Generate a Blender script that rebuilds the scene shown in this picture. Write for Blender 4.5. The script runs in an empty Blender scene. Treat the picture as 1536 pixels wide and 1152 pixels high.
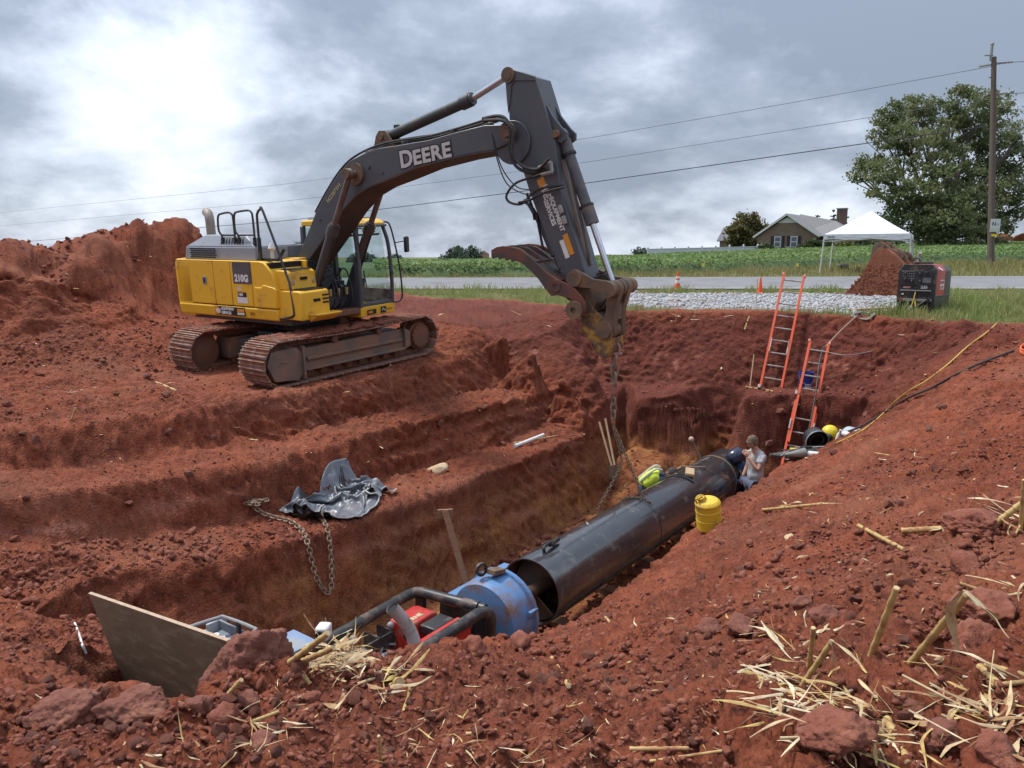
import bpy, bmesh, math, random
import numpy as np
from mathutils import Vector, Matrix, Euler
from mathutils import geometry as mgeo
from math import radians, sin, cos, pi, atan2, sqrt

# ------------------------------------------------------------------ camera, light, exposure
S = bpy.context.scene
COL = S.collection
FPX, CX, CY, HOR, HC = 1154.0, 768.0, 576.0, 383.0, 1.3
PITCH = math.atan((CY - HOR) / FPX)
cam = bpy.data.cameras.new('camera')
cam.sensor_fit = 'HORIZONTAL'; cam.sensor_width = 36.0; cam.lens = 36.0 * FPX / 1536.0
cam.clip_start = 0.05; cam.clip_end = 6000
cam_o = bpy.data.objects.new('camera', cam); COL.objects.link(cam_o)
cam_o.location = (0, 0, HC); cam_o.rotation_euler = (pi / 2 - PITCH, 0, 0)
S.camera = cam_o
S.view_settings.view_transform = 'Standard'
S.view_settings.look = 'None'
S.view_settings.exposure = 1.38
S.view_settings.gamma = 1.0
S.view_settings.use_curve_mapping = False

SUN_EL, SUN_AZ = radians(60), radians(-62)      # azimuth from +Y towards +X
W_ = bpy.data.worlds.new('World'); S.world = W_; W_.use_nodes = True
def build_world():
    nt = W_.node_tree; nt.nodes.clear(); N = nt.nodes.new; L = nt.links.new
    out = N('ShaderNodeOutputWorld'); bg = N('ShaderNodeBackground'); bg.inputs[1].default_value = 1.0
    L(bg.outputs[0], out.inputs[0])
    sky = N('ShaderNodeTexSky'); sky.sky_type = 'NISHITA'; sky.sun_disc = False
    sky.sun_elevation = SUN_EL; sky.sun_rotation = SUN_AZ
    sm = N('ShaderNodeVectorMath'); sm.operation = 'SCALE'; sm.inputs['Scale'].default_value = 0.09
    L(sky.outputs[0], sm.inputs[0])
    tc = N('ShaderNodeTexCoord')
    sep = N('ShaderNodeSeparateXYZ'); L(tc.outputs['Generated'], sep.inputs[0])
    def M(op, a, b=None, c=None, clamp=False):
        m = N('ShaderNodeMath'); m.operation = op; m.use_clamp = clamp
        for i, v in enumerate((a, b, c)):
            if v is None: continue
            if isinstance(v, (int, float)): m.inputs[i].default_value = v
            else: L(v, m.inputs[i])
        return m.outputs[0]
    zz = M('ADD', M('MAXIMUM', sep.outputs[2], 0.0), 0.42)
    comb = N('ShaderNodeCombineXYZ')
    L(M('DIVIDE', sep.outputs[0], zz), comb.inputs[0]); L(M('DIVIDE', sep.outputs[1], zz), comb.inputs[1])
    def noise(scale, detail, rough, dist=0.0, off=(0, 0, 0)):
        mp = N('ShaderNodeMapping'); mp.inputs['Location'].default_value = off
        L(comb.outputs[0], mp.inputs[0])
        n = N('ShaderNodeTexNoise'); n.inputs['Scale'].default_value = scale
        n.inputs['Detail'].default_value = detail; n.inputs['Roughness'].default_value = rough
        n.inputs['Distortion'].default_value = dist
        L(mp.outputs[0], n.inputs['Vector']); return n.outputs['Fac']
    n1 = noise(1.45, 10, 0.58, 0.15, (3.1, 1.3, 0))
    n2 = noise(3.0, 9, 0.62, 0.2, (7.7, 4.2, 0))
    n3 = noise(0.5, 3, 0.5, 0.1, (1.4, 9.0, 0))
    v = M('SUBTRACT', M('ADD', M('MULTIPLY', n1, 0.86), M('ADD', M('MULTIPLY', n2, 0.20), M('MULTIPLY', n3, 0.36))), 0.185)
    v = M('MULTIPLY_ADD', v, 1.5, -0.288)
    # thin places in the cloud deck where the sun is behind it
    def lobe(d, tight, amt):
        vm = N('ShaderNodeVectorMath'); vm.operation = 'DOT_PRODUCT'
        L(tc.outputs['Generated'], vm.inputs[0]); vm.inputs[1].default_value = Vector(d).normalized()
        e = M('POWER', M('MAXIMUM', vm.outputs['Value'], 0.0), tight)
        return M('MULTIPLY', e, amt)
    F = Vector((0, cos(PITCH), -sin(PITCH))); U = Vector((0, sin(PITCH), cos(PITCH)))
    def dr(u, w): return F + (u - CX) / FPX * Vector((1, 0, 0)) + (CY - w) / FPX * U
    v = M('ADD', v, lobe(dr(262, 165), 170, 0.135))
    v = M('ADD', v, lobe(dr(120, 290), 90, 0.03))
    v = M('ADD', v, lobe(dr(990, 235), 160, 0.025))
    v = M('SUBTRACT', v, lobe(dr(900, 70), 26, 0.055))
    # the deck looks paler low down, where one sees through more of its lit side
    low = M('SUBTRACT', 1.0, M('MULTIPLY', M('MAXIMUM', sep.outputs[2], 0.0), 3.2), clamp=True)
    v = M('ADD', v, M('MULTIPLY', low, 0.02))
    rp = N('ShaderNodeValToRGB'); L(v, rp.inputs[0])
    e = rp.color_ramp.elements
    e[0].position = 0.42; e[0].color = (0.20, 0.235, 0.30, 1)
    e[1].position = 1.0; e[1].color = (1.05, 1.06, 1.08, 1)
    for p_, c_ in ((0.51, (0.275, 0.315, 0.39)), (0.565, (0.37, 0.415, 0.50)), (0.645, (0.50, 0.55, 0.64)), (0.74, (0.66, 0.70, 0.78)), (0.86, (0.86, 0.88, 0.92))):
        x = rp.color_ramp.elements.new(p_); x.color = (*c_, 1)
    mix = N('ShaderNodeMix'); mix.data_type = 'RGBA'; mix.inputs[0].default_value = 0.90
    L(sm.outputs[0], mix.inputs[6]); L(rp.outputs[0], mix.inputs[7])
    # an overcast deck is brighter towards the zenith (CIE overcast sky)
    g = N('ShaderNodeVectorMath'); g.operation = 'SCALE'; L(mix.outputs[2], g.inputs[0])
    L(M('MULTIPLY', M('ADD', 0.88, M('MULTIPLY', M('POWER', M('MAXIMUM', sep.outputs[2], 0.0), 1.6), 1.5)), 0.65), g.inputs['Scale'])
    L(g.outputs[0], bg.inputs[0])
build_world()

sl = bpy.data.lights.new('sun', 'SUN'); sl.energy = 1.5; sl.angle = radians(11); sl.color = (1.0, 0.95, 0.88)
sun = bpy.data.objects.new('sun', sl); COL.objects.link(sun)
sd = Vector((sin(SUN_AZ) * cos(SUN_EL), cos(SUN_AZ) * cos(SUN_EL), sin(SUN_EL)))
sun.rotation_euler = sd.to_track_quat('Z', 'Y').to_euler()

# ------------------------------------------------------------------ finding places: from a bearing in the photograph to a point in the place
_F = Vector((0, cos(PITCH), -sin(PITCH))); _U = Vector((0, sin(PITCH), cos(PITCH))); _C = Vector((0, 0, HC))
def ray(u, v): return _F + Vector((1, 0, 0)) * ((u - CX) / FPX) + _U * ((CY - v) / FPX)
def atD(u, v, D): return _C + ray(u, v) * D
def atZ(u, v, z):
    r = ray(u, v); return _C + r * ((z - HC) / r.z)
def atP(u, v, P, n):
    r = ray(u, v); return _C + r * ((Vector(P) - _C).dot(n) / r.dot(n))

# ------------------------------------------------------------------ materials
_m = {}
def mat(name, col, rough=0.6, metal=0.0, col2=None, scale=6.0, amt=0.5, bump=0.0, bscale=40.0, dirt=None, dscale=3.0, damt=0.5, spec=0.5, coat=0.0, alpha=None, trans=0.0, stretch=None, rough2=None):
    """Principled with a noise-mixed second colour, a patchy dirt colour and noise relief, all in object space."""
    if name in _m: return _m[name]
    m = bpy.data.materials.new(name); m.use_nodes = True
    nt = m.node_tree; b = nt.nodes['Principled BSDF']; N = nt.nodes.new; L = nt.links.new
    b.inputs['Roughness'].default_value = rough; b.inputs['Metallic'].default_value = metal
    b.inputs['Specular IOR Level'].default_value = spec
    b.inputs['Coat Weight'].default_value = coat
    b.inputs['Transmission Weight'].default_value = trans
    tc = N('ShaderNodeTexCoord'); vec = tc.outputs['Object']
    if stretch:
        mp = N('ShaderNodeMapping'); mp.inputs['Scale'].default_value = stretch; L(vec, mp.inputs[0]); vec = mp.outputs[0]
    def noise(s, d=6, r=0.6):
        n = N('ShaderNodeTexNoise'); n.inputs['Scale'].default_value = s; n.inputs['Detail'].default_value = d
        n.inputs['Roughness'].default_value = r; L(vec, n.inputs['Vector']); return n.outputs['Fac']
    def ramp(f, a, c):
        r = N('ShaderNodeMapRange'); r.inputs[1].default_value = a; r.inputs[2].default_value = c; L(f, r.inputs[0]); return r.outputs[0]
    def mixc(f, a, c):
        x = N('ShaderNodeMix'); x.data_type = 'RGBA'; L(f, x.inputs[0])
        for i, q in ((6, a), (7, c)):
            if isinstance(q, tuple): x.inputs[i].default_value = (*q, 1)
            else: L(q, x.inputs[i])
        return x.outputs[2]
    c = tuple(col)
    if col2 is None: col2 = tuple(min(1, k * 0.78) for k in col)
    f1 = ramp(noise(scale), 0.5 - amt * 0.5 + 0.02, 0.5 + amt * 0.5 + 0.1) if amt < 1 else noise(scale)
    cc = mixc(f1, c, tuple(col2))
    if dirt is not None:
        f2 = ramp(noise(dscale, 9, 0.68), 0.62 - 0.3 * damt, 0.80 - 0.3 * damt)
        cc = mixc(f2, cc, tuple(dirt))
        rr = N('ShaderNodeMapRange'); L(f2, rr.inputs[0]); rr.inputs[3].default_value = rough; rr.inputs[4].default_value = rough2 if rough2 else min(1, rough + 0.35)
        L(rr.outputs[0], b.inputs['Roughness'])
        if metal > 0:
            mm = N('ShaderNodeMapRange'); L(f2, mm.inputs[0]); mm.inputs[3].default_value = metal; mm.inputs[4].default_value = 0
            L(mm.outputs[0], b.inputs['Metallic'])
    L(cc, b.inputs['Base Color'])
    if bump > 0:
        bp_ = N('ShaderNodeBump'); bp_.inputs['Strength'].default_value = bump; bp_.inputs['Distance'].default_value = 0.02
        L(noise(bscale, 5, 0.6), bp_.inputs['Height']); L(bp_.outputs[0], b.inputs['Normal'])
    if alpha is not None: b.inputs['Alpha'].default_value = alpha
    _m[name] = m; return m

SOIL = (0.20, 0.052, 0.026)
MUD = (0.155, 0.052, 0.028)
def glass(name='glass', tint=(0.75, 0.85, 0.82), a=0.22):
    if name in _m: return _m[name]
    m = bpy.data.materials.new(name); m.use_nodes = True; nt = m.node_tree; nt.nodes.clear(); N = nt.nodes.new; L = nt.links.new
    o = N('ShaderNodeOutputMaterial'); t = N('ShaderNodeBsdfTransparent'); t.inputs[0].default_value = (*tint, 1)
    g = N('ShaderNodeBsdfGlossy'); g.inputs['Roughness'].default_value = 0.03
    d = N('ShaderNodeBsdfDiffuse'); d.inputs[0].default_value = (0.45, 0.42, 0.36, 1)
    tc = N('ShaderNodeTexCoord'); nz = N('ShaderNodeTexNoise'); nz.inputs['Scale'].default_value = 2.5; nz.inputs['Detail'].default_value = 6
    L(tc.outputs['Object'], nz.inputs['Vector'])
    mr = N('ShaderNodeMapRange'); mr.inputs[1].default_value = 0.4; mr.inputs[2].default_value = 0.8; mr.inputs[3].default_value = 0.02; mr.inputs[4].default_value = a
    L(nz.outputs['Fac'], mr.inputs[0])
    x = N('ShaderNodeMixShader'); y = N('ShaderNodeMixShader'); lw = N('ShaderNodeLayerWeight'); lw.inputs[0].default_value = 0.5; pw = N('ShaderNodeMath'); pw.operation = 'POWER'; pw.inputs[1].default_value = 4.0; L(lw.outputs['Facing'], pw.inputs[0]); fr = N('ShaderNodeMath'); fr.operation = 'MULTIPLY_ADD'; fr.inputs[1].default_value = 0.55; fr.inputs[2].default_value = 0.04; L(pw.outputs[0], fr.inputs[0])
    L(mr.outputs[0], x.inputs[0]); L(t.outputs[0], x.inputs[1]); L(d.outputs[0], x.inputs[2])
    L(fr.outputs[0], y.inputs[0]); L(x.outputs[0], y.inputs[1]); L(g.outputs[0], y.inputs[2]); L(y.outputs[0], o.inputs[0])
    _m[name] = m; return m

# ------------------------------------------------------------------ mesh building
rng = np.random.default_rng(7); random.seed(7)
def frame_of(d):
    d = Vector(d).normalized(); a = Vector((0, 0, 1)) if abs(d.z) < 0.9 else Vector((1, 0, 0))
    x = d.cross(a).normalized(); return x, d.cross(x).normalized(), d
class MB:
    """Collects shapes; build() links them as ONE mesh object."""
    def __init__(s): s.v = []; s.f = []; s.mi = []; s.cur = 0
    def add(s, vs, fs):
        o = len(s.v); s.v += [tuple(p) for p in vs]; s.f += [tuple(o + i for i in f) for f in fs]; s.mi += [s.cur] * len(fs); return s
    def box(s, c, d, M=None):
        x, y, z = [k / 2 for k in d]; c = Vector(c)
        vs = [Vector((sx * x, sy * y, sz * z)) for sx in (-1, 1) for sy in (-1, 1) for sz in (-1, 1)]
        if M is not None: vs = [M @ p for p in vs]
        return s.add([p + c for p in vs], [(0, 1, 3, 2), (4, 6, 7, 5), (0, 4, 5, 1), (2, 3, 7, 6), (0, 2, 6, 4), (1, 5, 7, 3)])
    def hexa(s, b, t):
        """four bottom points, four top points, both counter-clockwise from above"""
        return s.add(list(b) + list(t), [(3, 2, 1, 0), (4, 5, 6, 7), (0, 1, 5, 4), (1, 2, 6, 5), (2, 3, 7, 6), (3, 0, 4, 7)])
    def bar(s, p0, p1, w, h, up=(0, 0, 1)):
        p0, p1 = Vector(p0), Vector(p1); d = (p1 - p0).normalized(); up = Vector(up)
        x = d.cross(up)
        if x.length < 1e-4: x = d.cross(Vector((1, 0, 0)))
        x.normalize(); y = x.cross(d); q = [x * (w / 2) * a + y * (h / 2) * b for a, b in ((-1, -1), (1, -1), (1, 1), (-1, 1))]
        return s.hexa([p0 + k for k in q], [p1 + k for k in q])
    def tube(s, path, r, n=8, caps=True, r2=None):
        P = [Vector(p) for p in path]; rs = r if isinstance(r, (list, tuple)) else [r + ((r2 if r2 is not None else r) - r) * i / max(1, len(P) - 1) for i in range(len(P))]
        vs = []; px = None
        for i, p in enumerate(P):
            d = (P[min(i + 1, len(P) - 1)] - P[max(i - 1, 0)])
            if d.length < 1e-9: d = Vector((0, 0, 1))
            d.normalize()
            if px is None: x = frame_of(d)[0]
            else:
                x = px - d * px.dot(d)
                x = x.normalized() if x.length > 1e-5 else frame_of(d)[0]
            px = x; y = d.cross(x)
            vs += [p + (x * cos(2 * pi * k / n) + y * sin(2 * pi * k / n)) * rs[i] for k in range(n)]
        fs = [(i * n + k, i * n + (k + 1) % n, (i + 1) * n + (k + 1) % n, (i + 1) * n + k) for i in range(len(P) - 1) for k in range(n)]
        if caps: fs += [tuple(range(n - 1, -1, -1)), tuple((len(P) - 1) * n + k for k in range(n))]
        return s.add(vs, fs)
    def cyl(s, p0, p1, r, n=16, r2=None): return s.tube([p0, p1], r, n, True, r2)
    def ring(s, c, ax, r0, r1, h, n=24):
        """a washer: inner r0, outer r1, thickness h along ax"""
        x, y, d = frame_of(ax); c = Vector(c); vs = []
        for rr, hh in ((r1, -h / 2), (r1, h / 2), (r0, h / 2), (r0, -h / 2)):
            vs += [c + (x * cos(2 * pi * k / n) + y * sin(2 * pi * k / n)) * rr + d * hh for k in range(n)]
        return s.add(vs, [(j * n + k, j * n + (k + 1) % n, ((j + 1) % 4) * n + (k + 1) % n, ((j + 1) % 4) * n + k) for j in range(4) for k in range(n)])
    def prism(s, poly, fn, h0, h1):
        """2-D outline pushed from depth h0 to h1; fn(a, b, h) -> point"""
        n = len(poly); vs = [fn(a, b, h0) for a, b in poly] + [fn(a, b, h1) for a, b in poly]
        tri = mgeo.tessellate_polygon([[Vector((a, b, 0)) for a, b in poly]])
        fs = [tuple(t) for t in tri] + [tuple(n + i for i in reversed(t)) for t in tri] + [(k, (k + 1) % n, n + (k + 1) % n, n + k) for k in range(n)]
        return s.add(vs, fs)
    def lathe(s, prof, c, ax, n=20, caps=True):
        """prof: (radius, height along ax) pairs"""
        x, y, d = frame_of(ax); c = Vector(c); vs = []
        for r, h in prof: vs += [c + d * h + (x * cos(2 * pi * k / n) + y * sin(2 * pi * k / n)) * r for k in range(n)]
        fs = [(i * n + k, i * n + (k + 1) % n, (i + 1) * n + (k + 1) % n, (i + 1) * n + k) for i in range(len(prof) - 1) for k in range(n)]
        if caps: fs += [tuple(range(n - 1, -1, -1)), tuple((len(prof) - 1) * n + k for k in range(n))]
        return s.add(vs, fs)
    def ball(s, c, r, n=10, m=7, sc=(1, 1, 1), M=None):
        c = Vector(c); vs = []
        for i in range(m + 1):
            th = pi * i / m
            for k in range(n):
                p = Vector((sin(th) * cos(2 * pi * k / n) * sc[0], sin(th) * sin(2 * pi * k / n) * sc[1], cos(th) * sc[2])) * r
                vs.append(c + (M @ p if M is not None else p))
        return s.add(vs, [(i * n + k, (i + 1) * n + k, (i + 1) * n + (k + 1) % n, i * n + (k + 1) % n) for i in range(m) for k in range(n)])
    def build(s, name, m, parent=None, off=None, smooth=40, bevel=0.0, M=None):
        me = bpy.data.meshes.new(name); vs = s.v
        if off is not None: vs = [(p[0] - off[0], p[1] - off[1], p[2] - off[2]) for p in vs]
        if M is not None: vs = [tuple(M @ Vector(p)) for p in vs]
        me.from_pydata(vs, [], s.f); me.validate()
        for k in (m if isinstance(m, (list, tuple)) else [m]): me.materials.append(k)
        if len(me.polygons) == len(s.mi): me.polygons.foreach_set('material_index', s.mi)
        bm = bmesh.new(); bm.from_mesh(me); bmesh.ops.recalc_face_normals(bm, faces=bm.faces); bm.to_mesh(me); bm.free()
        o = bpy.data.objects.new(name, me); COL.objects.link(o)
        if smooth:
            me.shade_smooth()
            try: me.set_sharp_from_angle(angle=radians(smooth))
            except Exception: pass
        if bevel > 0:
            b = o.modifiers.new('bevel', 'BEVEL'); b.width = bevel; b.segments = 2; b.limit_method = 'ANGLE'; b.angle_limit = radians(35); b.harden_normals = False
        if parent is not None: o.parent = parent
        return o
def np_obj(name, V, Fc, m, parent=None, smooth=False):
    """numpy arrays to one mesh object; faces all triangles or all quads"""
    V = np.asarray(V, np.float32); Fc = np.asarray(Fc, np.int32); k = Fc.shape[1]
    me = bpy.data.meshes.new(name); me.vertices.add(len(V)); me.vertices.foreach_set('co', V.ravel())
    me.loops.add(Fc.size); me.loops.foreach_set('vertex_index', Fc.ravel())
    me.polygons.add(len(Fc)); me.polygons.foreach_set('loop_start', np.arange(0, Fc.size, k, dtype=np.int32)); me.polygons.foreach_set('loop_total', np.full(len(Fc), k, np.int32))
    me.update(calc_edges=True); me.materials.append(m)
    if smooth: me.shade_smooth()
    o = bpy.data.objects.new(name, me); COL.objects.link(o)
    if parent is not None: o.parent = parent
    return o
def tag(o, label=None, cat=None, group=None, kind=None):
    for k, v in (('label', label), ('category', cat), ('group', group), ('kind', kind)):
        if v: o[k] = v
    return o
def thing(name, label, cat, loc=(0, 0, 0), rot=(0, 0, 0), group=None, M=None):
    o = bpy.data.objects.new(name, None); COL.objects.link(o); o.empty_display_size = 0.2
    if M is not None: o.matrix_world = M
    else: o.location = loc; o.rotation_euler = rot
    return tag(o, label, cat, group)
def dup(root, M=None, label=None, group=None):
    def cp(o, par):
        c = o.copy(); COL.objects.link(c)
        if par is not None: c.parent = par
        for ch in kids[o]: cp(ch, c)
        return c
    kids = {}
    def walk(o):
        kids[o] = [c for c in o.children]
        for c in kids[o]: walk(c)
    walk(root); r = cp(root, None)
    if M is not None: r.matrix_world = M
    if label: r['label'] = label
    if group: r['group'] = group
    return r
def clone(o, parent, loc=None, M=None):
    c = o.copy(); COL.objects.link(c); c.parent = parent
    if M is not None: c.matrix_local = M
    elif loc is not None: c.location = loc
    return c
def text_mesh(name, txt, size, m, parent, M, depth=0.002, bold=0.0, align='LEFT', sx=1.0, space=1.0):
    cu = bpy.data.curves.new(name, 'FONT'); cu.body = txt; cu.size = size; cu.extrude = depth; cu.offset = bold; cu.align_x = align; cu.space_character = space
    cu.resolution_u = 3
    t = bpy.data.objects.new(name + '_tmp', cu); COL.objects.link(t)
    dg = bpy.context.evaluated_depsgraph_get(); me = bpy.data.meshes.new_from_object(t.evaluated_get(dg)); me.name = name
    bpy.data.objects.remove(t); bpy.data.curves.remove(cu)
    if sx != 1.0:
        for v in me.vertices: v.co.x *= sx
    me.materials.clear(); me.materials.append(m)
    o = bpy.data.objects.new(name, me); COL.objects.link(o)
    if parent is not None: o.parent = parent
    o.matrix_local = M; return o
def curve_pts(P, k=8):
    """Catmull-Rom through the points"""
    P = [Vector(p) for p in P]
    if len(P) < 3: return P
    Q = [P[0] * 2 - P[1]] + P + [P[-1] * 2 - P[-2]]; out = []
    for i in range(1, len(Q) - 2):
        a, b, c, d = Q[i - 1:i + 3]
        for j in range(k):
            t = j / k; out.append(0.5 * ((2 * b) + (c - a) * t + (2 * a - 5 * b + 4 * c - d) * t * t + (3 * b - a - 3 * c + d) * t ** 3))
    return out + [P[-1]]

# ------------------------------------------------------------------ numpy noise
_perm = np.random.default_rng(11).permutation(512).astype(np.int64); _perm = np.concatenate([_perm, _perm, _perm])
_g3 = np.random.default_rng(12).normal(size=(512, 3)); _g3 /= np.linalg.norm(_g3, axis=1)[:, None]
def perlin(x, y, z):
    xi, yi, zi = np.floor(x).astype(np.int64), np.floor(y).astype(np.int64), np.floor(z).astype(np.int64)
    fx, fy, fz = x - xi, y - yi, z - zi; xi &= 255; yi &= 255; zi &= 255
    u, v, w = [q * q * q * (q * (q * 6 - 15) + 10) for q in (fx, fy, fz)]
    r = 0
    for a in (0, 1):
        pa = _perm[xi + a]; wa = u if a else 1 - u
        for b in (0, 1):
            pb = _perm[pa + yi + b]; wb = v if b else 1 - v
            for c in (0, 1):
                g = _g3[_perm[pb + zi + c] & 511]; wc = w if c else 1 - w
                r = r + wa * wb * wc * (g[:, 0] * (fx - a) + g[:, 1] * (fy - b) + g[:, 2] * (fz - c))
    return r * 1.5
def fbm(P, s, oct=4, gain=0.5, off=0.0):
    r = 0; a = 1.0; t = 0
    for i in range(oct):
        k = s * 2 ** i; r = r + a * perlin(P[:, 0] * k + off + 17.3 * i, P[:, 1] * k + 5.1 * i, P[:, 2] * k + 9.7 * i); t += a; a *= gain
    return r / t
def worley(P, s, off=0):
    """distance to the nearest jittered cell point in x, y (z folded in), 0..1"""
    x, y = P[:, 0] * s + P[:, 2] * s * 0.8, P[:, 1] * s + P[:, 2] * s * 0.55
    xi, yi = np.floor(x).astype(np.int64), np.floor(y).astype(np.int64); best = np.full(len(x), 9.0)
    for a in (-1, 0, 1):
        for b in (-1, 0, 1):
            h = _perm[(_perm[(xi + a + off) & 255] + ((yi + b) & 255))]
            px = xi + a + (h & 63) / 63.0; py = yi + b + ((h * 7) & 63) / 63.0
            best = np.minimum(best, (x - px) ** 2 + (y - py) ** 2)
    return np.sqrt(best)
def chunks(P, s, off=0, sharp=0.62):
    """a rubble of rounded blocks of unequal height, 0..1"""
    x, y = P[:, 0] * s + P[:, 2] * s * 0.8, P[:, 1] * s + P[:, 2] * s * 0.55
    xi, yi = np.floor(x).astype(np.int64), np.floor(y).astype(np.int64); out = np.zeros(len(x))
    for a in (-1, 0, 1):
        for b in (-1, 0, 1):
            h = _perm[(_perm[(xi + a + off) & 255] + ((yi + b) & 255))]
            dx = x - (xi + a + (h & 63) / 63.0); dy = y - (yi + b + ((h * 7) & 63) / 63.0); an = (h & 31) * .2; el = 1 + ((h >> 2) & 7) / 7 * .8
            u = dx * np.cos(an) + dy * np.sin(an); v = (dy * np.cos(an) - dx * np.sin(an)) * el
            d = np.maximum(np.abs(u) * .75 + np.abs(v) * .35, np.hypot(u, v) * .9) / (.35 + ((h >> 3) & 15) / 15 * .45)
            out = np.maximum(out, np.clip(1 - d ** 2.2, 0, 1) ** sharp * (.25 + ((h * 5) & 31) / 31 * .75))
    return out
# ------------------------------------------------------------------ the ground: control points, triangulated, sampled on one fine sheet
PA = Vector((0.354, 9.60, 0)); Pa = Vector((0.585, 0.811, 0)).normalized(); Pn = Vector((0.811, -0.585, 0)).normalized()
ZAX, ZFL = -3.03, -3.85                     # pipe axis and pit floor
def pst(s, t, z=0.0): return Vector((PA.x + Pa.x * s + Pn.x * t, PA.y + Pa.y * s + Pn.y * t, z))
def far_ground(x, y):
    az = x / np.maximum(y, 1.0)
    sl = np.interp(az, [-0.6, -0.1, 0.15, 0.33, 0.55, 0.8], [-0.006, -0.005, 0.004, 0.014, 0.027, 0.030])
    h = 0.035 * (np.clip(y, 27, 34) - 27) + sl * np.clip(y - 33, 0, 95)
    dip = np.interp(az, [0.05, 0.2], [0.02, 0.004]) * np.clip(y - 112, 0, 250)
    return np.where(y > 0, h - dip, 0.0) + 0.04
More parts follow.
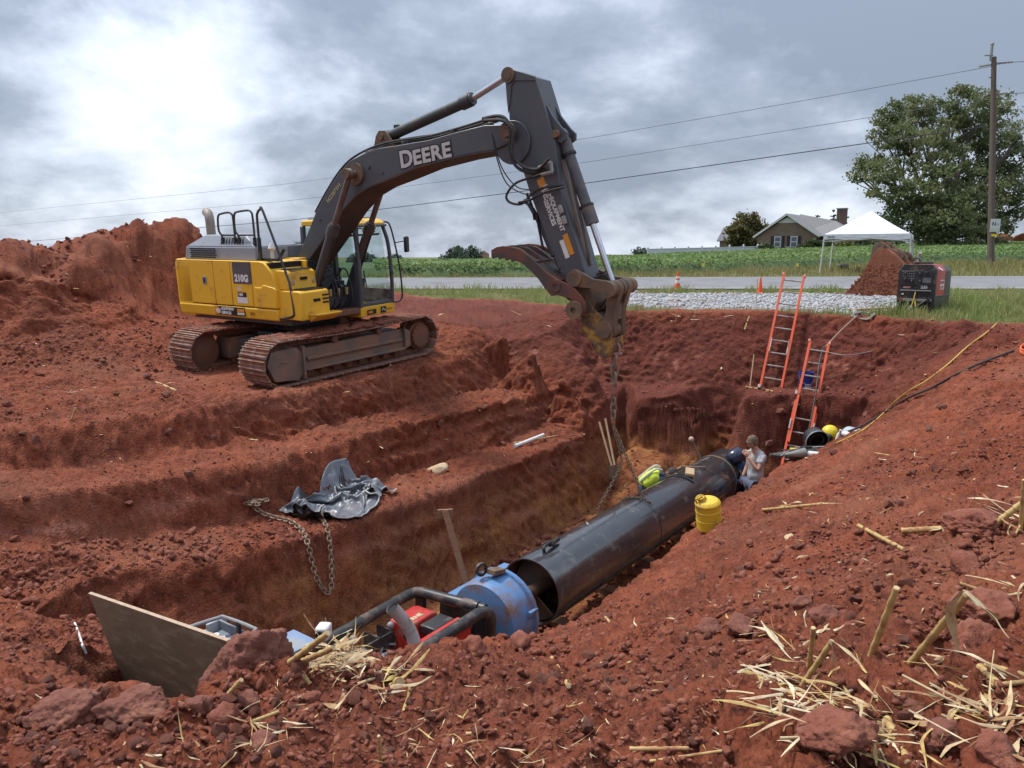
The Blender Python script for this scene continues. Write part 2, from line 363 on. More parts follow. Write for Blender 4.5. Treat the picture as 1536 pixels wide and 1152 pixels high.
def build_points():
    P = []
    def line(pts, step=0.22, jit=0.0):
        pts = [Vector(p) for p in pts]
        for a, b in zip(pts[:-1], pts[1:]):
            k = max(1, int((b - a).length / step))
            for i in range(k): P.append(a.lerp(b, i / k))
        P.append(pts[-1])
    # left side of the pit, terrace by terrace (s along the pipe, t across it, z)
    line([pst(-5.0, -1.9, -3.7), pst(-4.3, -2.1, -3.85), pst(0, -2.1, -3.85), pst(4.5, -2.15, -3.85), pst(6.2, -2.3, -3.75), pst(7.0, -2.5, -3.4)])
    line([pst(-5.0, 0.95, -3.8), pst(0, 0.95, ZFL), pst(7.6, 1.0, ZFL)])
    line([pst(-5.0, -0.5, -3.8), pst(7.6, -0.6, ZFL)], 0.5)
    line([pst(-6.3, -3.6, -1.9), pst(-4.6, -3.35, -2.15), pst(-3.2, -2.95, -2.35), pst(-1.5, -2.65, -2.45), pst(2, -2.62, -2.47), pst(5.6, -2.6, -2.42), pst(6.3, -2.9, -2.3)])
    line([pst(-6.3, -4.5, -1.75), pst(-3.4, -3.95, -2.2), pst(-2.0, -3.7, -2.38), pst(0, -3.6, -2.42), pst(4, -3.6, -2.4), pst(6.2, -3.6, -2.25)])
    line([pst(-6.3, -5.0, -1.4), pst(-3.2, -4.22, -1.60), pst(-1, -3.98, -1.70), pst(3, -3.93, -1.68), pst(6.3, -3.95, -1.72)])
    line([pst(-6.3, -5.9, -1.3), pst(-2.5, -5.1, -1.58), pst(0, -4.95, -1.68), pst(3, -4.95, -1.68), pst(6.3, -5.0, -1.70)])
    line([pst(-6.3, -6.4, -0.85), pst(-4, -5.8, -0.95), pst(-1.5, -5.40, -1.06), pst(2, -5.34, -1.05), pst(5.0, -5.40, -0.97), pst(7.2, -5.8, -0.75)])
    # the pad under the machine
    for s, t, z in ((-5, -8.2, -.86), (-3, -7.5, -1.02), (-1.5, -7, -1.1), (0, -6.4, -1.12), (1.5, -6.3, -1.1), (3, -6.3, -1.04), (4.8, -6.4, -.9), (0, -7.7, -1.07), (2.5, -7.7, -1.0), (5, -7.7, -.82), (0, -9.2, -.98), (2.5, -9.2, -.9), (5, -9.2, -.7), (-1.2, -8.6, -1.03), (-2.5, -9.3, -.93)):
        P.append(pst(s, t, z))
    UV = [  # (bearing, distance) on visible ground
        # spoil hill behind the machine: crest, face, foot
        (-420, 372, 16), (-150, 365, 16.5), (0, 362, 17), (60, 371, 18), (110, 352, 18.5), (150, 339, 19), (205, 336, 19.5), (255, 325, 20), (280, 332, 20.3), (298, 350, 20.6), (330, 372, 21.2), (380, 400, 22), (440, 425, 23),
        (-150, 430, 15.6), (0, 425, 16.2), (80, 425, 16.8), (150, 400, 17.8), (170, 440, 17.6), (210, 430, 18.6), (250, 430, 19.2), (300, 400, 20), (340, 440, 20.5),
        (-200, 520, 14.6), (0, 508, 15.3), (100, 495, 16.0), (190, 492, 16.8), (235, 478, 18.4), (300, 478, 19.4), (420, 470, 21),
        (0, 560, 14.0), (60, 470, 15.9), (-200, 580, 12.6), (130, 540, 15.0),
        # ground between the machine and the grass
        (620, 478, 19.6), (650, 466, 20.6), (700, 461, 21), (760, 464, 20.6), (830, 466, 19.7), (640, 452, 22), (760, 455, 21.6), (860, 458, 20.2), (560, 470, 20.5),
        (700, 500, 18.2), (760, 505, 17.6), (800, 530, 17.1), (820, 500, 18.4), (840, 560, 16.7), (860, 520, 17.9), (870, 600, 16.5), (890, 560, 17.3), (905, 610, 17.0),
        # far wall: rim, bench, lower face
        (845, 466, 19.6), (880, 467, 19.2), (940, 468, 18.7), (1000, 469, 18.3), (1060, 469, 17.9), (1120, 470, 17.5), (1180, 471, 17.2), (1240, 474, 16.7), (1300, 478, 16.2), (1350, 481, 15.5), (1400, 485, 14.8), (1440, 488, 14.1), (1480, 492, 13.3), (1520, 499, 12.6), (1600, 510, 11.6),
        (890, 572, 18.3), (940, 576, 18.0), (1000, 579, 17.5), (1060, 581, 17.1), (1120, 582, 16.8), (1180, 583, 16.5), (1230, 583, 16.1), (1270, 578, 15.7), (1310, 560, 15.5), (1350, 535, 15.2), (1400, 520, 14.6), (1440, 515, 13.9),
        (915, 602, 17.3), (960, 599, 16.9), (1000, 598, 16.6), (1060, 597, 16.2), (1120, 595, 15.9), (1180, 594, 15.6), (1230, 594, 15.2), (1270, 596, 14.95), (1305, 602, 14.7), (1340, 580, 14.6), (1390, 548, 14.2), (1430, 530, 13.6),
        (955, 668, 16.95), (925, 690, 16.7), (1000, 680, 16.7), (1050, 690, 16.3), (950, 705, 16.3), (985, 720, 16.0), (930, 735, 16.35),
        # crest of the right-hand slope, near to far
        (1490, 494, 12.8), (1420, 545, 12.7), (1370, 590, 12.6), (1325, 628, 12.5), (1285, 652, 12.4), (1240, 672, 12.45), (1190, 695, 12.6), (1150, 718, 12.3), (1105, 748, 11.7), (1070, 775, 11.1), (1035, 806, 10.4), (995, 838, 9.7), (950, 872, 8.9), (905, 905, 8.2), (870, 925, 7.7), (835, 948, 7.1), (790, 968, 6.3), (740, 972, 5.6), (690, 976, 4.9), (640, 976, 4.4), (590, 982, 3.95), (540, 985, 3.7), (480, 992, 3.55), (420, 990, 3.5), (370, 1005, 3.5), (310, 1045, 3.45), (250, 1055, 3.5), (195, 1052, 3.7), (150, 1040, 4.1), (110, 1010, 4.7), (60, 985, 5.3), (0, 965, 5.9), (-120, 930, 7.0),
        # right-hand slope
        (1536, 510, 12.3), (1536, 560, 10.2), (1536, 640, 7.3), (1536, 720, 5.4), (1536, 800, 4.1), (1536, 900, 3.05), (1536, 1000, 2.45), (1536, 1152, 1.9), (1700, 560, 9.6), (1700, 800, 3.9), (1700, 1000, 2.3), (1700, 1152, 1.8), (1900, 700, 5), (1900, 1100, 1.8),
        (1450, 570, 11.0), (1430, 620, 9.2), (1420, 690, 7.0), (1400, 760, 5.4), (1400, 850, 4.0), (1400, 950, 3.0), (1390, 1060, 2.45), (1390, 1152, 2.05),
        (1330, 680, 9.0), (1300, 730, 7.4), (1280, 800, 5.6), (1270, 880, 4.2), (1260, 960, 3.35), (1250, 1060, 2.6), (1250, 1152, 2.15),
        (1240, 710, 10.0), (1200, 750, 8.6), (1160, 800, 7.0), (1140, 850, 5.8), (1120, 920, 4.5), (1110, 1000, 3.5), (1100, 1080, 2.75), (1100, 1152, 2.3),
        (1110, 780, 9.4), (1062, 803, 8.95), (1060, 840, 7.6), (1020, 890, 6.3), (980, 940, 5.2), (960, 1010, 3.9), (950, 1090, 2.85), (950, 1152, 2.4),
        (1000, 850, 8.6), (950, 890, 7.7), (900, 930, 6.6), (860, 970, 5.3), (840, 1020, 4.1), (820, 1090, 2.95), (800, 1152, 2.45),
        # near rim
        (740, 992, 4.9), (720, 1030, 3.8), (700, 1090, 2.95), (660, 1152, 2.45), (640, 992, 4.0), (600, 1020, 3.4), (560, 1080, 2.85), (500, 1152, 2.4), (450, 1040, 3.2), (400, 1090, 2.8), (340, 1152, 2.4), (300, 1090, 3.0), (220, 1100, 2.95), (160, 1152, 2.5), (120, 1080, 3.3), (60, 1060, 3.5), (0, 1090, 3.2), (0, 1152, 2.7), (0, 1030, 4.1), (-150, 1000, 4.6), (-150, 1152, 2.6),
        # end of the pit on the left
        (40, 930, 6.6), (0, 900, 7.6), (110, 960, 6.2), (170, 990, 6.5), (90, 900, 7.4), (130, 870, 8.1), (60, 850, 8.3), (0, 830, 8.5), (170, 930, 7.3), (230, 920, 7.8),
        (-120, 850, 8.0), (-250, 800, 8.4), (-250, 900, 6.6), (-250, 700, 10.2)]
    for u, v, D in UV: P.append(atD(u, v, D))
    # foot of the wall under the right-hand crest and the near rim (out of sight)
    line([pst(-5.6, 1.4, -3.6), pst(-4, 1.1, -3.85), pst(-2, 1.0, ZFL)], 0.4)
    line([atD(1060, 640, 16.3) + Vector((0, 0, -1.0)), atD(1120, 690, 15.75) + Vector((0, 0, -1.2)), atD(1180, 690, 15.4) + Vector((0, 0, -1.15)), atD(1230, 690, 15.0) + Vector((0, 0, -1.0)), pst(7.0, 1.6, -3.8)], 0.3)
    for (u, v, D) in ((1325, 628, 12.5), (1240, 672, 12.45), (1150, 718, 12.3), (1070, 775, 11.1), (995, 838, 9.7), (905, 905, 8.2), (835, 948, 7.1), (740, 962, 5.6), (640, 953, 4.4), (480, 992, 3.55), (310, 1045, 3.45), (195, 1052, 3.7)):
        q = atD(u, v, D); w = q - PA; t = w.dot(Pn); s = w.dot(Pa)
        if t > 1.35: P.append(pst(s, max(1.0, t - 0.55), q.z - 0.62 * (q.z - ZFL))); P.append(q + Vector((0, 0, 0)) - Pn * 0.16 - Vector((0, 0, 0.25)))
        else: q2 = q + Vector((-0.25, 0.65, 0)); P.append(Vector((q2.x, q2.y, q.z - 1.3)))
    # level ground all round
    for x in np.arange(-60, 61, 3.0):
        for y in np.arange(-30, 61, 3.0):
            r = math.hypot(x, y)
            ok = y > 24 or (y > 21.5 and x > -1.0) or y < 0.5 or x > 14 + 0.0 * y or (x > 8.6 + (14 - y) * 0.4 and y > 13) or x < -21
            if ok and not (x < -9 and 10 < y < 27): P.append(Vector((x, y, float(far_ground(np.array([x]), np.array([y]))[0]))))
    for u, v, D in ((930, 462, 19.8), (1050, 463, 19.2), (1180, 464, 18.4), (1300, 469, 17.6), (1375, 468, 15.9), (1440, 472, 16), (1500, 470, 16), (900, 452, 21.5), (1000, 450, 22), (1180, 452, 22), (1350, 452, 21), (1500, 450, 20), (1420, 480, 15.0), (1500, 486, 14.0), (1600, 480, 14), (1600, 450, 20), (760, 448, 23), (660, 447, 23.5)):
        P.append(atD(u, v, D))
    return P
def sample_ground():
    P = build_points()
    for x in (-1.2, -0.4, 0.4, 1.2):
        for y in (-1.0, 0.0, 0.8): P.append(Vector((x, y, -0.16)))
    # thin out doubles
    seen = {}; Q = []
    for p in P:
        k = (round(p.x / 0.06), round(p.y / 0.06))
        if k not in seen: seen[k] = 1; Q.append(p)
    v2, _, tri, vo, _, _ = mgeo.delaunay_2d_cdt([Vector((p.x, p.y)) for p in Q], [], [], 0, 1e-4)
    z = [Q[o[0]].z if o else 0 for o in vo]
    from mathutils.bvhtree import BVHTree
    bv = BVHTree.FromPolygons([Vector((p.x, p.y, zz)) for p, zz in zip(v2, z)], [tuple(t) for t in tri])
    r = [0.25, 0.5, 0.8, 1.1, 1.35, 1.55]
    while r[-1] < 6.8: r.append(r[-1] * 1.0085)
    while r[-1] < 12.6: r.append(r[-1] * 1.0042)
    while r[-1] < 19.6: r.append(r[-1] + 0.021)
    while r[-1] < 30: r.append(r[-1] * 1.012)
    while r[-1] < 2500: r.append(r[-1] * 1.045)
    r = np.array(r)
    fine = np.radians(np.arange(-40, 40.01, 0.115)); rest = np.radians(np.arange(43, 318, 4.0))
    th = np.concatenate([fine, rest])
    X = np.outer(r, np.sin(th)); Y = np.outer(r, np.cos(th)); Z = far_ground(X, Y)
    near = r < 46; dn = Vector((0, 0, -1)); rc = bv.ray_cast
    xs = X[near].ravel(); ys = Y[near].ravel(); zs = Z[near].ravel()
    o = Vector((0, 0, 50)); out = zs.copy()
    for i in range(len(xs)):
        o.x = xs[i]; o.y = ys[i]; h = rc(o, dn)
        if h[0] is not None: out[i] = h[0].z
    zb = out.reshape(near.sum(), -1)
    w = np.clip((np.hypot(X[near], Y[near]) - 38) / 7, 0, 1); Z[near] = zb * (1 - w) + Z[near] * w
    nf = len(fine)
    for _ in range(2):   # ease the facets of the triangulation
        A = Z[:, :nf].copy()
        A[1:-1] = 0.25 * Z[:-2, :nf] + 0.5 * Z[1:-1, :nf] + 0.25 * Z[2:, :nf]
        B = A.copy(); B[:, 1:-1] = 0.25 * A[:, :-2] + 0.5 * A[:, 1:-1] + 0.25 * A[:, 2:]
        Z[:, :nf] = B
    return r, th, nf, X, Y, Z
gr_, gth, gnf, GX, GY, GZ = sample_ground()
NR, NT = GX.shape
def gz_grid(x, y, Zg):
    x = np.asarray(x, float); y = np.asarray(y, float); R = np.hypot(x, y); T = np.arctan2(x, y)
    i = np.clip(np.searchsorted(gr_, R) - 1, 0, NR - 2); fi = np.clip((R - gr_[i]) / (gr_[i + 1] - gr_[i]), 0, 1)
    T2 = np.where(T < gth[0], T + 2 * np.pi, T)
    j = np.clip(np.searchsorted(gth, T2) - 1, 0, NT - 1); j2 = (j + 1) % NT
    w = np.where(j2 == 0, gth[0] + 2 * np.pi - gth[-1], gth[j2] - gth[j]); fj = np.clip((T2 - gth[j]) / w, 0, 1)
    return (Zg[i, j] * (1 - fi) + Zg[i + 1, j] * fi) * (1 - fj) + (Zg[i, j2] * (1 - fi) + Zg[i + 1, j2] * fi) * fj
def sstep(a, b, x): t = np.clip((x - a) / (b - a), 0, 1); return t * t * (3 - 2 * t)

# zones of the surface: what the ground is made of
def zones(x, y, z):
    P = np.stack([x, y, np.zeros_like(x)], 1)
    wob = fbm(P, 0.5, 4) * 1.0; wob2 = fbm(P, 2.3, 3, off=40)
    s = (x - PA.x) * Pa.x + (y - PA.y) * Pa.y; t = (x - PA.x) * Pn.x + (y - PA.y) * Pn.y
    # edge of the excavation on the far side (distance beyond the rim)
    rimy = np.interp(x, [-9, -3.0, -1.8, 0, 1.9, 3.6, 6.4, 7.4, 8.2, 8.7, 9.6, 12, 20], [26, 23.0, 22.5, 22.0, 19.2, 18.3, 17.2, 16.2, 14.8, 13.6, 12.5, 11.4, 8])
    d = y - rimy
    grass = sstep(0.1, 0.9, d + wob * 0.7 + wob2 * 0.3)
    grass = np.where((x < -8) & (y < 28), grass * sstep(27.0, 28.5, y + wob), grass)
    # gravel apron between pit and road
    gx0 = np.interp(y, [16, 19, 22, 25, 28], [7.0, 3.6, 2.4, 2.6, 3.6]); gx1 = np.interp(y, [16, 18, 20, 22, 25, 28], [8.0, 9.7, 11.8, 13.0, 14.5, 15.5])
    gravel = sstep(0, 0.7, x - gx0 + wob) * sstep(0, 0.8, gx1 - x + wob) * sstep(0.8, 1.4, d + wob * 0.5) * sstep(26.2, 25.4, y + wob * .5)
    grass = grass * (1 - gravel)
    field = sstep(37, 39, y - np.interp(x / np.maximum(y, 1), [-0.1, 0.1, 0.3, 0.5, 0.7], [0, 1.5, 6, 14, 17]) + wob * 0.4) * (y > 0)
    # yellow-orange subsoil low in the pit
    oz = sstep(-2.55, -3.40, z + 0.35 * wob + 0.35 * wob2) * sstep(8.3, 6.8, s)
    oz = np.maximum(oz, sstep(5.6, 6.6, s) * sstep(-2.35, -2.9, z) * sstep(0.5, -0.6, t))
    oz = np.where(t > 1.1, oz * 0.2, oz)
    oz = np.maximum(oz, 0.5 * sstep(0.25, 0.55, fbm(P, 0.9, 4, off=77) + 0.15) * sstep(-1.3, -0.9, z) * (z < -0.1) * (t < -5.2) * sstep(3, 5, s))
    # raw damp clay of the dug faces at the far end
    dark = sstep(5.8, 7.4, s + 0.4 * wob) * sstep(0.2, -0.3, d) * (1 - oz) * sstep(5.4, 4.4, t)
    return grass, gravel, field, oz, dark, d, s, t
def relief():
    x, y, z = GX.ravel(), GY.ravel(), GZ.ravel()
    n = len(x); G = np.zeros((5, n)); R = np.hypot(x, y); k = R < 60
    g = zones(x[k], y[k], z[k]); 
    for i in range(5): G[i, k] = g[i]
    far = ~k; G[0, far] = 1
    G[2, far] = np.where(y[far] > 0, 1, 0)
    G[2] = np.where((y > 140) | (np.hypot(x, y) > 170), 0, G[2])
    # direction to push: the slope's own normal
    dr = np.gradient(GZ, axis=0) / np.maximum(np.gradient(np.hypot(GX, GY), axis=0), 1e-6)
    dth = np.gradient(GZ, axis=1) / np.maximum(np.abs(np.gradient(np.unwrap(gth)))[None, :] * gr_[:, None], 1e-6)
    st, ct = np.sin(gth)[None, :], np.cos(gth)[None, :]
    nx = -(dr * st + dth * ct); ny = -(dr * ct - dth * st); nz = np.ones_like(nx)
    l = np.sqrt(nx * nx + ny * ny + nz * nz); nx /= l; ny /= l; nz /= l
    P = np.stack([x, y, z], 1)[k]
    soil = (1 - G[0, k]) * (1 - G[1, k]); steep = sstep(0.85, 0.5, nz.ravel()[k])
    s, t = g[6], g[7]
    dug = sstep(-1.2, -1.6, P[:, 2]) * steep
    rough = np.clip(fbm(P, 0.35, 3, off=5) * 2.2 + 0.55, 0.15, 1.2)
    Pw = P + np.stack([fbm(P, 1.1, 2, off=51), fbm(P, 1.1, 2, off=52), 0 * R[k]], 1) * 0.25
    patch = sstep(-.10, .28, fbm(P, 0.55, 3, off=71)); patch2 = sstep(-.15, .25, fbm(P, 1.4, 3, off=72))
    bench = (t < -2.2) * (t > -5.9) * (s < 6.3) * (s > -4.0); big = fbm(P, 0.8, 3, off=31) * 0.15 * (1 - .55 * bench) + fbm(P, 2.0, 3, off=3) * 0.085
    c1 = chunks(Pw, 2.3, 1) * .105 * patch; c2 = chunks(Pw, 5.0, 2) * .062 * (0.25 + .75 * patch2); c3 = chunks(Pw, 11.0, 3) * .034 * (.35 + .65 * patch2); c4 = chunks(Pw, 24.0, 4) * .024
    fine = fbm(P, 9, 4, off=9) * 0.050 + fbm(P, 28, 2, off=2) * 0.018
    near = sstep(9, 3, R[k])
    # bucket-tooth grooves: families of parallel cuts on the dug faces and smeared along the benches
    fl = fbm(P, 0.45, 2, off=21); q1 = s * (0.9 + .25 * np.sign(fl)) * 2.6 + P[:, 2] * 3.6 * np.sign(fl) + fbm(P, .8, 2, off=23) * 1.6
    gr = np.abs(q1 - np.round(q1)) * 2; g1 = (np.clip(gr, .25, 1) - .6) * .11 * sstep(-.12, .12, fbm(P, .8, 2, off=24))
    q2 = t * 4.2 + s * .7 + fbm(P, .5, 2, off=25) * 1.5; g2 = (np.clip(np.abs(q2 - np.round(q2)) * 2, .3, 1) - .6) * .05 * sstep(.02, .2, fbm(P, .6, 2, off=26)) * (t < -2.3) * sstep(-.5, -1.2, P[:, 2])
    qb = np.stack([s * 0.25, P[:, 2] * 3.0, t * 3.0], 1); led = fbm(qb, 1.3, 3, off=61) * 0.13 + np.abs(fbm(qb * .6, 1.0, 2, off=62)) * -.10
    farw = sstep(6.6, 7.6, s)
    dsp = soil * (big * (1 - .6 * farw) + (rough * (c1 + c2) + c3 + c4) * (1 - 0.5 * dug) + fine * (.6 + .8 * rough) + dug * (g1 + led * (1 - .5 * farw)) + g2 * (1 - dug) + near * (fbm(P, 4, 4, off=15) * 0.08 + chunks(Pw, 7.5, 6) * 0.05))
    hill = sstep(-0.2, 0.6, P[:, 2]) * (P[:, 0] < -3) * (P[:, 1] > 10)
    dsp += hill * (chunks(Pw, 1.6, 9) * 0.28 - .1 + chunks(Pw, 3.6, 8) * .12 + fbm(P, 1.0, 4, off=90) * 0.3 - np.abs(fbm(P, 0.7, 3, off=33)) * 0.3)
    dsp += (G[1, k]) * fbm(P, 8, 3) * 0.03 + G[0, k] * fbm(P, 1.2, 3) * 0.06
    dsp *= np.clip(1 - (R[k] - 40) / 15, 0, 1)
    # keep the road bed and the bearing area of the machine calm
    dsp *= 1 - sstep(26.8, 27.4, P[:, 1]) * sstep(38, 36.5, P[:, 1]) * 0.85
    pad = sstep(-9.6, -9.0, t) * sstep(-5.6, -6.1, t) * sstep(-0.6, 0.2, s) * sstep(5.6, 5.0, s)
    dsp *= 1 - 0.6 * pad
    D = np.zeros(n); D[k] = dsp
    global G_SMEAR_SHEEN
    G_SMEAR_SHEEN = np.zeros(n); qs = np.stack([s * .55 + P[:, 2] * .5, P[:, 2] * 5.5 + s * 1.2, t * 4.0], 1); G_SMEAR_SHEEN[k] = soil * np.clip(.25 + steep, 0, 1) * sstep(.10, .30, fbm(qs, 1.0, 4, off=81)) * sstep(-.05, .25, fbm(P, .7, 2, off=82)) * (P[:, 2] < -.9)
    # windrows of clods and tracked ridges on the benches
    V = np.stack([x + nx.ravel() * D, y + ny.ravel() * D, z + nz.ravel() * D], 1)
    return V, G, np.stack([nx.ravel(), ny.ravel(), nz.ravel()], 1), rough, k
GV, GG, GN, g_rough, g_k = relief()
GZ2 = GV[:, 2].reshape(NR, NT)
def gz(x, y): return float(gz_grid(np.array([x]), np.array([y]), GZ2)[0])
def gza(x, y): return gz_grid(x, y, GZ2)
def hit(u, v, d0=1.6, d1=60):
    """where the line of sight meets the ground"""
    D = np.concatenate([np.arange(d0, 22, 0.03), np.arange(22, d1, 0.2)]); r = ray(u, v)
    z = HC + D * r.z; b = gza(D * r.x, D * r.y) > z
    i = int(np.argmax(b)) if b.any() else len(D) - 1
    q = _C + r * float(D[i]); return Vector((q.x, q.y, gz(q.x, q.y)))

def ground_material():
    m = bpy.data.materials.new('ground'); m.use_nodes = True; nt = m.node_tree; b = nt.nodes['Principled BSDF']; N = nt.nodes.new; L = nt.links.new
    b.inputs['Specular IOR Level'].default_value = 0.25
    tc = N('ShaderNodeTexCoord'); vec = tc.outputs['Object']
    def noise(s, d=6, r=0.6, off=0.0):
        mp = N('ShaderNodeMapping'); mp.inputs['Location'].default_value = (off, off * 0.7, off * 0.3); L(vec, mp.inputs[0])
        n = N('ShaderNodeTexNoise'); n.inputs['Scale'].default_value = s; n.inputs['Detail'].default_value = d; n.inputs['Roughness'].default_value = r
        L(mp.outputs[0], n.inputs['Vector']); return n.outputs['Fac']
    def mr(f, a, c, lo=0.0, hi=1.0):
        r = N('ShaderNodeMapRange'); r.inputs[1].default_value = a; r.inputs[2].default_value = c; r.inputs[3].default_value = lo; r.inputs[4].default_value = hi; L(f, r.inputs[0]); return r.outputs[0]
    def mx(f, a, c):
        x = N('ShaderNodeMix'); x.data_type = 'RGBA'
        if isinstance(f, float): x.inputs[0].default_value = f
        else: L(f, x.inputs[0])
        for i, q in ((6, a), (7, c)):
            if isinstance(q, tuple): x.inputs[i].default_value = (*q, 1)
            else: L(q, x.inputs[i])
        return x.outputs[2]
    def mul(a, c):
        x = N('ShaderNodeMath'); x.operation = 'MULTIPLY'; L(a, x.inputs[0])
        if isinstance(c, float): x.inputs[1].default_value = c
        else: L(c, x.inputs[1])
        return x.outputs[0]
    def at(n):
        a = N('ShaderNodeAttribute'); a.attribute_name = n; return a.outputs['Fac']
    soil = mx(mr(noise(1.1, 5), 0.35, 0.65), (0.250, 0.063, 0.029), (0.125, 0.031, 0.016))
    soil = mx(mr(noise(5.5, 8, 0.7, 3), 0.42, 0.66), soil, (0.30, 0.089, 0.043))
    soil = mx(mr(noise(14, 6, 0.7, 8), 0.52, 0.68), soil, (0.070, 0.020, 0.012))
    soil = mx(mul(mr(noise(0.55, 4, 0.6, 12), 0.52, 0.66), 0.45), soil, (0.30, 0.120, 0.070))
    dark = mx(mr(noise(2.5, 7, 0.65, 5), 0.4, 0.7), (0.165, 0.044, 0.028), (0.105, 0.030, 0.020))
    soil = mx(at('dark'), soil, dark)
    org = mx(mr(noise(3.2, 8, 0.7, 7), 0.38, 0.62), (0.42, 0.185, 0.060), (0.22, 0.078, 0.032))
    org = mx(mr(noise(9, 5, 0.7, 17), 0.60, 0.70), org, (0.50, 0.28, 0.12))
    soil = mx(mul(at('orange'), mr(noise(1.6, 7, 0.7, 2), 0.30, 0.62)), soil, org)
    soil = mx(mul(mr(noise(0.7, 6, 0.7, 21), 0.48, 0.64), 0.42), soil, (0.120, 0.040, 0.025))
    soil = mx(mul(at('smear_sheen'), 0.75), soil, (0.330, 0.120, 0.075))  # smeared cut faces, their pale sheen put into the soil colour
    # crumbs of pale straw and quartz
    vo = N('ShaderNodeTexVoronoi'); vo.inputs['Scale'].default_value = 13; L(vec, vo.inputs['Vector'])
    sp = mul(mr(vo.outputs['Distance'], 0.10, 0.07), mr(noise(1.7, 3, 0.6, 9), 0.56, 0.6))
    soil = mx(sp, soil, (0.46, 0.36, 0.25))
    gr = mx(mr(noise(0.5, 6), 0.38, 0.6), (0.115, 0.135, 0.040), (0.20, 0.165, 0.075))
    gr = mx(mr(noise(6, 5, 0.6, 4), 0.4, 0.7), gr, (0.075, 0.105, 0.030))
    vg = N('ShaderNodeTexVoronoi'); vg.inputs['Scale'].default_value = 17; L(vec, vg.inputs['Vector'])
    sepc = N('ShaderNodeSeparateColor'); L(vg.outputs['Color'], sepc.inputs[0])
    gv = mx(sepc.outputs[0], (0.25, 0.25, 0.255), (0.43, 0.425, 0.42))
    fd = mx(mr(noise(1.2, 4), 0.4, 0.6), (0.050, 0.085, 0.022), (0.085, 0.10, 0.035))
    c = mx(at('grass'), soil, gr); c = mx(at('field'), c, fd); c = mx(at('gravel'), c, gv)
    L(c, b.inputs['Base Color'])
    L(mr(at('smear_sheen'), 0.0, 1.0, 0.92, 0.55), b.inputs['Roughness'])
    c2 = mx(mul(at('gravel'), mr(noise(0.9, 5, .65, 6), 0.52, 0.64)), c, (0.20, 0.12, 0.085)); L(c2, b.inputs['Base Color'])
    bm1 = N('ShaderNodeBump'); bm1.inputs['Strength'].default_value = 0.9; bm1.inputs['Distance'].default_value = 0.03
    L(noise(24, 8, 0.72), bm1.inputs['Height'])
    bm2 = N('ShaderNodeBump'); bm2.inputs['Strength'].default_value = 0.7; bm2.inputs['Distance'].default_value = 0.02
    v3 = N('ShaderNodeTexVoronoi'); v3.inputs['Scale'].default_value = 36; L(vec, v3.inputs['Vector'])
    inv = N('ShaderNodeMath'); inv.operation = 'SUBTRACT'; inv.inputs[0].default_value = 1.0; L(v3.outputs['Distance'], inv.inputs[1])
    L(inv.outputs[0], bm2.inputs['Height']); L(bm1.outputs[0], bm2.inputs['Normal']); L(bm2.outputs[0], b.inputs['Normal'])
    return m
M_GROUND = ground_material()
def build_ground():
    i = np.arange(NR - 1)[:, None] * NT; j = np.arange(NT)[None, :]; j2 = (j + 1) % NT
    F = np.stack([(i + j), (i + j2), (i + NT + j2), (i + NT + j)], -1).reshape(-1, 4)[:, ::-1]
    V = np.concatenate([GV, np.array([[0, 0, GV[:NT, 2].mean()]])])
    me = bpy.data.meshes.new('ground'); cen = NR * NT
    T = np.stack([np.full(NT, cen), (np.arange(NT) + 1) % NT, np.arange(NT)], 1)[:, ::-1]
    loops = np.concatenate([F.ravel(), T.ravel()]).astype(np.int32)
    me.vertices.add(len(V)); me.vertices.foreach_set('co', V.astype(np.float32).ravel())
    me.loops.add(len(loops)); me.loops.foreach_set('vertex_index', loops)
    ls = np.concatenate([np.arange(len(F)) * 4, len(F) * 4 + np.arange(NT) * 3]).astype(np.int32)
    lt = np.concatenate([np.full(len(F), 4), np.full(NT, 3)]).astype(np.int32)
    me.polygons.add(len(ls)); me.polygons.foreach_set('loop_start', ls); me.polygons.foreach_set('loop_total', lt)
    me.update(calc_edges=True); me.materials.append(M_GROUND); me.shade_smooth()
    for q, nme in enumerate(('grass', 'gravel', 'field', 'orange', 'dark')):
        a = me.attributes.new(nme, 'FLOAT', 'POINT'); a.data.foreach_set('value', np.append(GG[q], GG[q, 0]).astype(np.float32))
    a = me.attributes.new('smear_sheen', 'FLOAT', 'POINT'); a.data.foreach_set('value', np.append(G_SMEAR_SHEEN, 0).astype(np.float32))
    o = bpy.data.objects.new('ground', me); COL.objects.link(o); tag(o, kind='structure')
    return o
GROUND = build_ground()
# ------------------------------------------------------------------ materials for machines
Y_ = mat('machine_yellow', (0.86, 0.495, 0.038), 0.36, col2=(0.79, 0.44, 0.034), scale=1.5, dirt=(0.30, 0.13, 0.05), dscale=2.2, damt=0.20, bump=0.02)
CHAR = mat('machine_charcoal', (0.074, 0.080, 0.090), 0.36, col2=(0.090, 0.096, 0.106), scale=1.2, dirt=(0.13, 0.095, 0.075), dscale=2.0, damt=0.22)
HOODG = mat('machine_grey_panel', (0.21, 0.235, 0.27), 0.45, col2=(0.25, 0.27, 0.30), scale=1.0, dirt=(0.17, 0.12, 0.09), dscale=2.5, damt=0.25)
BLK = mat('black_rubber', (0.016, 0.016, 0.017), 0.55, col2=(0.03, 0.028, 0.027), scale=4, dirt=(0.10, 0.055, 0.035), dscale=4, damt=0.3)
DARKIN = mat('dark_interior', (0.010, 0.010, 0.011), 0.8)
RAILM = mat('handrail_steel', (0.045, 0.042, 0.045), 0.45)
MUDDY = mat('muddy_steel', (0.150, 0.085, 0.060), 0.75, col2=(0.085, 0.052, 0.040), scale=2.5, dirt=(0.20, 0.085, 0.048), dscale=2.2, damt=0.8, bump=0.25, bscale=25)
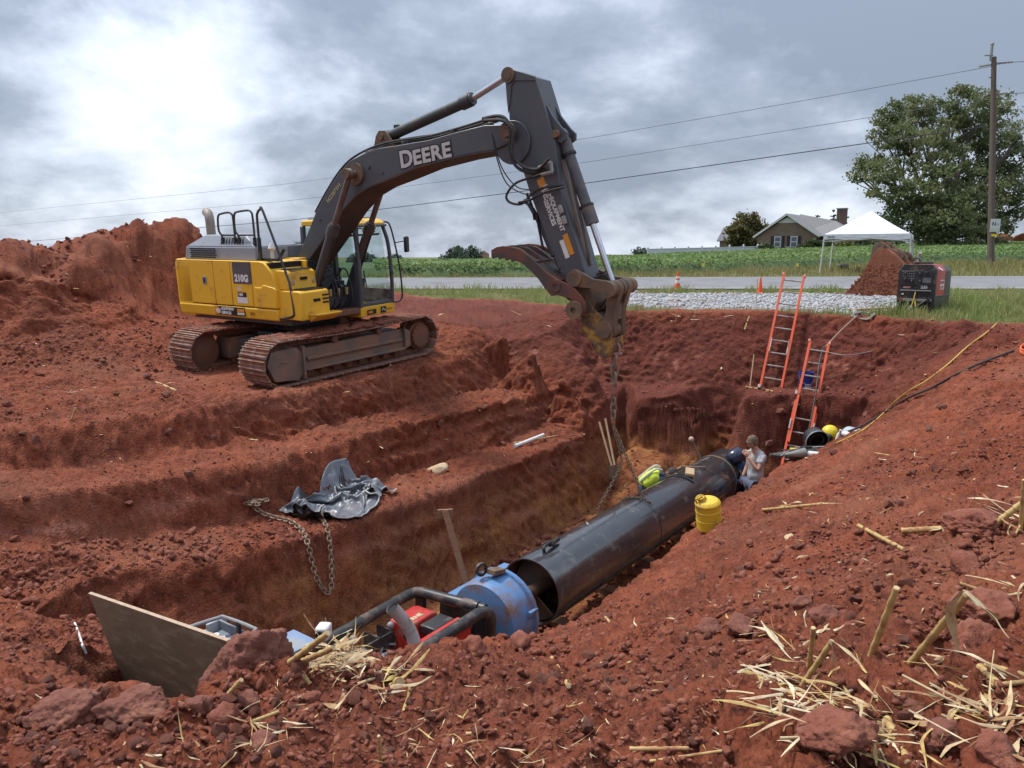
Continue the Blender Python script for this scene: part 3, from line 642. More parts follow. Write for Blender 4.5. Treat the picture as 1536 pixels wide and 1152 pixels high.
FRAMEM = mat('track_frame_steel', (0.105, 0.080, 0.066), 0.55, col2=(0.22, 0.165, 0.125), scale=1.3, dirt=(0.26, 0.135, 0.085), dscale=1.3, damt=0.6, bump=0.12, bscale=20)
SHOEM = mat('track_shoe_steel', (0.36, 0.25, 0.20), 0.5, col2=(0.13, 0.065, 0.045), scale=9, dirt=(0.23, 0.085, 0.045), dscale=6.0, damt=0.74, bump=0.4, bscale=22)
RUSTY = mat('worn_linkage', (0.155, 0.105, 0.068), 0.6, col2=(0.085, 0.055, 0.04), scale=5, dirt=(0.24, 0.14, 0.075), dscale=3.5, damt=0.5, bump=0.15)
CHROME = mat('polished_rod', (0.62, 0.64, 0.68), 0.2, metal=0.9, col2=(0.5, 0.52, 0.55))
RODDIRT = mat('dirty_rod', (0.20, 0.165, 0.15), 0.38, metal=0.5, col2=(0.10, 0.07, 0.06), scale=5)
CHIPY = mat('chipped_yellow', (0.60, 0.32, 0.03), 0.6, col2=(0.48, 0.24, 0.035), scale=4, dirt=(0.135, 0.085, 0.055), dscale=5.5, damt=.92, bump=0.2)
THUMBM = mat('thumb_steel', (0.085, 0.060, 0.050), 0.6, col2=(0.06, 0.045, 0.042), scale=3, dirt=(0.20, 0.072, 0.042), dscale=1.7, damt=0.6, bump=0.15)
LETTER = mat('decal_silver', (0.60, 0.58, 0.55), 0.5)
LETBLK = mat('decal_black', (0.012, 0.012, 0.013), 0.5)
LETWH = mat('decal_white', (0.78, 0.76, 0.72), 0.5)
LETOR = mat('decal_orange', (0.75, 0.30, 0.03), 0.5)
LETDIM = mat('decal_faded', (0.40, 0.17, 0.015), 0.5)
STACK = mat('exhaust_steel', (0.30, 0.26, 0.21), 0.55, col2=(0.20, 0.16, 0.12), scale=5)
GLS = glass()
# ------------------------------------------------------------------ the excavator (x forwards, y to its left, z up, origin under the slew centre)
EO = Vector((-4.287, 16.3, -0.918))
EM = Matrix.Translation(EO) @ Matrix.Rotation(0.059, 4, 'X') @ Matrix.Rotation(-0.022, 4, 'Y') @ Matrix.Rotation(-0.589, 4, 'Z')
EMi = EM.inverted(); EXn = EM.to_3x3().col
def EL(u, v, y=None, x=None, z=None):
    i, val = (1, y) if y is not None else (0, x) if x is not None else (2, z)
    n = EM.to_3x3().col[i]; return EMi @ atP(u, v, EO + n * val, n)
def trace(pts, y): return [(q.x, q.z) for q in (EL(u, v, y=y) for u, v in pts)]
def build_excavator():
    E = thing('excavator', 'large yellow and charcoal tracked excavator on the red pad, boom reaching over the pit', 'excavator', M=EM)
    ident = lambda a, b, h: Vector((a, h, b))
    # ---- tracks
    TR = Matrix.Rotation(0.921 + 0.589, 4, 'Z') @ Matrix.Translation((0, 0, -0.10))
    hx, hz, rr = 1.83, 0.50, 0.40
    L_str = 2 * hx; per = 2 * L_str + 2 * pi * rr; NS = 46; pitch = per / NS
    def loop(d):
        d %= per
        if d < L_str: return Vector((-hx + d, 0, hz + rr)), 0.0
        d -= L_str
        if d < pi * rr: a = d / rr; return Vector((hx + sin(a) * rr, 0, hz + cos(a) * rr)), a
        d -= pi * rr
        if d < L_str: return Vector((hx - d, 0, hz - rr)), pi
        d -= L_str; a = d / rr; return Vector((-hx - sin(a) * rr, 0, hz - cos(a) * rr)), pi + a
    shoe_me = None
    for side in (-1, 1):
        yc = side * 1.2; out = side
        f = MB()
        pr = [(-1.32, .28), (1.40, .28), (1.40, .52), (1.25, .72), (-1.25, .70), (-1.32, .55)]
        f.prism(pr, lambda a, b, h: Vector((a, yc + h, b)), -0.26, 0.26)
        f.box((0, yc + out * .27, .50), (2.5, .10, .06)); f.box((0, yc + out * .27, .30), (2.62, .14, .05))
        track = f.build('track', FRAMEM, E, M=TR, bevel=0.012)
        g = MB(); g.prism([(-2.03, .20), (-1.50, .14), (-1.36, .28), (-1.36, .62), (-1.50, .76), (-2.06, .74), (-2.16, .5)], lambda a, b, h: Vector((a, yc + h, b)), out * .20, out * .34)
        g.box((-1.80, yc + out * .345, .52), (.15, .02, .025)); g.box((-1.38, yc + out * .30, .46), (.05, .2, .62))
        g.build('idler_guard', FRAMEM, track, M=TR, bevel=0.012)
        i = MB(); i.lathe([(.10, -.2), (.36, -.12), (.37, -.05), (.37, .05), (.36, .12), (.10, .2)], (-hx, yc, hz), (0, 1, 0), 28); i.build('idler', MUDDY, track, M=TR)
        d = MB(); d.lathe([(.36, -.05), (.36, .05), (.30, .06), (.30, .22), (.26, .24), (.26, .30), (.20, .31)], (hx, yc, hz), (0, out, 0), 28)
        for k in range(21):
            a = 2 * pi * k / 21; d.box((hx + .37 * cos(a), yc, hz + .37 * sin(a)), (.07, .06, .05), Matrix.Rotation(-a, 3, 'Y'))
        for k in range(14):
            a = 2 * pi * k / 14; d.cyl((hx + .23 * cos(a), yc + out * .30, hz + .23 * sin(a)), (hx + .23 * cos(a), yc + out * .325, hz + .23 * sin(a)), .02, 6)
        d.build('final_drive', MUDDY, track, M=TR)
        gd = MB(); gd.prism([(1.32, .30), (1.46, .34), (1.46, .66), (1.30, .74)], lambda a, b, h: Vector((a, yc + h, b)), out * .1, out * .33); gd.build('drive_guard', FRAMEM, track, M=TR)
        for k in range(8):
            x = -1.16 + k * .33; r = MB(); r.lathe([(.06, -.22), (.085, -.2), (.085, -.08), (.06, -.07), (.06, .07), (.085, .08), (.085, .2), (.06, .22)], (x, yc, hz - rr + .13), (0, 1, 0), 12); r.box((x, yc + out * .235, hz - rr + .17), (.14, .03, .12)); r.build('track_roller', MUDDY, track, M=TR)
        for x in (-.55, .62):
            r = MB(); r.lathe([(.05, -.02), (.05, .16), (.075, .17), (.075, .3), (.05, .31)], (x, yc, hz + rr - .12), (0, out, 0), 12); r.build('carrier_roller', MUDDY, track, M=TR)
        # chain links, one part, and shoes one by one
        ch = MB()
        for k in range(NS):
            p, a = loop(k * pitch); Rm = Matrix.Rotation(a, 3, 'Y')
            if abs(sin(a)) < .1 and a < 1: p = p - Vector((0, 0, .05 * (1 - ((p.x + .55) / 1.4) ** 2) if abs(p.x) < 1.6 else 0))
            for sy in (-.11, .11): ch.box(p + Rm @ Vector((0, 0, -.06)) + Vector((0, yc + sy, 0)), (pitch * .94, .045, .10), Rm)
            ch.cyl(p + Rm @ Vector((pitch / 2, 0, -.06)) + Vector((0, yc - .15, 0)), p + Rm @ Vector((pitch / 2, 0, -.06)) + Vector((0, yc + .15, 0)), .028, 6)
        tag(ch.build('link_chain', MUDDY, track, M=TR), kind='stuff')
        if shoe_me is None:
            s = MB(); s.box((0, 0, .012), (pitch * .97, .78, .022))
            for gx, gh in ((-.072, .035), (0, .030), (.072, .035)): s.hexa([(gx - .012, -.39, .02), (gx + .012, -.39, .02), (gx + .012, .39, .02), (gx - .012, .39, .02)], [(gx - .006, -.385, .02 + gh), (gx + .006, -.385, .02 + gh), (gx + .006, .385, .02 + gh), (gx - .006, .385, .02 + gh)])
            shoe0 = s.build('track_shoe', SHOEM, track); shoe_me = shoe0
        for k in range(NS):
            p, a = loop(k * pitch + .04)
            sag = .045 * max(0, 1 - ((p.x + .0) / 1.5) ** 2) if a < .5 else 0
            Mx = TR @ Matrix.Translation(p + Vector((0, yc, -sag))) @ Matrix.Rotation(a, 4, 'Y')
            if k == 0 and side == -1: shoe0.matrix_local = Mx
            else: clone(shoe_me, track, M=Mx)
        # mud packed along the upper run
        mv = MB(); rs = random.Random(5 + side)
        for k in range(420):
            p, a = loop(rs.uniform(0, L_str + .7)); w = rs.uniform(.02, .085)
            mv.ball(p + Vector((0, yc + rs.uniform(-.38, .38), 0)) + Matrix.Rotation(a, 3, 'Y') @ Vector((0, 0, .055)) - Vector((0, 0, .03 if a < .5 else 0)), w, 6, 4, (1.3, 1.3, .55), Matrix.Rotation(rs.uniform(0, 6), 3, 'Z'))
        tag(mv.build('packed_mud', M_MUD, track, M=TR, smooth=30), kind='stuff')
    # ---- centre frame and slew ring
    c = MB(); c.box((0, 0, .62), (1.5, 1.5, .34))
    for sx in (-1, 1):
        for sy in (-1, 1): c.hexa([(sx * .35, sy * .6, .40), (sx * .95, sy * .98, .36), (sx * .95 + .001, sy * 1.0, .36), (sx * .36, sy * .62, .40)][::1], [(sx * .1, sy * .6, .80), (sx * .75, sy * .98, .66), (sx * .75 + .001, sy * 1.0, .66), (sx * .11, sy * .62, .80)])
    for sx in (-1, 1):
        for sy in (-1, 1): c.bar((sx * .35, sy * .45, .58), (sx * .95, sy * 1.05, .50), .36, .30)
    c.build('centre_frame', CHAR, E, M=TR, bevel=0.01)
    s = MB(); s.lathe([(.62, .76), (.66, .76), (.66, .90), (.60, .90)], (0, 0, 0), (0, 0, 1), 40)
    for k in range(60): a = 2 * pi * k / 60; s.box((.665 * cos(a), .665 * sin(a), .83), (.03, .03, .10), Matrix.Rotation(a, 3, 'Z'))
    s.build('slew_ring', BLK, E)
    # ---- upper structure
    d = MB(); d.box((-.75, 0, 1.0), (3.1, 2.2, .10)); d.box((-.6, 0, 1.06), (2.6, .95, .16)); d.build('deck', CHAR, E)
    yR = -1.35
    w = MB()   # counterweight, rounded in plan
    plan = [(-2.42, -1.35), (-2.60, -1.22), (-2.76, -.8), (-2.85, -.3), (-2.87, 0), (-2.85, .3), (-2.76, .8), (-2.60, 1.22), (-2.42, 1.35), (-1.95, 1.35), (-1.95, -1.35)]
    rings = []
    for z, k in ((1.03, .94), (1.09, .985), (1.20, 1.0), (2.05, 1.0), (2.14, .985), (2.19, .95)): rings.append([((x + 1.95) * k - 1.95, y * (k * .5 + .5), z) for x, y in plan])
    n = len(plan); vs = [p for r in rings for p in r]
    w.add(vs, [(i * n + k, i * n + (k + 1) % n, (i + 1) * n + (k + 1) % n, (i + 1) * n + k) for i in range(len(rings) - 1) for k in range(n)] + [tuple(range(n)), tuple((len(rings) - 1) * n + k for k in range(n))])
    w.build('counterweight', Y_, E, smooth=50)
    def panel(name, x0, x1, z0, z1, m=Y_, y=yR, th=.05, bv=.018):
        q = MB(); q.box(((x0 + x1) / 2, y + th / 2, (z0 + z1) / 2), (x1 - x0, th, z1 - z0)); return q.build(name, m, E, bevel=bv)
    # right-hand doors, with seams between
    p1 = panel('side_door', -2.40, -1.180, 1.305, 2.165); p2 = panel('side_door', -1.157, -.633, 1.305, 2.165); p3 = panel('side_door', -.610, .015, 1.305, 2.165)
    q = MB(); q.box((-1.46, yR - .004, 1.78), (.13, .014, .16)); lt = q.build('door_latch', HOODG, p1, bevel=.004)
    q = MB(); q.box((-1.46, yR - .012, 1.78), (.05, .012, .09)); q.build('latch_handle', LETBLK, p1)
    q = MB(); q.hexa([(-2.42, -1.34, 1.06), (.72, -1.34, 1.06), (.72, -.9, 1.06), (-2.42, -.9, 1.06)], [(-2.42, -1.37, 1.285), (.72, -1.37, 1.285), (.72, -.9, 1.285), (-2.42, -.9, 1.285)]); q.build('side_skirt', Y_, E, bevel=.03)
    q = MB(); q.box((-.95, -.70, 1.72), (3.0, 1.2, .88)); q.box((-1.42, .75, 1.62), (1.85, 1.1, .95)); q.build('engine_bay', DARKIN, E)
    # roof of the right-hand side, yellow
    q = MB(); q.box((-1.18, -.93, 2.175), (2.42, .84, .03)); q.build('walkway', Y_, E, bevel=.008)
    # fuel tank with its sloping nose
    q = MB(); q.prism([(.032, 1.30), (.72, 1.30), (.72, 1.72), (.63, 1.98), (.42, 2.17), (.30, 2.19), (.032, 2.19)], ident, yR, -.55); q.build('fuel_tank', Y_, E, bevel=.03)
    q = MB(); q.prism([(.10, 1.31), (.735, 1.31), (.735, 1.67), (.70, 1.70), (.36, 1.75), (.30, 1.70), (.10, 1.70)], ident, yR - .025, -1.0); q.build('tank_lower_door', Y_, E, bevel=.02)
    # tool boxes and steps ahead of the tank
    q = MB(); q.prism([(.66, 1.66), (1.00, 1.66), (.98, 1.98), (.90, 2.02), (.62, 2.03)], ident, -1.26, -.58); tb = q.build('tool_box', Y_, E, bevel=.02)
    q = MB(); q.box((1.0, -.90, 1.86), (.03, .16, .055)); q.build('box_handle', DARKIN, tb)
    for y in (-1.16, -.66):
        q = MB(); q.box((1.0, y, 1.80), (.03, .06, .08)); q.build('box_latch', CHROME, tb, bevel=.006)
    q = MB(); q.prism([(.70, 1.10), (1.34, 1.10), (1.34, 1.62), (1.28, 1.65), (.70, 1.65)], ident, -1.30, -.60); lb = q.build('step_box', Y_, E, bevel=.02)
    q = MB(); q.box((1.342, -.92, 1.46), (.02, .17, .055)); q.build('box_handle', DARKIN, lb)
    for k in range(3):
        q = MB(); q.box((1.342, -.70, 1.40 + k * .07), (.02, .15, .03)); q.build('vent_slot', DARKIN, lb)
    q = MB(); q.box((1.42, -.82, 1.20), (.28, .66, .03)); q.hexa([(1.34, -1.12, 1.06), (1.52, -1.12, 1.16), (1.52, -.5, 1.16), (1.34, -.5, 1.06)], [(1.34, -1.12, 1.185), (1.54, -1.12, 1.185), (1.54, -.5, 1.185), (1.34, -.5, 1.185)]); q.build('step', Y_, E, bevel=.008)
    q = MB()
    for k in range(9): q.box((.70 + k * .036, -.92, 2.035), (.018, .5, .02))
    for k in range(9): q.box((.98 + k * .036, -.92, 1.662), (.018, .5, .02))
    q.build('tread_plate', BLK, E)
    # bulkhead beside the boom, with the dark opening
    q = MB(); q.box((.22, -.50, 1.92), (.9, .06, .5)); q.box((.1, -.42, 2.18), (.75, .2, .05)); q.build('inner_panel', Y_, E, bevel=.01)
    q = MB(); q.box((.70, -.40, 1.98), (.03, .20, .34)); q.build('inner_opening', DARKIN, E)
    q = MB(); q.box((.62, -.52, 1.38), (.75, .05, .52)); q.build('boom_bay_panel', Y_, E)
    # hood: raised grey cowl at the rear right, lower dark cover beyond
    q = MB(); zt = 2.68; zb = 2.19
    q.hexa([(-2.25, -1.22, zb), (.05, -1.22, zb), (.05, -.10, zb), (-2.25, -.10, zb)], [(-2.20, -1.20, zb + .26), (.02, -1.20, zb + .26), (.02, -.12, zb + .26), (-2.20, -.12, zb + .26)])
    q.hexa([(-2.20, -1.20, zb + .26), (.02, -1.20, zb + .26), (.02, -.12, zb + .26), (-2.20, -.12, zb + .26)], [(-1.72, -1.04, zt), (-.42, -1.04, zt), (-.42, -.2, zt), (-1.72, -.2, zt)])
    hd = q.build('hood', HOODG, E, bevel=.02)
    q = MB()
    for i in range(13):
        for k in range(5): q.box((-2.02 + i * .066 + (.033 if k % 2 else 0), -1.222, zb + .05 + k * .042), (.042, .012, .024))
    q.build('vent_holes', DARKIN, hd)
    q = MB()
    for k in range(9):
        a = Vector((-1.05 + k * .085, -1.165, zb + .31)); b = Vector((-1.13 + k * .085, -1.075, zt - .06)); q.bar(a, b, .03, .02, (0, -1, 1))
    q.build('louvre', DARKIN, hd)
    q = MB(); q.hexa([(-1.9, -.10, 2.15), (-.50, -.10, 2.15), (-.50, 1.28, 2.15), (-1.9, 1.28, 2.15)], [(-1.85, -.08, 2.44), (-.53, -.08, 2.44), (-.53, 1.22, 2.44), (-1.85, 1.22, 2.44)]); q.hexa([(-.49, -.42, 2.10), (.15, -.42, 2.10), (.15, .26, 2.10), (-.49, .26, 2.10)], [(-.49, -.40, 2.44), (.02, -.40, 2.44), (.02, .25, 2.44), (-.49, .25, 2.44)]); q.box((-1.1, .55, 2.45), (.9, 1.1, .03)); q.build('engine_cover', CHAR, E, bevel=.025)
    q = MB(); q.tube(curve_pts([(-2.00, -.70, 2.45), (-2.00, -.70, 2.85), (-2.02, -.69, 3.00), (-2.12, -.64, 3.11), (-2.30, -.55, 3.14)], 6), .095, 14); q.build('exhaust_pipe', STACK, E)
    q = MB(); q.cyl((-.18, -1.02, 2.2), (-.18, -1.02, 2.33), .07, 14); q.cyl((-.18, -1.02, 2.33), (-.18, -1.02, 2.37), .085, 14); q.build('filler_cap', mat('brass_cap', (.55, .28, .05), .5), E)
    q = MB(); q.cyl((.25, -.98, 2.2), (.25, -.98, 2.36), .035, 8); q.lathe([(.03, 0), (.075, .06), (.03, .16)], (.25, -.98, 2.36), (0, 0, 1), 10); q.build('beacon', LETWH, E)
    # handrails
    def rail(P, r=.021): q = MB(); q.tube(P, r, 8); return q.build('handrail', RAILM, E)
    def hoop(x0, x1, xm, z0, z1, y):
        return curve_pts([(x0 + .10, y, z0), (x0 + .10, y, z0 + .42), (x0, y, z0 + .56), (x0, y, z1 - .14), (x0 + .04, y, z1 - .03), (x0 + .14, y, z1), (x1 - .14, y, z1 + .02), (x1 - .04, y, z1 - .01), (x1, y, z1 - .14), (x1, y, z0)], 3)
    yh = -1.14
    rail(hoop(-1.12, -.63, 0, 2.20, 3.10, yh)); rail([(-1.02, yh, 2.68), (-.63, yh, 2.68)], .017)
    rail(hoop(-.60, -.03, 0, 2.20, 3.13, yh)); rail([(-.50, yh, 2.68), (-.03, yh, 2.68)], .017)
    rail(curve_pts([(.16, yh - .05, 2.20), (.16, yh - .05, 2.95), (.19, yh - .05, 3.10), (.29, yh - .06, 3.16), (.40, yh - .08, 3.10), (.95, yh - .12, 1.95), (1.05, yh - .14, 1.7), (1.12, yh - .16, 1.28), (1.08, yh - .17, 1.18), (.85, yh - .17, 1.12), (.72, yh - .17, 1.10)], 4), .024)
    q = MB()
    for x in (-1.02, -.63, -.50, -.03, .16): q.box((x, yh - (.05 if x > 0 else 0), 2.42), (.055, .05, .42))
    q.bar((-1.1, yh, 2.215), (.62, yh, 2.215), .06, .05); q.bar((.62, yh, 2.215), (.80, yh, 2.42), .04, .04); q.build('rail_base', BLK, E)
    # decals on the doors
    XZ = Matrix(((1, 0, 0, 0), (0, 0, -1, 0), (0, 1, 0, 0), (0, 0, 0, 1)))    # text lying in the x-z plane, read from -y
    def at_(x, y, z, rot=0): return Matrix.Translation((x, y, z)) @ XZ @ Matrix.Rotation(rot, 4, 'Z')
    q = MB(); q.box((-.25, yR - .003, 1.96), (.55, .008, .42)); q.build('model_plate', CHAR, p3)
    text_mesh('model_number', '210G', .185, LETWH, p3, at_(-.475, yR - .010, 1.795), bold=.010)
    text_mesh('model_suffix', 'LC', .115, LETWH, p3, at_(-.44, yR - .004, 1.62), bold=.004)
    q = MB(); q.box((-.30, yR - .003, 1.425), (.30, .006, .12)); s1 = q.build('sticker', LETWH, p3)
    q = MB(); q.box((-.30, yR - .003, 1.535), (.26, .006, .09)); q.build('sticker', LETBLK, p3)
    text_mesh('sticker_text', 'H&E', .07, LETWH, p3, at_(-.40, yR - .008, 1.512), bold=.003)
    q = MB(); q.box((-.72, yR - .014, 1.19), (.95, .012, .17)); dk = q.build('dealer_decal', LETBLK, E)
    q = MB(); q.box((-1.12, yR - .021, 1.19), (.13, .004, .15)); q.build('decal_mark', LETOR, dk)
    text_mesh('decal_letters', 'H&E', .11, LETWH, dk, at_(-1.155, yR - .025, 1.145), bold=.004, sx=.75)
    text_mesh('decal_text', 'EQUIPMENT', .075, LETWH, dk, at_(-.98, yR - .022, 1.205), bold=.003)
    text_mesh('decal_text', 'SERVICES', .075, LETWH, dk, at_(-.98, yR - .022, 1.125), bold=.003)
    q = MB(); q.box((-.37, yR - .0215, 1.215), (.22, .004, .07)); q.build('decal_strip', LETOR, dk)
    q = MB(); q.box((-.37, yR - .0215, 1.15), (.22, .004, .04)); q.build('decal_strip', LETWH, dk)
    text_mesh('stencil_number', '2201', .075, LETDIM, E, at_(-.10, yR - .014, 1.15), bold=.003)
    # ---- cab
    x0, x1, y0, y1, zb_, zt_ = -.42, 1.23, .33, 1.33, 1.09, 2.92
    cb = MB()
    q = MB(); q.hexa([(-.45, .31, .95), (1.23, .33, .95), (1.23, 1.33, .95), (-.45, 1.33, .95)], [(-.45, .31, 1.16), (1.25, .33, 1.16), (1.25, 1.33, 1.16), (-.45, 1.33, 1.16)])
    cab = q.build('cab', Y_, E, bevel=.015)
    def pl(P, w_=.07, m=CHAR, nm='cab_pillar', d=.08):
        q = MB()
        for a, b in zip(P[:-1], P[1:]): q.bar(a, b, w_, d, (1, 0, 0))
        return q.build(nm, m, cab, bevel=.012)
    fb, ft = 1.22, 1.10
    q = MB(); q.tube(curve_pts([(fb, y0 + .03, 1.16), (fb + .02, y0 + .03, 1.7), (fb - .02, y0 + .04, 2.4), (ft, y0 + .08, 2.80)], 5), .045, 8); q.build('cab_pillar', CHAR, cab)
    q = MB(); q.tube(curve_pts([(fb, y1 - .03, 1.16), (fb + .02, y1 - .03, 1.7), (fb - .02, y1 - .04, 2.4), (ft, y1 - .08, 2.80)], 5), .04, 8); q.build('cab_pillar', CHAR, cab)
    pl([(x0 + .03, y0 + .04, 1.16), (x0 + .03, y0 + .07, 2.8)], .10); pl([(x0 + .03, y1 - .04, 1.16), (x0 + .03, y1 - .07, 2.8)], .10); pl([(.30, y1 - .03, 1.16), (.30, y1 - .06, 2.8)], .07)
    q = MB()   # lower right side panel, rising towards the front as in the picture
    q.prism([(x0 + .05, 1.16), (fb, 1.16), (fb + .01, 1.9), (fb - .12, 2.2), (fb - .10, 1.66), (.78, 1.54), (.45, 1.75), (.05, 1.95), (x0 + .05, 1.98)], ident, y0, y0 + .05); q.build('cab_side_panel', CHAR, cab, bevel=.01)
    q = MB(); q.prism([(x0 + .05, 1.16), (.3, 1.16), (fb, 1.16), (fb, 1.45), (.3, 1.45), (x0 + .05, 1.45)], ident, y1 - .05, y1); q.build('cab_door_panel', CHAR, cab, bevel=.01)
    q = MB(); q.prism([(x0, 2.80), (x0 + .02, 2.92), (.75, 2.95), (1.02, 2.92), (1.16, 2.84), (1.12, 2.78)], ident, y0 + .04, y1 - .04); rf = q.build('cab_roof', Y_, cab, bevel=.03)
    q = MB(); q.box((.28, .83, 2.955), (1.1, .78, .03)); q.build('roof_hatch', HOODG, rf, bevel=.01)
    q = MB(); q.box((1.19, .83, 1.20), (.10, .96, .07)); q.box((1.15, .83, 2.79), (.10, .9, .05)); q.build('windscreen_frame', CHAR, cab, bevel=.012)
    q = MB(); q.add([(fb + .005, y0 + .06, 1.23), (fb + .005, y1 - .06, 1.23), (fb + .015, y1 - .06, 1.60), (fb + .015, y0 + .06, 1.60)], [(0, 1, 2, 3)]); q.build('lower_windscreen', glass('dusty_glass', (.8, .86, .84), .5), cab, smooth=0)
    q = MB(); q.add([(x0 + .1, y0 + .03, 1.98), (.05, y0 + .03, 1.95), (.45, y0 + .03, 1.75), (.78, y0 + .03, 1.55), (fb - .12, y0 + .03, 1.68), (fb - .14, y0 + .05, 2.3), (ft - .1, y0 + .07, 2.78), (x0 + .1, y0 + .07, 2.78)], [tuple(range(8))]); q.build('side_window', GLS, cab, smooth=0)
    q = MB(); q.add([(x0 + .1, y1 - .03, 1.45), (fb - .06, y1 - .03, 1.45), (ft - .06, y1 - .07, 2.78), (x0 + .1, y1 - .07, 2.78)], [(0, 1, 2, 3)]); q.build('door_window', GLS, cab, smooth=0)
    q = MB(); q.add([(x0 + .02, y0 + .1, 1.6), (x0 + .02, y1 - .1, 1.6), (x0 + .02, y1 - .1, 2.76), (x0 + .02, y0 + .1, 2.76)], [(0, 1, 2, 3)]); q.build('rear_window', GLS, cab, smooth=0)
    q = MB(); q.bar((.95, y0 + .1, 2.62), (1.02, y1 - .1, 2.62), .03, .02); q.tube(curve_pts([(1.1, .5, 2.72), (1.0, .7, 2.74), (1.02, .95, 2.68), (.98, 1.15, 2.66)], 4), .012, 6); q.box((.86, .82, 2.60), (.32, .8, .03)); q.build('raised_windscreen', CHAR, cab)
    q = MB(); q.box((-.02, .80, 1.48), (.42, .42, .12)); q.box((-.24, .80, 1.82), (.11, .40, .62)); q.box((-.26, .80, 2.20), (.08, .22, .16)); q.build('seat', BLK, cab, bevel=.04)
    for y in (.53, 1.13):
        q = MB(); q.box((.36, y, 1.56), (.34, .16, .22)); q.tube([(.46, y, 1.65), (.50, y, 1.86)], .014, 6); q.ball((.505, y, 1.90), .035, 8, 6, (1, 1, 1.5)); q.build('joystick_console', BLK, cab, bevel=.01)
    for y in (.76, .90):
        q = MB(); q.tube([(.98, y, 1.24), (.88, y, 1.50), (.82, y, 1.86)], .014, 6); q.box((1.0, y, 1.26), (.20, .10, .04)); q.build('travel_lever', BLK, cab)
    q = MB(); q.box((.92, .56, 1.86), (.05, .14, .19)); q.tube([(.92, .56, 1.4), (.92, .56, 1.8)], .012, 6); q.build('monitor', BLK, cab, bevel=.01)
    # front handrail and mirror beside the windscreen's far edge
    q = MB(); q.tube(curve_pts([(1.02, 1.34, 2.86), (1.14, 1.43, 2.80), (1.26, 1.46, 2.30), (1.34, 1.47, 1.8), (1.36, 1.47, 1.30), (1.30, 1.42, 1.18), (1.20, 1.34, 1.16)], 5), .018, 8); q.build('cab_handrail', BLK, cab)
    q = MB(); q.tube([(1.26, 1.46, 2.42), (1.30, 1.66, 2.44)], .012, 6); ms = q.build('mirror_arm', BLK, cab)
    q = MB(); q.box((1.29, 1.77, 2.37), (.07, .20, .34), Matrix.Rotation(.35, 3, 'Z')); q.build('mirror', BLK, ms, bevel=.03)
    q = MB(); q.ball((1.245, 1.30, 1.79), .08, 10, 7, (.4, .7, 1.1)); q.build('work_light', BLK, cab)
    text_mesh('cab_number', '1623874', .06, LETDIM, cab, Matrix.Translation((1.256, 1.05, 1.03)) @ Matrix(((0, 0, 1, 0), (1, 0, 0, 0), (0, 1, 0, 0), (0, 0, 0, 1))))
    q = MB(); q.box((1.255, .98, 1.05), (.006, .15, .13)); em = q.build('cab_emblem', LETBLK, cab, bevel=.0)
    q = MB(); q.tube(curve_pts([(1.26, .93, 1.03), (1.26, .97, 1.07), (1.26, 1.01, 1.03), (1.26, 1.03, 1.05)], 4), .008, 5); q.tube([(1.26, .97, 1.07), (1.26, .95, 1.095)], .006, 5); q.build('emblem_mark', LETWH, em)
    q = MB(); q.box((1.255, .63, 1.04), (.006, .26, .10)); st = q.build('cab_sticker', LETBLK, cab)
    text_mesh('cab_sticker_text', 'H&E', .07, LETOR, st, Matrix.Translation((1.26, .52, 1.015)) @ Matrix(((0, 0, 1, 0), (1, 0, 0, 0), (0, 1, 0, 0), (0, 0, 0, 1))), bold=.003)
    # ---- boom
    yb = .32
    top = [(440, 400), (457, 361), (474, 317), (491, 286), (508, 259), (525, 241), (548, 229), (569, 222), (602, 217), (643, 210), (685, 198), (726, 188), (758, 187), (768, 193)]
    bot = [(770, 205), (765, 214), (742, 225), (721, 228), (684, 235), (630, 249), (589, 266), (558, 278), (535, 292), (513, 317), (487, 356), (462, 392), (447, 410)]
    P = trace(top + bot, -yb)
    q = MB(); q.prism(P, ident, -yb, yb); boom = q.build('boom', CHAR, E, bevel=.012)
    U_ = mat('boom_underside', (0.060, 0.050, 0.046), 0.7, col2=(0.045, 0.040, 0.038), scale=2, dirt=(0.14, 0.080, 0.055), dscale=1.6, damt=.5)
    q = MB(); nb = [trace([p], -yb)[0] for p in bot[2:]]
    for (xa, za), (xb, zb2) in zip(nb[:-1], nb[1:]): q.bar((xa, 0, za - .012), (xb, 0, zb2 - .012), 2 * yb + .05, .02, (0, 0, 1))
    q.build('boom_flange', U_, boom)
    tp = EL(763, 198, y=-yb); q = MB(); q.cyl((tp.x, -.42, tp.z), (tp.x, .42, tp.z), .085, 20); q.ring((tp.x, -.36, tp.z), (0, 1, 0), .09, .15, .05); q.build('arm_pivot_pin', RUSTY, boom)
    tc0 = EL(524, 261, y=-.5); q = MB(); q.cyl((tc0.x, -.60, tc0.z), (tc0.x, .60, tc0.z), .065, 16); q.ring((tc0.x, -.345, tc0.z), (0, 1, 0), .07, .20, .05, 28); q.cyl((tc0.x, -.62, tc0.z), (tc0.x, -.55, tc0.z), .10, 12); q.build('boom_cylinder_pin', RUSTY, boom)
    for u, v, s_ in ((553, 251, .035), (574, 259, .02), (480, 330, .02)):
        c0 = EL(u, v, y=-yb); q = MB(); q.cyl((c0.x, -yb - .03, c0.z), (c0.x, -yb, c0.z), s_, 10); q.build('boom_lug', CHAR, boom)
    # lettering on the boom, with its dark outline
    a = EL(600, 253, y=-yb); b = EL(686, 233, y=-yb); ang = atan2(b.z - a.z, b.x - a.x); Lw = sqrt((b.x - a.x) ** 2 + (b.z - a.z) ** 2)
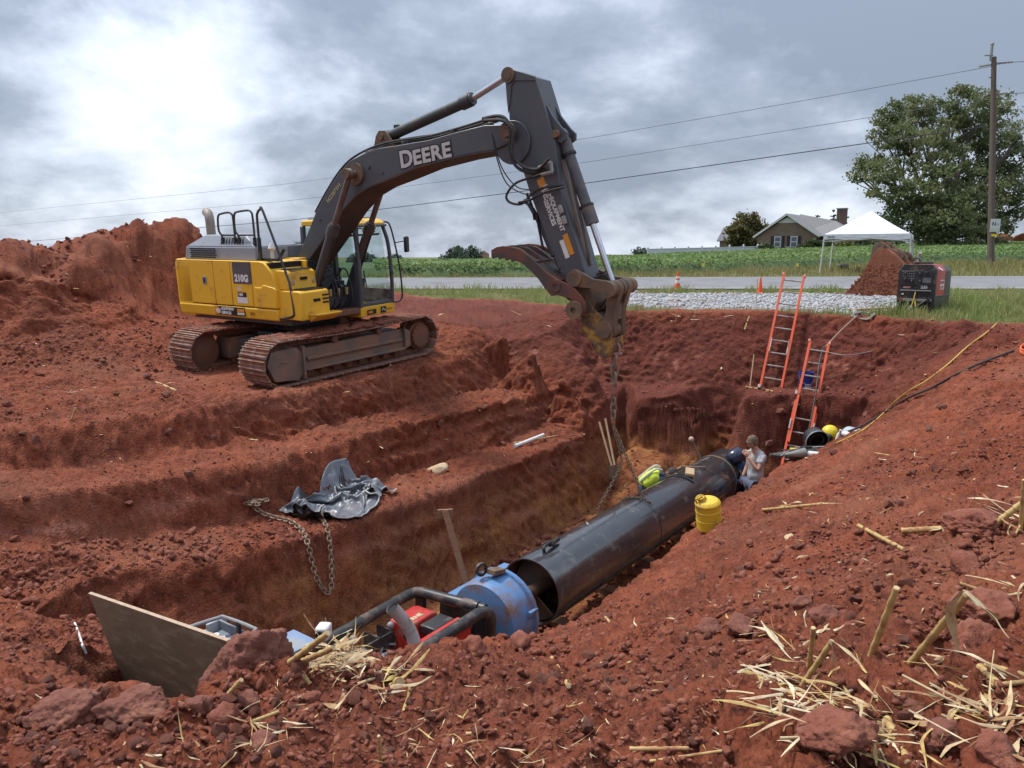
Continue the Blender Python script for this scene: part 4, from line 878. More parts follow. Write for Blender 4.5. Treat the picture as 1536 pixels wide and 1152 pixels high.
    for nm, m_, off_, bo in (('lettering_outline', LETBLK, .004, .034), ('lettering', LETTER, .008, .012)):
        x = a.x
        sizes = (('D', .40), ('EERE', .335))
        t0 = text_mesh(nm, 'D', .40, m_, boom, at_(a.x + .02 * cos(ang), -yb - off_, a.z + .01, ang), bold=bo, sx=1.05)
        t1 = text_mesh(nm, 'EERE', .335, m_, boom, at_(a.x + .33 * cos(ang), -yb - off_, a.z + .01 + .33 * sin(ang), ang), bold=bo, sx=1.16, space=1.06)
    s0 = EL(492, 306, y=-yb); s1_ = EL(503, 291, y=-yb); text_mesh('serial_paint', '1623871H', .12, mat('paint_mark', (.55, .50, .25), .6), boom, at_(s0.x, -yb - .004, s0.z, atan2(s1_.z - s0.z, s1_.x - s0.x)), bold=.0)
    # boom root bracket and weld line
    w0 = EL(470, 345, y=-yb); w1 = EL(488, 356, y=-yb); q = MB(); q.bar((w0.x, -yb - .004, w0.z), (w1.x, -yb - .004, w1.z), .012, .012); w0 = EL(462, 340, y=-yb); q.build('weld_seam', CHAR, boom)
    # two boom cylinders
    for sy in (-1, 1):
        y = sy * .49; b0 = Vector((.74, y, 1.42)); b1 = Vector((tc0.x, y, tc0.z)); d_ = (b1 - b0); Ln = d_.length; d_.normalize()
        q = MB(); q.cyl(b0, b0 + d_ * (Ln * .60), .095, 18); q.cyl(b0 + d_ * (Ln * .53), b0 + d_ * (Ln * .60), .118, 18); q.cyl(b0 + d_ * (Ln * .60), b0 + d_ * (Ln * .615), .09, 18)
        q.ball(b0, .12, 12, 8); q.cyl(b0 + d_ * (Ln * .20), b0 + d_ * (Ln * .215), .102, 18); cy = q.build('boom_cylinder', mat('cylinder_dirty', (.066, .066, .068), .45, dirt=(.13, .09, .068), dscale=2.5, damt=.45), E)
        q = MB(); q.cyl(b0 + d_ * (Ln * .6), b1, .058, 14); q.ball(b1, .10, 12, 8, (1, .7, 1)); q.build('rod', RODDIRT, cy)
        q = MB(); q.tube([b0 + d_ * .25 + Vector((.13, 0, 0)), b0 + d_ * (Ln * .5) + Vector((.12, 0, .02))], .018, 6); q.build('feed_pipe', BLK, cy)
    q = MB(); q.box((.72, -.14, 1.28), (.30, .90, .22)); q.box((.35, 0, 1.6), (.5, .5, .7)); q.box((.05, -.40, 1.75), (.5, .06, .6)); q.box((.05, .40, 1.75), (.5, .06, .6)); q.build('boom_foot_bracket', CHAR, E, bevel=.02)
    # hoses at the boom foot
    rs = random.Random(3)
    for k in range(6):
        y = -.40 + k * .11 + .03 * (k % 2); t_ = .12 * ((k * 7) % 3); q = MB(); q.tube(curve_pts([(.95, y, 1.12), (1.08 + .05 * (k % 3), y, 1.35), (1.05, y + .05 * (k % 2), 1.58 + t_), (.92, y + .03, 1.72 + t_), (.78, y - .04 * (k % 3), 1.52 + t_), (.62, y * .6, 1.5)], 5), .015, 7); q.build('hydraulic_hose', BLK, E)
        if k % 2 == 0: q = MB(); q.cyl((1.14, y + .02, 1.46), (1.14, y + .03, 1.60), .03, 8); q.build('hose_fitting', mat('fitting_gold', (.45, .33, .16), .4, metal=.5), E)
    q = MB(); q.box((.95, -.05, 1.10), (.55, .9, .12)); q.build('swing_manifold', MUDDY, E, bevel=.02)
    # ---- arm cylinder on top of the boom
    a0 = EL(581, 206, y=0); a1 = EL(707, 149, y=0); a2 = EL(763.5, 113, y=0)
    q = MB(); q.cyl(a0, a1, .095, 18); dd = (a1 - a0).normalized(); q.cyl(a1 - dd * .20, a1, .118, 18); q.cyl(a1, a1 + dd * .04, .105, 18); q.ball(a0, .13, 12, 8, (1, .8, 1)); q.box(a0 + dd * .25 + Vector((0, 0, .10)), (.10, .06, .08)); ac = q.build('arm_cylinder', mat('cylinder_green_grey', (.045, .058, .058), .4, dirt=(.10, .075, .06), dscale=3, damt=.3), E)
    q = MB(); q.cyl(a1, a2, .055, 14); q.build('rod', CHROME, ac)
    q = MB()
    for sy in (-1, 1): q.prism([(a0.x - .22, a0.z - .22), (a0.x + .30, a0.z - .16), (a0.x + .08, a0.z + .10), (a0.x - .06, a0.z + .11), (a0.x - .14, a0.z + .02)], ident, sy * .13 - .025, sy * .13 + .025)
    q.cyl((a0.x, -.19, a0.z), (a0.x, .19, a0.z), .06, 12); q.build('arm_cylinder_bracket', RUSTY, boom)
    # hoses along the top of the boom
    tops = [(470, 318), (488, 285), (506, 257), (524, 238), (548, 224), (575, 214), (602, 209), (643, 203), (690, 190), (722, 180)]
    for k in range(5):
        y = -.24 + k * .10; pts = [EL(u, v + (k % 2) * 3, y=-yb) for u, v in tops]; q = MB(); q.tube(curve_pts([(p.x - .03 + .03 * (k % 3), y, p.z + .02 * (k % 3)) for p in pts], 4), .021, 7); q.build('boom_hose', BLK, boom)
    q = MB()
    for (u, v) in ((548, 226), (602, 211), (676, 193)):
        p = EL(u, v, y=-yb); q.box((p.x, -.05, p.z - .03), (.05, .50, .05))
    q.build('hose_clamp', CHAR, boom, bevel=.005)
    for k, P_ in enumerate(([(724, 178), (745, 174), (758, 178), (766, 195), (765, 225), (775, 250), (800, 260), (820, 252)], [(726, 181), (750, 180), (762, 186), (770, 200), (769, 228), (782, 248), (806, 254), (824, 238)])):
        q = MB(); q.tube(curve_pts([EL(u, v, y=-.46 - .04 * k) for u, v in P_], 6), .028, 8); q.build('arm_hose', BLK, E)
    for k, P_ in enumerate(([(738, 200), (746, 240), (760, 275), (784, 290), (800, 290)], [(740, 205), (752, 250), (775, 280), (802, 285)])):
        q = MB(); q.tube(curve_pts([EL(u, v, y=-.42 - .03 * k) for u, v in P_], 6), .010, 6); q.build('pilot_line', BLK, E)
    for k, P_ in enumerate(([(822, 256), (806, 264), (775, 274), (760, 292), (764, 303), (782, 306), (797, 292), (814, 282), (845, 278)], [(846, 281), (820, 288), (795, 300), (778, 304), (790, 305), (800, 320)])):
        q = MB(); q.tube(curve_pts([EL(u, v, y=-.36 - .04 * k) for u, v in P_], 6), .020, 7); q.build('loop_hose', BLK, E)
    FIT = mat('hose_fitting_grey', (.36, .36, .33), .45, metal=.3)
    q = MB(); P_ = [EL(u, v, y=-.38) for u, v in ((808, 252), (826, 243), (828, 258), (812, 262))]
    for i in range(3): q.tube([P_[i], P_[i + 1]], .030, 8)
    q.build('pipe_fitting', FIT, E)
    # ---- arm
    ya = .24
    arm_o = [(757.5, 113), (760, 107), (766, 103.5), (784, 109), (802.5, 116), (809, 137), (820, 172), (832, 213), (834, 228), (840, 283), (864, 361), (880, 418), (878, 424), (866, 427), (856, 420), (844, 408), (830, 380), (817, 347), (805, 318), (793, 284), (783, 252), (770, 216), (764, 180), (762, 150), (759, 130)]
    q = MB(); q.prism(trace(arm_o, -ya), ident, -ya, ya); arm = q.build('arm', CHAR, E, bevel=.012)
    q = MB(); q.prism(trace([(757, 113), (760, 106.5), (766, 103), (803, 115), (802, 121), (772, 121), (767, 128), (765, 150), (762, 170), (760, 150), (758.5, 130)], -ya - .02), ident, -ya - .02, -ya + .002); q.build('arm_edge_plate', CHAR, arm, bevel=.006)
    c0 = EL(763.5, 113, y=-ya); q = MB(); q.cyl((c0.x, -ya - .06, c0.z), (c0.x, ya + .06, c0.z), .07, 16); q.ring((c0.x, -ya - .03, c0.z), (0, 1, 0), .07, .12, .04); q.build('arm_cylinder_pin', RUSTY, arm)
    c0 = EL(770, 214, y=-ya); q = MB(); q.ring((c0.x, -ya - .02, c0.z), (0, 1, 0), .0, .34, .04, 32); q.build('pivot_boss', CHAR, arm, bevel=.01)
    # bucket cylinder lugs on the front of the arm
    lug = [(806, 132), (812, 150), (824, 172), (838, 190), (846, 198), (846, 208), (838, 214), (831, 212), (822, 185)]
    for sy in (-1, 1):
        q = MB(); q.prism(trace(lug, -ya), ident, sy * .14 - .025, sy * .14 + .025); q.build('cylinder_lug', CHAR, arm, bevel=.006)
    k0 = EL(836, 201, y=-.16); q = MB(); q.cyl((k0.x, -.24, k0.z), (k0.x, .24, k0.z), .06, 14); q.build('cylinder_pin', RUSTY, arm)
    k1 = EL(889, 336, y=0); k2 = EL(920.5, 428, y=0); k0.y = 0
    dd = (k1 - k0).normalized(); q = MB(); q.cyl(k0 + dd * .05, k1, .088, 18); q.cyl(k1 - dd * .28, k1, .108, 18); q.cyl(k0 + dd * .1, k0 + dd * .35, .10, 18); q.ball(k0, .10, 12, 8, (1, .9, 1)); bc = q.build('bucket_cylinder', mat('cylinder_grey', (.085, .092, .10), .45, dirt=(.20, .15, .11), dscale=3.5, damt=.5), E)
    for fr in (.22, .80):
        q = MB(); pq = k0.lerp(k1, fr); q.cyl(pq - dd * .02, pq + dd * .02, .118, 14); q.build('cylinder_band', BLK, bc)
    q = MB(); q.cyl(k1, k2, .050, 14); q.build('rod', CHROME, bc)
    # decals down the arm
    a = EL(811, 270, y=-ya); b = EL(838, 345, y=-ya); ang = atan2(b.z - a.z, b.x - a.x)
    def along(d, s): return Vector((a.x + cos(ang) * d - sin(ang) * s, 0, a.z + sin(ang) * d + cos(ang) * s))
    q = MB(); p = along(.04, .0); q.box((p.x, -ya - .003, p.z), (.13, .006, .13), Matrix.Rotation(-ang, 3, 'Y')); q.build('arm_decal', LETOR, arm)
    p = along(.10, -.05); text_mesh('arm_letters', 'H&E', .19, LETWH, arm, at_(p.x, -ya - .004, p.z, ang), bold=.006, sx=.62)
    p = along(.32, .035); text_mesh('arm_text', 'EQUIPMENT', .105, LETWH, arm, at_(p.x, -ya - .004, p.z, ang), bold=.004)
    p = along(.32, -.075); text_mesh('arm_text', 'SERVICES', .105, LETWH, arm, at_(p.x, -ya - .004, p.z, ang), bold=.004)
    q = MB(); p = along(1.12, .08); q.box((p.x, -ya - .003, p.z), (.34, .006, .09), Matrix.Rotation(-ang, 3, 'Y')); q.build('arm_decal', LETOR, arm)
    q = MB(); p = along(1.16, -.015); q.box((p.x, -ya - .003, p.z), (.30, .006, .08), Matrix.Rotation(-ang, 3, 'Y')); q.build('arm_decal', LETWH, arm)
    # pipework down the arm
    for P_, y, r in (([(832, 240), (846, 300), (858, 350), (868, 395)], -.10, .022), ([(838, 240), (850, 300), (862, 350), (872, 400)], -.02, .022)):
        q = MB(); q.tube([EL(u, v, y=-ya) + Vector((.05, ya + y, 0)) for u, v in P_], r, 7); q.build('arm_pipe', RUSTY, arm)
    for u, v in ((843, 314), (848, 330)):
        p = EL(u, v, y=-ya); q = MB(); q.box((p.x, -ya - .03, p.z), (.06, .06, .13), Matrix.Rotation(-.3, 3, 'Y')); q.build('grease_block', FIT, arm, bevel=.008)
    for P_ in ([(790, 290), (798, 310), (802, 330)], [(786, 300), (803, 318), (809, 345), (815, 375)]):
        q = MB(); q.tube(curve_pts([EL(u, v, y=-.12) for u, v in P_], 5), .022, 7); q.build('thumb_hose', BLK, arm)
    # thumb cylinder behind the arm
    t0 = EL(806, 320, y=0); t1 = EL(842, 404, y=0); t2 = EL(826, 432, y=0); q = MB(); q.cyl(t0, t0.lerp(t1, .75), .075, 14); q.build('thumb_cylinder', CHAR, arm); q = MB(); q.cyl(t0.lerp(t1, .75), t1, .045, 12); q.build('rod', RODDIRT, arm)
    # ---- linkage
    def link(name, P0, P1, r0, r1, y, w_, m=RUSTY, par=E):
        d = (P1 - P0); L_ = d.length; d.normalize(); nrm = Vector((-d.z, 0, d.x)); pts = []
        for k in range(9): a = pi / 2 + pi * k / 8; pts.append(P0 + (d * cos(a) + nrm * sin(a)) * r0)
        pts.append(P0 + d * L_ * .5 - nrm * (r0 + r1) * .28)
        for k in range(9): a = -pi / 2 + pi * k / 8; pts.append(P1 + (d * cos(a) + nrm * sin(a)) * r1)
        pts.append(P0 + d * L_ * .5 + nrm * (r0 + r1) * .28)
        q = MB(); q.prism([(p.x, p.z) for p in pts], ident, y - w_ / 2, y + w_ / 2); return q.build(name, m, par, bevel=.012)
    A1 = EL(864, 417, y=-.30); B1 = EL(916, 434, y=-.30); C1 = EL(907, 494, y=-.18)
    for sy in (-1, 1): link('idler_link', A1, B1, .14, .13, sy * .31, .07)
    q = MB(); q.cyl((A1.x, -.38, A1.z), (A1.x, .38, A1.z), .075, 16); q.ring((A1.x, -.36, A1.z), (0, 1, 0), .075, .13, .05); q.build('link_pin', RUSTY, E)
    q = MB(); q.cyl((B1.x, -.40, B1.z), (B1.x, .40, B1.z), .075, 16)
    for y in (-.37, -.20, .0, .20, .37): q.cyl((B1.x, y - .05, B1.z), (B1.x, y + .05, B1.z), .125, 20)
    q.build('link_pin', RUSTY, E)
    C1 = EL(920, 494, y=0)
    Cw = Vector((C1.x, 0, C1.z))
    hl = link('bucket_link', Vector((B1.x, 0, B1.z)), Cw, .13, .13, -.15, .14); link('bucket_link', Vector((B1.x, 0, B1.z)), Cw, .13, .13, .15, .14)
    q = MB(); q.cyl((Cw.x, -.2, Cw.z), (Cw.x, .2, Cw.z), .11, 18); m_ = Vector((B1.x, 0, B1.z)).lerp(Cw, .55); q.box(m_, (.14, .2, .25)); q.build('link_web', RUSTY, hl)
    # ---- quick coupler
    cp = [(876, 452), (879, 450), (884, 452), (891, 463), (904, 476), (917, 487), (919.5, 493), (917, 512), (915, 527), (906, 540), (901, 534), (893, 521), (887, 513), (880, 505), (874, 494), (872, 478)]
    yc_ = .235
    q = MB(); pc = trace(cp, -yc_)
    for sy in (-1, 1): q.prism(pc, ident, sy * yc_ - .02, sy * yc_ + .02)
    coup = q.build('quick_coupler', CHIPY, E, bevel=.008)
    q = MB(); lo = trace([(917, 508), (915, 527), (906, 540), (902, 530), (908, 512)], -yc_); q.prism(lo, ident, -yc_, yc_); lo = trace([(872, 494), (880, 505), (893, 521), (899, 534), (890, 528), (884, 512), (872, 502), (864, 494)], -yc_); q.prism(lo, ident, -yc_ + .03, yc_ - .03); q.build('coupler_hook', CHIPY, coup, bevel=.01)
    q = MB(); p = trace([(885, 470), (900, 486), (905, 500), (896, 505), (885, 492), (878, 476)], -yc_); q.prism(p, ident, -yc_ + .04, yc_ - .04); q.build('coupler_body', RUSTY, coup)
    c5 = EL(906.5, 494, y=-yc_); q = MB(); q.cyl((c5.x, -.30, c5.z), (c5.x, .30, c5.z), .095, 18); q.ring((c5.x, -.275, c5.z), (0, 1, 0), .095, .14, .05); q.build('coupler_pin', RUSTY, coup)
    c6 = EL(878, 482, y=-yc_); q = MB(); q.cyl((c6.x, -.28, c6.z), (c6.x, .28, c6.z), .05, 14); q.build('coupler_pin', CHIPY, coup)
    tipc = EL(867, 464, y=-.30); q = MB(); q.cyl((tipc.x, -.42, tipc.z), (tipc.x, .42, tipc.z), .085, 18); q.ring((tipc.x, -.42, tipc.z), (0, 1, 0), .05, .145, .07); q.ring((tipc.x, .42, tipc.z), (0, 1, 0), .05, .145, .07); q.build('arm_tip_pin', RUSTY, E)
    q = MB(); q.prism(trace([(858, 415), (880, 420), (893, 455), (890, 468), (876, 472), (862, 468)], -.2), ident, -.2, .2); q.build('arm_tip', RUSTY, arm, bevel=.015)
    # ---- thumb with its tines
    th_o = [(738, 375), (746, 370.5), (755, 369), (768, 370), (782, 374), (795, 384), (806, 395), (820, 408), (836, 419), (850, 425), (862, 433), (872, 444), (879, 455), (879, 467), (870, 474), (860, 468), (856, 452), (849, 446), (838, 442.5), (828, 444), (818, 432), (809, 419), (798, 407), (785, 396), (775, 391), (769, 393), (766, 388), (760, 391), (757, 386), (750, 389), (747, 384.5), (741, 388), (738, 385)]
    thumb = None
    for k, y in enumerate((-.38, -.13, .13, .38)):
        Po = trace(th_o if y < -.3 else th_o, -.38)
        q = MB()
        if abs(y) > .3: q.prism(Po, ident, y - .025, y + .025)
        else: q.prism([p for p in trace(th_o[:12] + th_o[19:], -.38)], ident, y - .025, y + .025)
        o = q.build('thumb' if k == 0 else 'thumb_tine', THUMBM, E if k == 0 else thumb, bevel=.005)
        if k == 0: thumb = o
    q = MB()
    for (u, v) in ((800, 394), (818, 412), (838, 430)):
        p = EL(u, v, y=-.38); q.bar((p.x, -.38, p.z), (p.x, .38, p.z), .10, .05)
    q.prism(trace([(745, 373), (768, 372), (800, 391), (836, 421), (834, 427), (800, 399), (766, 378)], -.38), ident, -.36, .36)
    q.build('thumb_web', THUMBM, thumb)
    q = MB(); p = EL(834, 429, y=-.38); q.ring((p.x, -.41, p.z), (0, 1, 0), .04, .10, .02); q.build('thumb_lug', THUMBM, thumb)
    tb_ = trace([(868, 444), (873, 455), (868, 462)], -.38)
    for P_ in ([(895, 412), (910, 408), (918, 420)], [(893, 420), (905, 412), (913, 425), (908, 450), (900, 462)]):
        q = MB(); q.tube(curve_pts([EL(u, v, y=.0) for u, v in P_], 6), .013, 6); q.build('grease_line', BLK, E)
    return E
M_MUD = mat('clinging_mud', (0.20, 0.060, 0.030), 0.95, col2=(0.14, 0.042, 0.022), scale=9, bump=.5, bscale=50)
EXC = build_excavator()
# ------------------------------------------------------------------ pipe, auger, boring machine and everything in the pit
def pitM(s=0.0, t=0.0, z=0.0):
    """local x along the pipe (far), y to its left, z up"""
    o = pst(s, t, z); return Matrix(((Pa.x, -Pn.x, 0, o.x), (Pa.y, -Pn.y, 0, o.y), (0, 0, 1, o.z), (0, 0, 0, 1)))
PIPEM = mat('pipe_black_coating', (0.026, 0.027, 0.029), 0.22, col2=(0.042, 0.043, 0.045), scale=3.0, dirt=(0.14, 0.125, 0.105), dscale=3.2, damt=0.22, bump=0.10, bscale=9, stretch=(1.0, 1.3, 1.3), rough2=.55, spec=.9, coat=.5)
PIPEIN = mat('pipe_inside_rust', (0.075, 0.042, 0.028), 0.75, col2=(0.04, 0.026, 0.02), scale=3, dirt=(.15, .075, .045), dscale=2.5, damt=.5)
BARE = mat('bare_ground_steel', (0.22, 0.18, 0.14), 0.5, metal=0.3, col2=(.12, .08, .055), scale=4, dirt=(.25, .14, .07), dscale=4, damt=.6)
BLUE = mat('blue_paint', (0.075, 0.19, 0.40), 0.42, col2=(0.15, 0.26, 0.43), scale=2.6, dirt=(0.20, 0.105, 0.065), dscale=4.0, damt=0.52, bump=.08)
RED = mat('red_paint', (0.52, 0.024, 0.020), 0.35, col2=(0.42, 0.03, 0.025), scale=2, dirt=(0.26, 0.11, 0.07), dscale=5, damt=0.42)
BLKP = mat('black_paint', (0.020, 0.021, 0.023), 0.42, col2=(0.04, 0.038, 0.036), scale=3, dirt=(0.17, 0.12, 0.09), dscale=4, damt=0.42)
GREYP = mat('grey_paint', (0.24, 0.25, 0.26), 0.5, col2=(.22, .22, .21), scale=4, dirt=(.2, .12, .08), dscale=4, damt=.3)
WHITE = mat('white_plastic', (0.75, 0.75, 0.73), 0.5)
CHAINM = mat('chain_rust', (0.30, 0.205, 0.135), 0.6, col2=(0.17, 0.105, 0.065), scale=30, amt=.8)
WOODM = mat('old_timber', (0.24, 0.13, 0.072), 0.8, col2=(0.15, 0.075, 0.042), scale=7, stretch=(1, 1, 8), dirt=(.22, .075, .04), dscale=4, damt=.45, bump=.15)
LUMB = mat('pale_lumber', (0.46, 0.33, 0.19), 0.75, col2=(0.36, 0.24, 0.13), scale=6, dirt=(.25, .12, .06), dscale=4, damt=.4, bump=.1)

def build_pipe():
    Lp = 7.1; M = pitM(-.2, 0, ZAX); Rr = .457
    T = thing('steel_pipe', 'long black coated steel casing pipe lying along the bottom of the pit', 'pipe', M=M)
    n = 72; q = MB()
    def ringv(x, r): return [(x, r * cos(2 * pi * k / n), r * sin(2 * pi * k / n)) for k in range(n)]
    xs = [0, .012] + list(np.linspace(.5, Lp, 14)); V = []
    for x in xs: V += ringv(x, Rr - (.006 if x == 0 else 0))
    q.add(V, [(i * n + k, i * n + (k + 1) % n, (i + 1) * n + (k + 1) % n, (i + 1) * n + k) for i in range(len(xs) - 1) for k in range(n)])
    q.build('pipe_wall', PIPEM, T, smooth=60)
    q = MB(); V = ringv(0, Rr - .006) + ringv(0, Rr - .022) + ringv(3.5, Rr - .022) + ringv(Lp, Rr - .02); q.add(V, [(i * n + k, i * n + (k + 1) % n, (i + 1) * n + (k + 1) % n, (i + 1) * n + k) for i in range(3) for k in range(n)]); q.build('pipe_bore', PIPEIN, T, smooth=60)
    q = MB()   # girth weld half way
    q.ring((3.02, 0, 0), (1, 0, 0), Rr - .005, Rr + .006, .03, n); q.build('girth_weld', PIPEM, T)
    q = MB(); q.ring((6.35, 0, 0), (1, 0, 0), Rr - .004, Rr + .012, .05, n); q.build('end_band', BARE, T)
    # handles welded to the top near the open end
    q = MB(); a = 1.35
    def sp(x, ang, r): return Vector((x, r * cos(ang), r * sin(ang)))
    q.tube(curve_pts([sp(.30, 1.62, Rr - .01), sp(.30, 1.60, Rr + .07), sp(.52, 1.58, Rr + .08), sp(.56, 1.58, Rr - .01)], 5), .022, 8); q.cyl(sp(.44, 1.60, Rr + .06), sp(.70, 1.52, Rr + .05), .035, 10); q.build('lifting_handle', BLKP, T)
    q = MB(); q.tube(curve_pts([sp(.56, 1.55, Rr + .03), sp(.72, 1.35, Rr + .02), sp(.75, 1.1, Rr + .01), sp(.70, .9, Rr + .01)], 6), .010, 6); q.build('wire_loop', BLK, T)
    # straps and leads slung over the far part
    for x, dx, e0, e1, r in ((4.35, .35, 2.2, -.55, .013), (4.40, .42, 1.9, -.62, .011)):
        q = MB(); q.tube([sp(x + dx * (1 - (k / 26)), e0 + (e1 - e0) * k / 26, Rr + r) for k in range(27)], r, 6); q.build('welding_lead', BLK, T)
    for k, (x0, x1) in enumerate(((5.15, 4.80), (5.22, 4.92), (5.25, 5.0))):
        q = MB(); q.tube([sp(x0 + (x1 - x0) * j / 16, .75 - (1.35 + .04 * k) * j / 16, Rr + .012) for j in range(17)], .011, 6); q.build('strap', mat('strap_dark', (.07, .06, .052), .8), T)
    q = MB(); q.bar(sp(5.45, 1.95, Rr + .03), sp(5.40, .98, Rr + .035), .06, .045, (1, 0, 0)); q.bar(sp(5.42, .98, Rr + .03), sp(5.05, .72, Rr + .035), .05, .05); q.build('pipe_clamp', RUSTY, T, bevel=.006)
    q = MB(); q.box(sp(5.0, .75, Rr + .03), (.10, .14, .06), Matrix.Rotation(.6, 3, 'X')); q.cyl(sp(5.0, .70, Rr + .02), sp(5.0, .82, Rr + .08), .03, 8); q.build('clamp_screw', BARE, T)
    q = MB(); q.box(sp(4.95, 1.75, Rr + .03), (.34, .16, .06), Matrix.Rotation(.15, 3, 'X') @ Matrix.Rotation(.4, 3, 'Z')); gl = q.build('cutting_block', LUMB, T, bevel=.01)
    # white chalk text and scuffs are flat print
    def onp(x, ang): 
        z_ = Vector((0, cos(ang), sin(ang))); y_ = Vector((0, -sin(ang), cos(ang))) * -1; x_ = Vector((1, 0, 0)); y_ = z_.cross(x_)
        p = sp(x, ang, Rr + .002); return Matrix(((x_.x, y_.x, z_.x, p.x), (x_.y, y_.y, z_.y, p.y), (x_.z, y_.z, z_.z, p.z), (0, 0, 0, 1)))
    CH = mat('chalk', (.35, .36, .36), .8)
    rs = random.Random(2)
    for k in range(9):
        x = rs.uniform(.6, 6.2); an = rs.uniform(.2, 1.5); q = MB(); Lx = rs.uniform(.05, .22); w_ = rs.uniform(.006, .02)
        m_ = onp(x, an) @ Matrix.Rotation(rs.uniform(-.8, .8), 4, 'Z'); q.hexa([m_ @ Vector(v) for v in ((-Lx / 2, -w_, 0), (Lx / 2, -w_ * .3, 0), (Lx / 2, w_ * .4, 0), (-Lx / 2, w_, 0))], [m_ @ Vector(v) for v in ((-Lx / 2, -w_, .002), (Lx / 2, -w_ * .3, .002), (Lx / 2, w_ * .4, .002), (-Lx / 2, w_, .002))]); q.build('scuff', mat('scuff', (.30, .27, .22), .8) if k % 3 else CH, T, smooth=0)
    q = MB(); q.lathe([(.022, 0), (.022, .003)], sp(1.72, .55, Rr), sp(0, .55, 1), 10); q.build('paint_spot', LETWH, T)
    # ---- auger inside
    A = thing('auger', 'dark steel auger flight sitting just inside the open end of the black pipe', 'auger', M=pitM(-.45, 0, ZAX))
    q = MB(); q.cyl((-.05, 0, 0), (2.6, 0, 0), .085, 18); q.build('shaft', PIPEIN, A)
    q = MB(); q.cyl((-.22, 0, 0), (-.02, 0, 0), .048, 6); q.cyl((-.24, 0, 0), (-.20, 0, 0), .055, 12); q.build('hex_stub', mat('hex_brass', (.42, .30, .17), .4, metal=.6), A)
    q = MB(); N = 96; V = []; Fs = []
    for k in range(N + 1):
        a = 2 * pi * 3.2 * k / N + 3.8; x = .30 + 1.6 * k / N
        for r, o in ((.08, 0), (.405, 0), (.405, .014), (.08, .014)): V.append((x + o, r * cos(a), r * sin(a)))
    for k in range(N):
        for j in range(4): Fs.append((k * 4 + j, k * 4 + (j + 1) % 4, k * 4 + 4 + (j + 1) % 4, k * 4 + 4 + j))
    Fs += [(0, 1, 2, 3)]; q.add(V, Fs); q.build('flight', mat('auger_steel', (.10, .062, .042), .55, col2=(.06, .038, .028), scale=2.5, dirt=(.2, .11, .065), dscale=2, damt=.5), A)
    return T
PIPE = build_pipe()

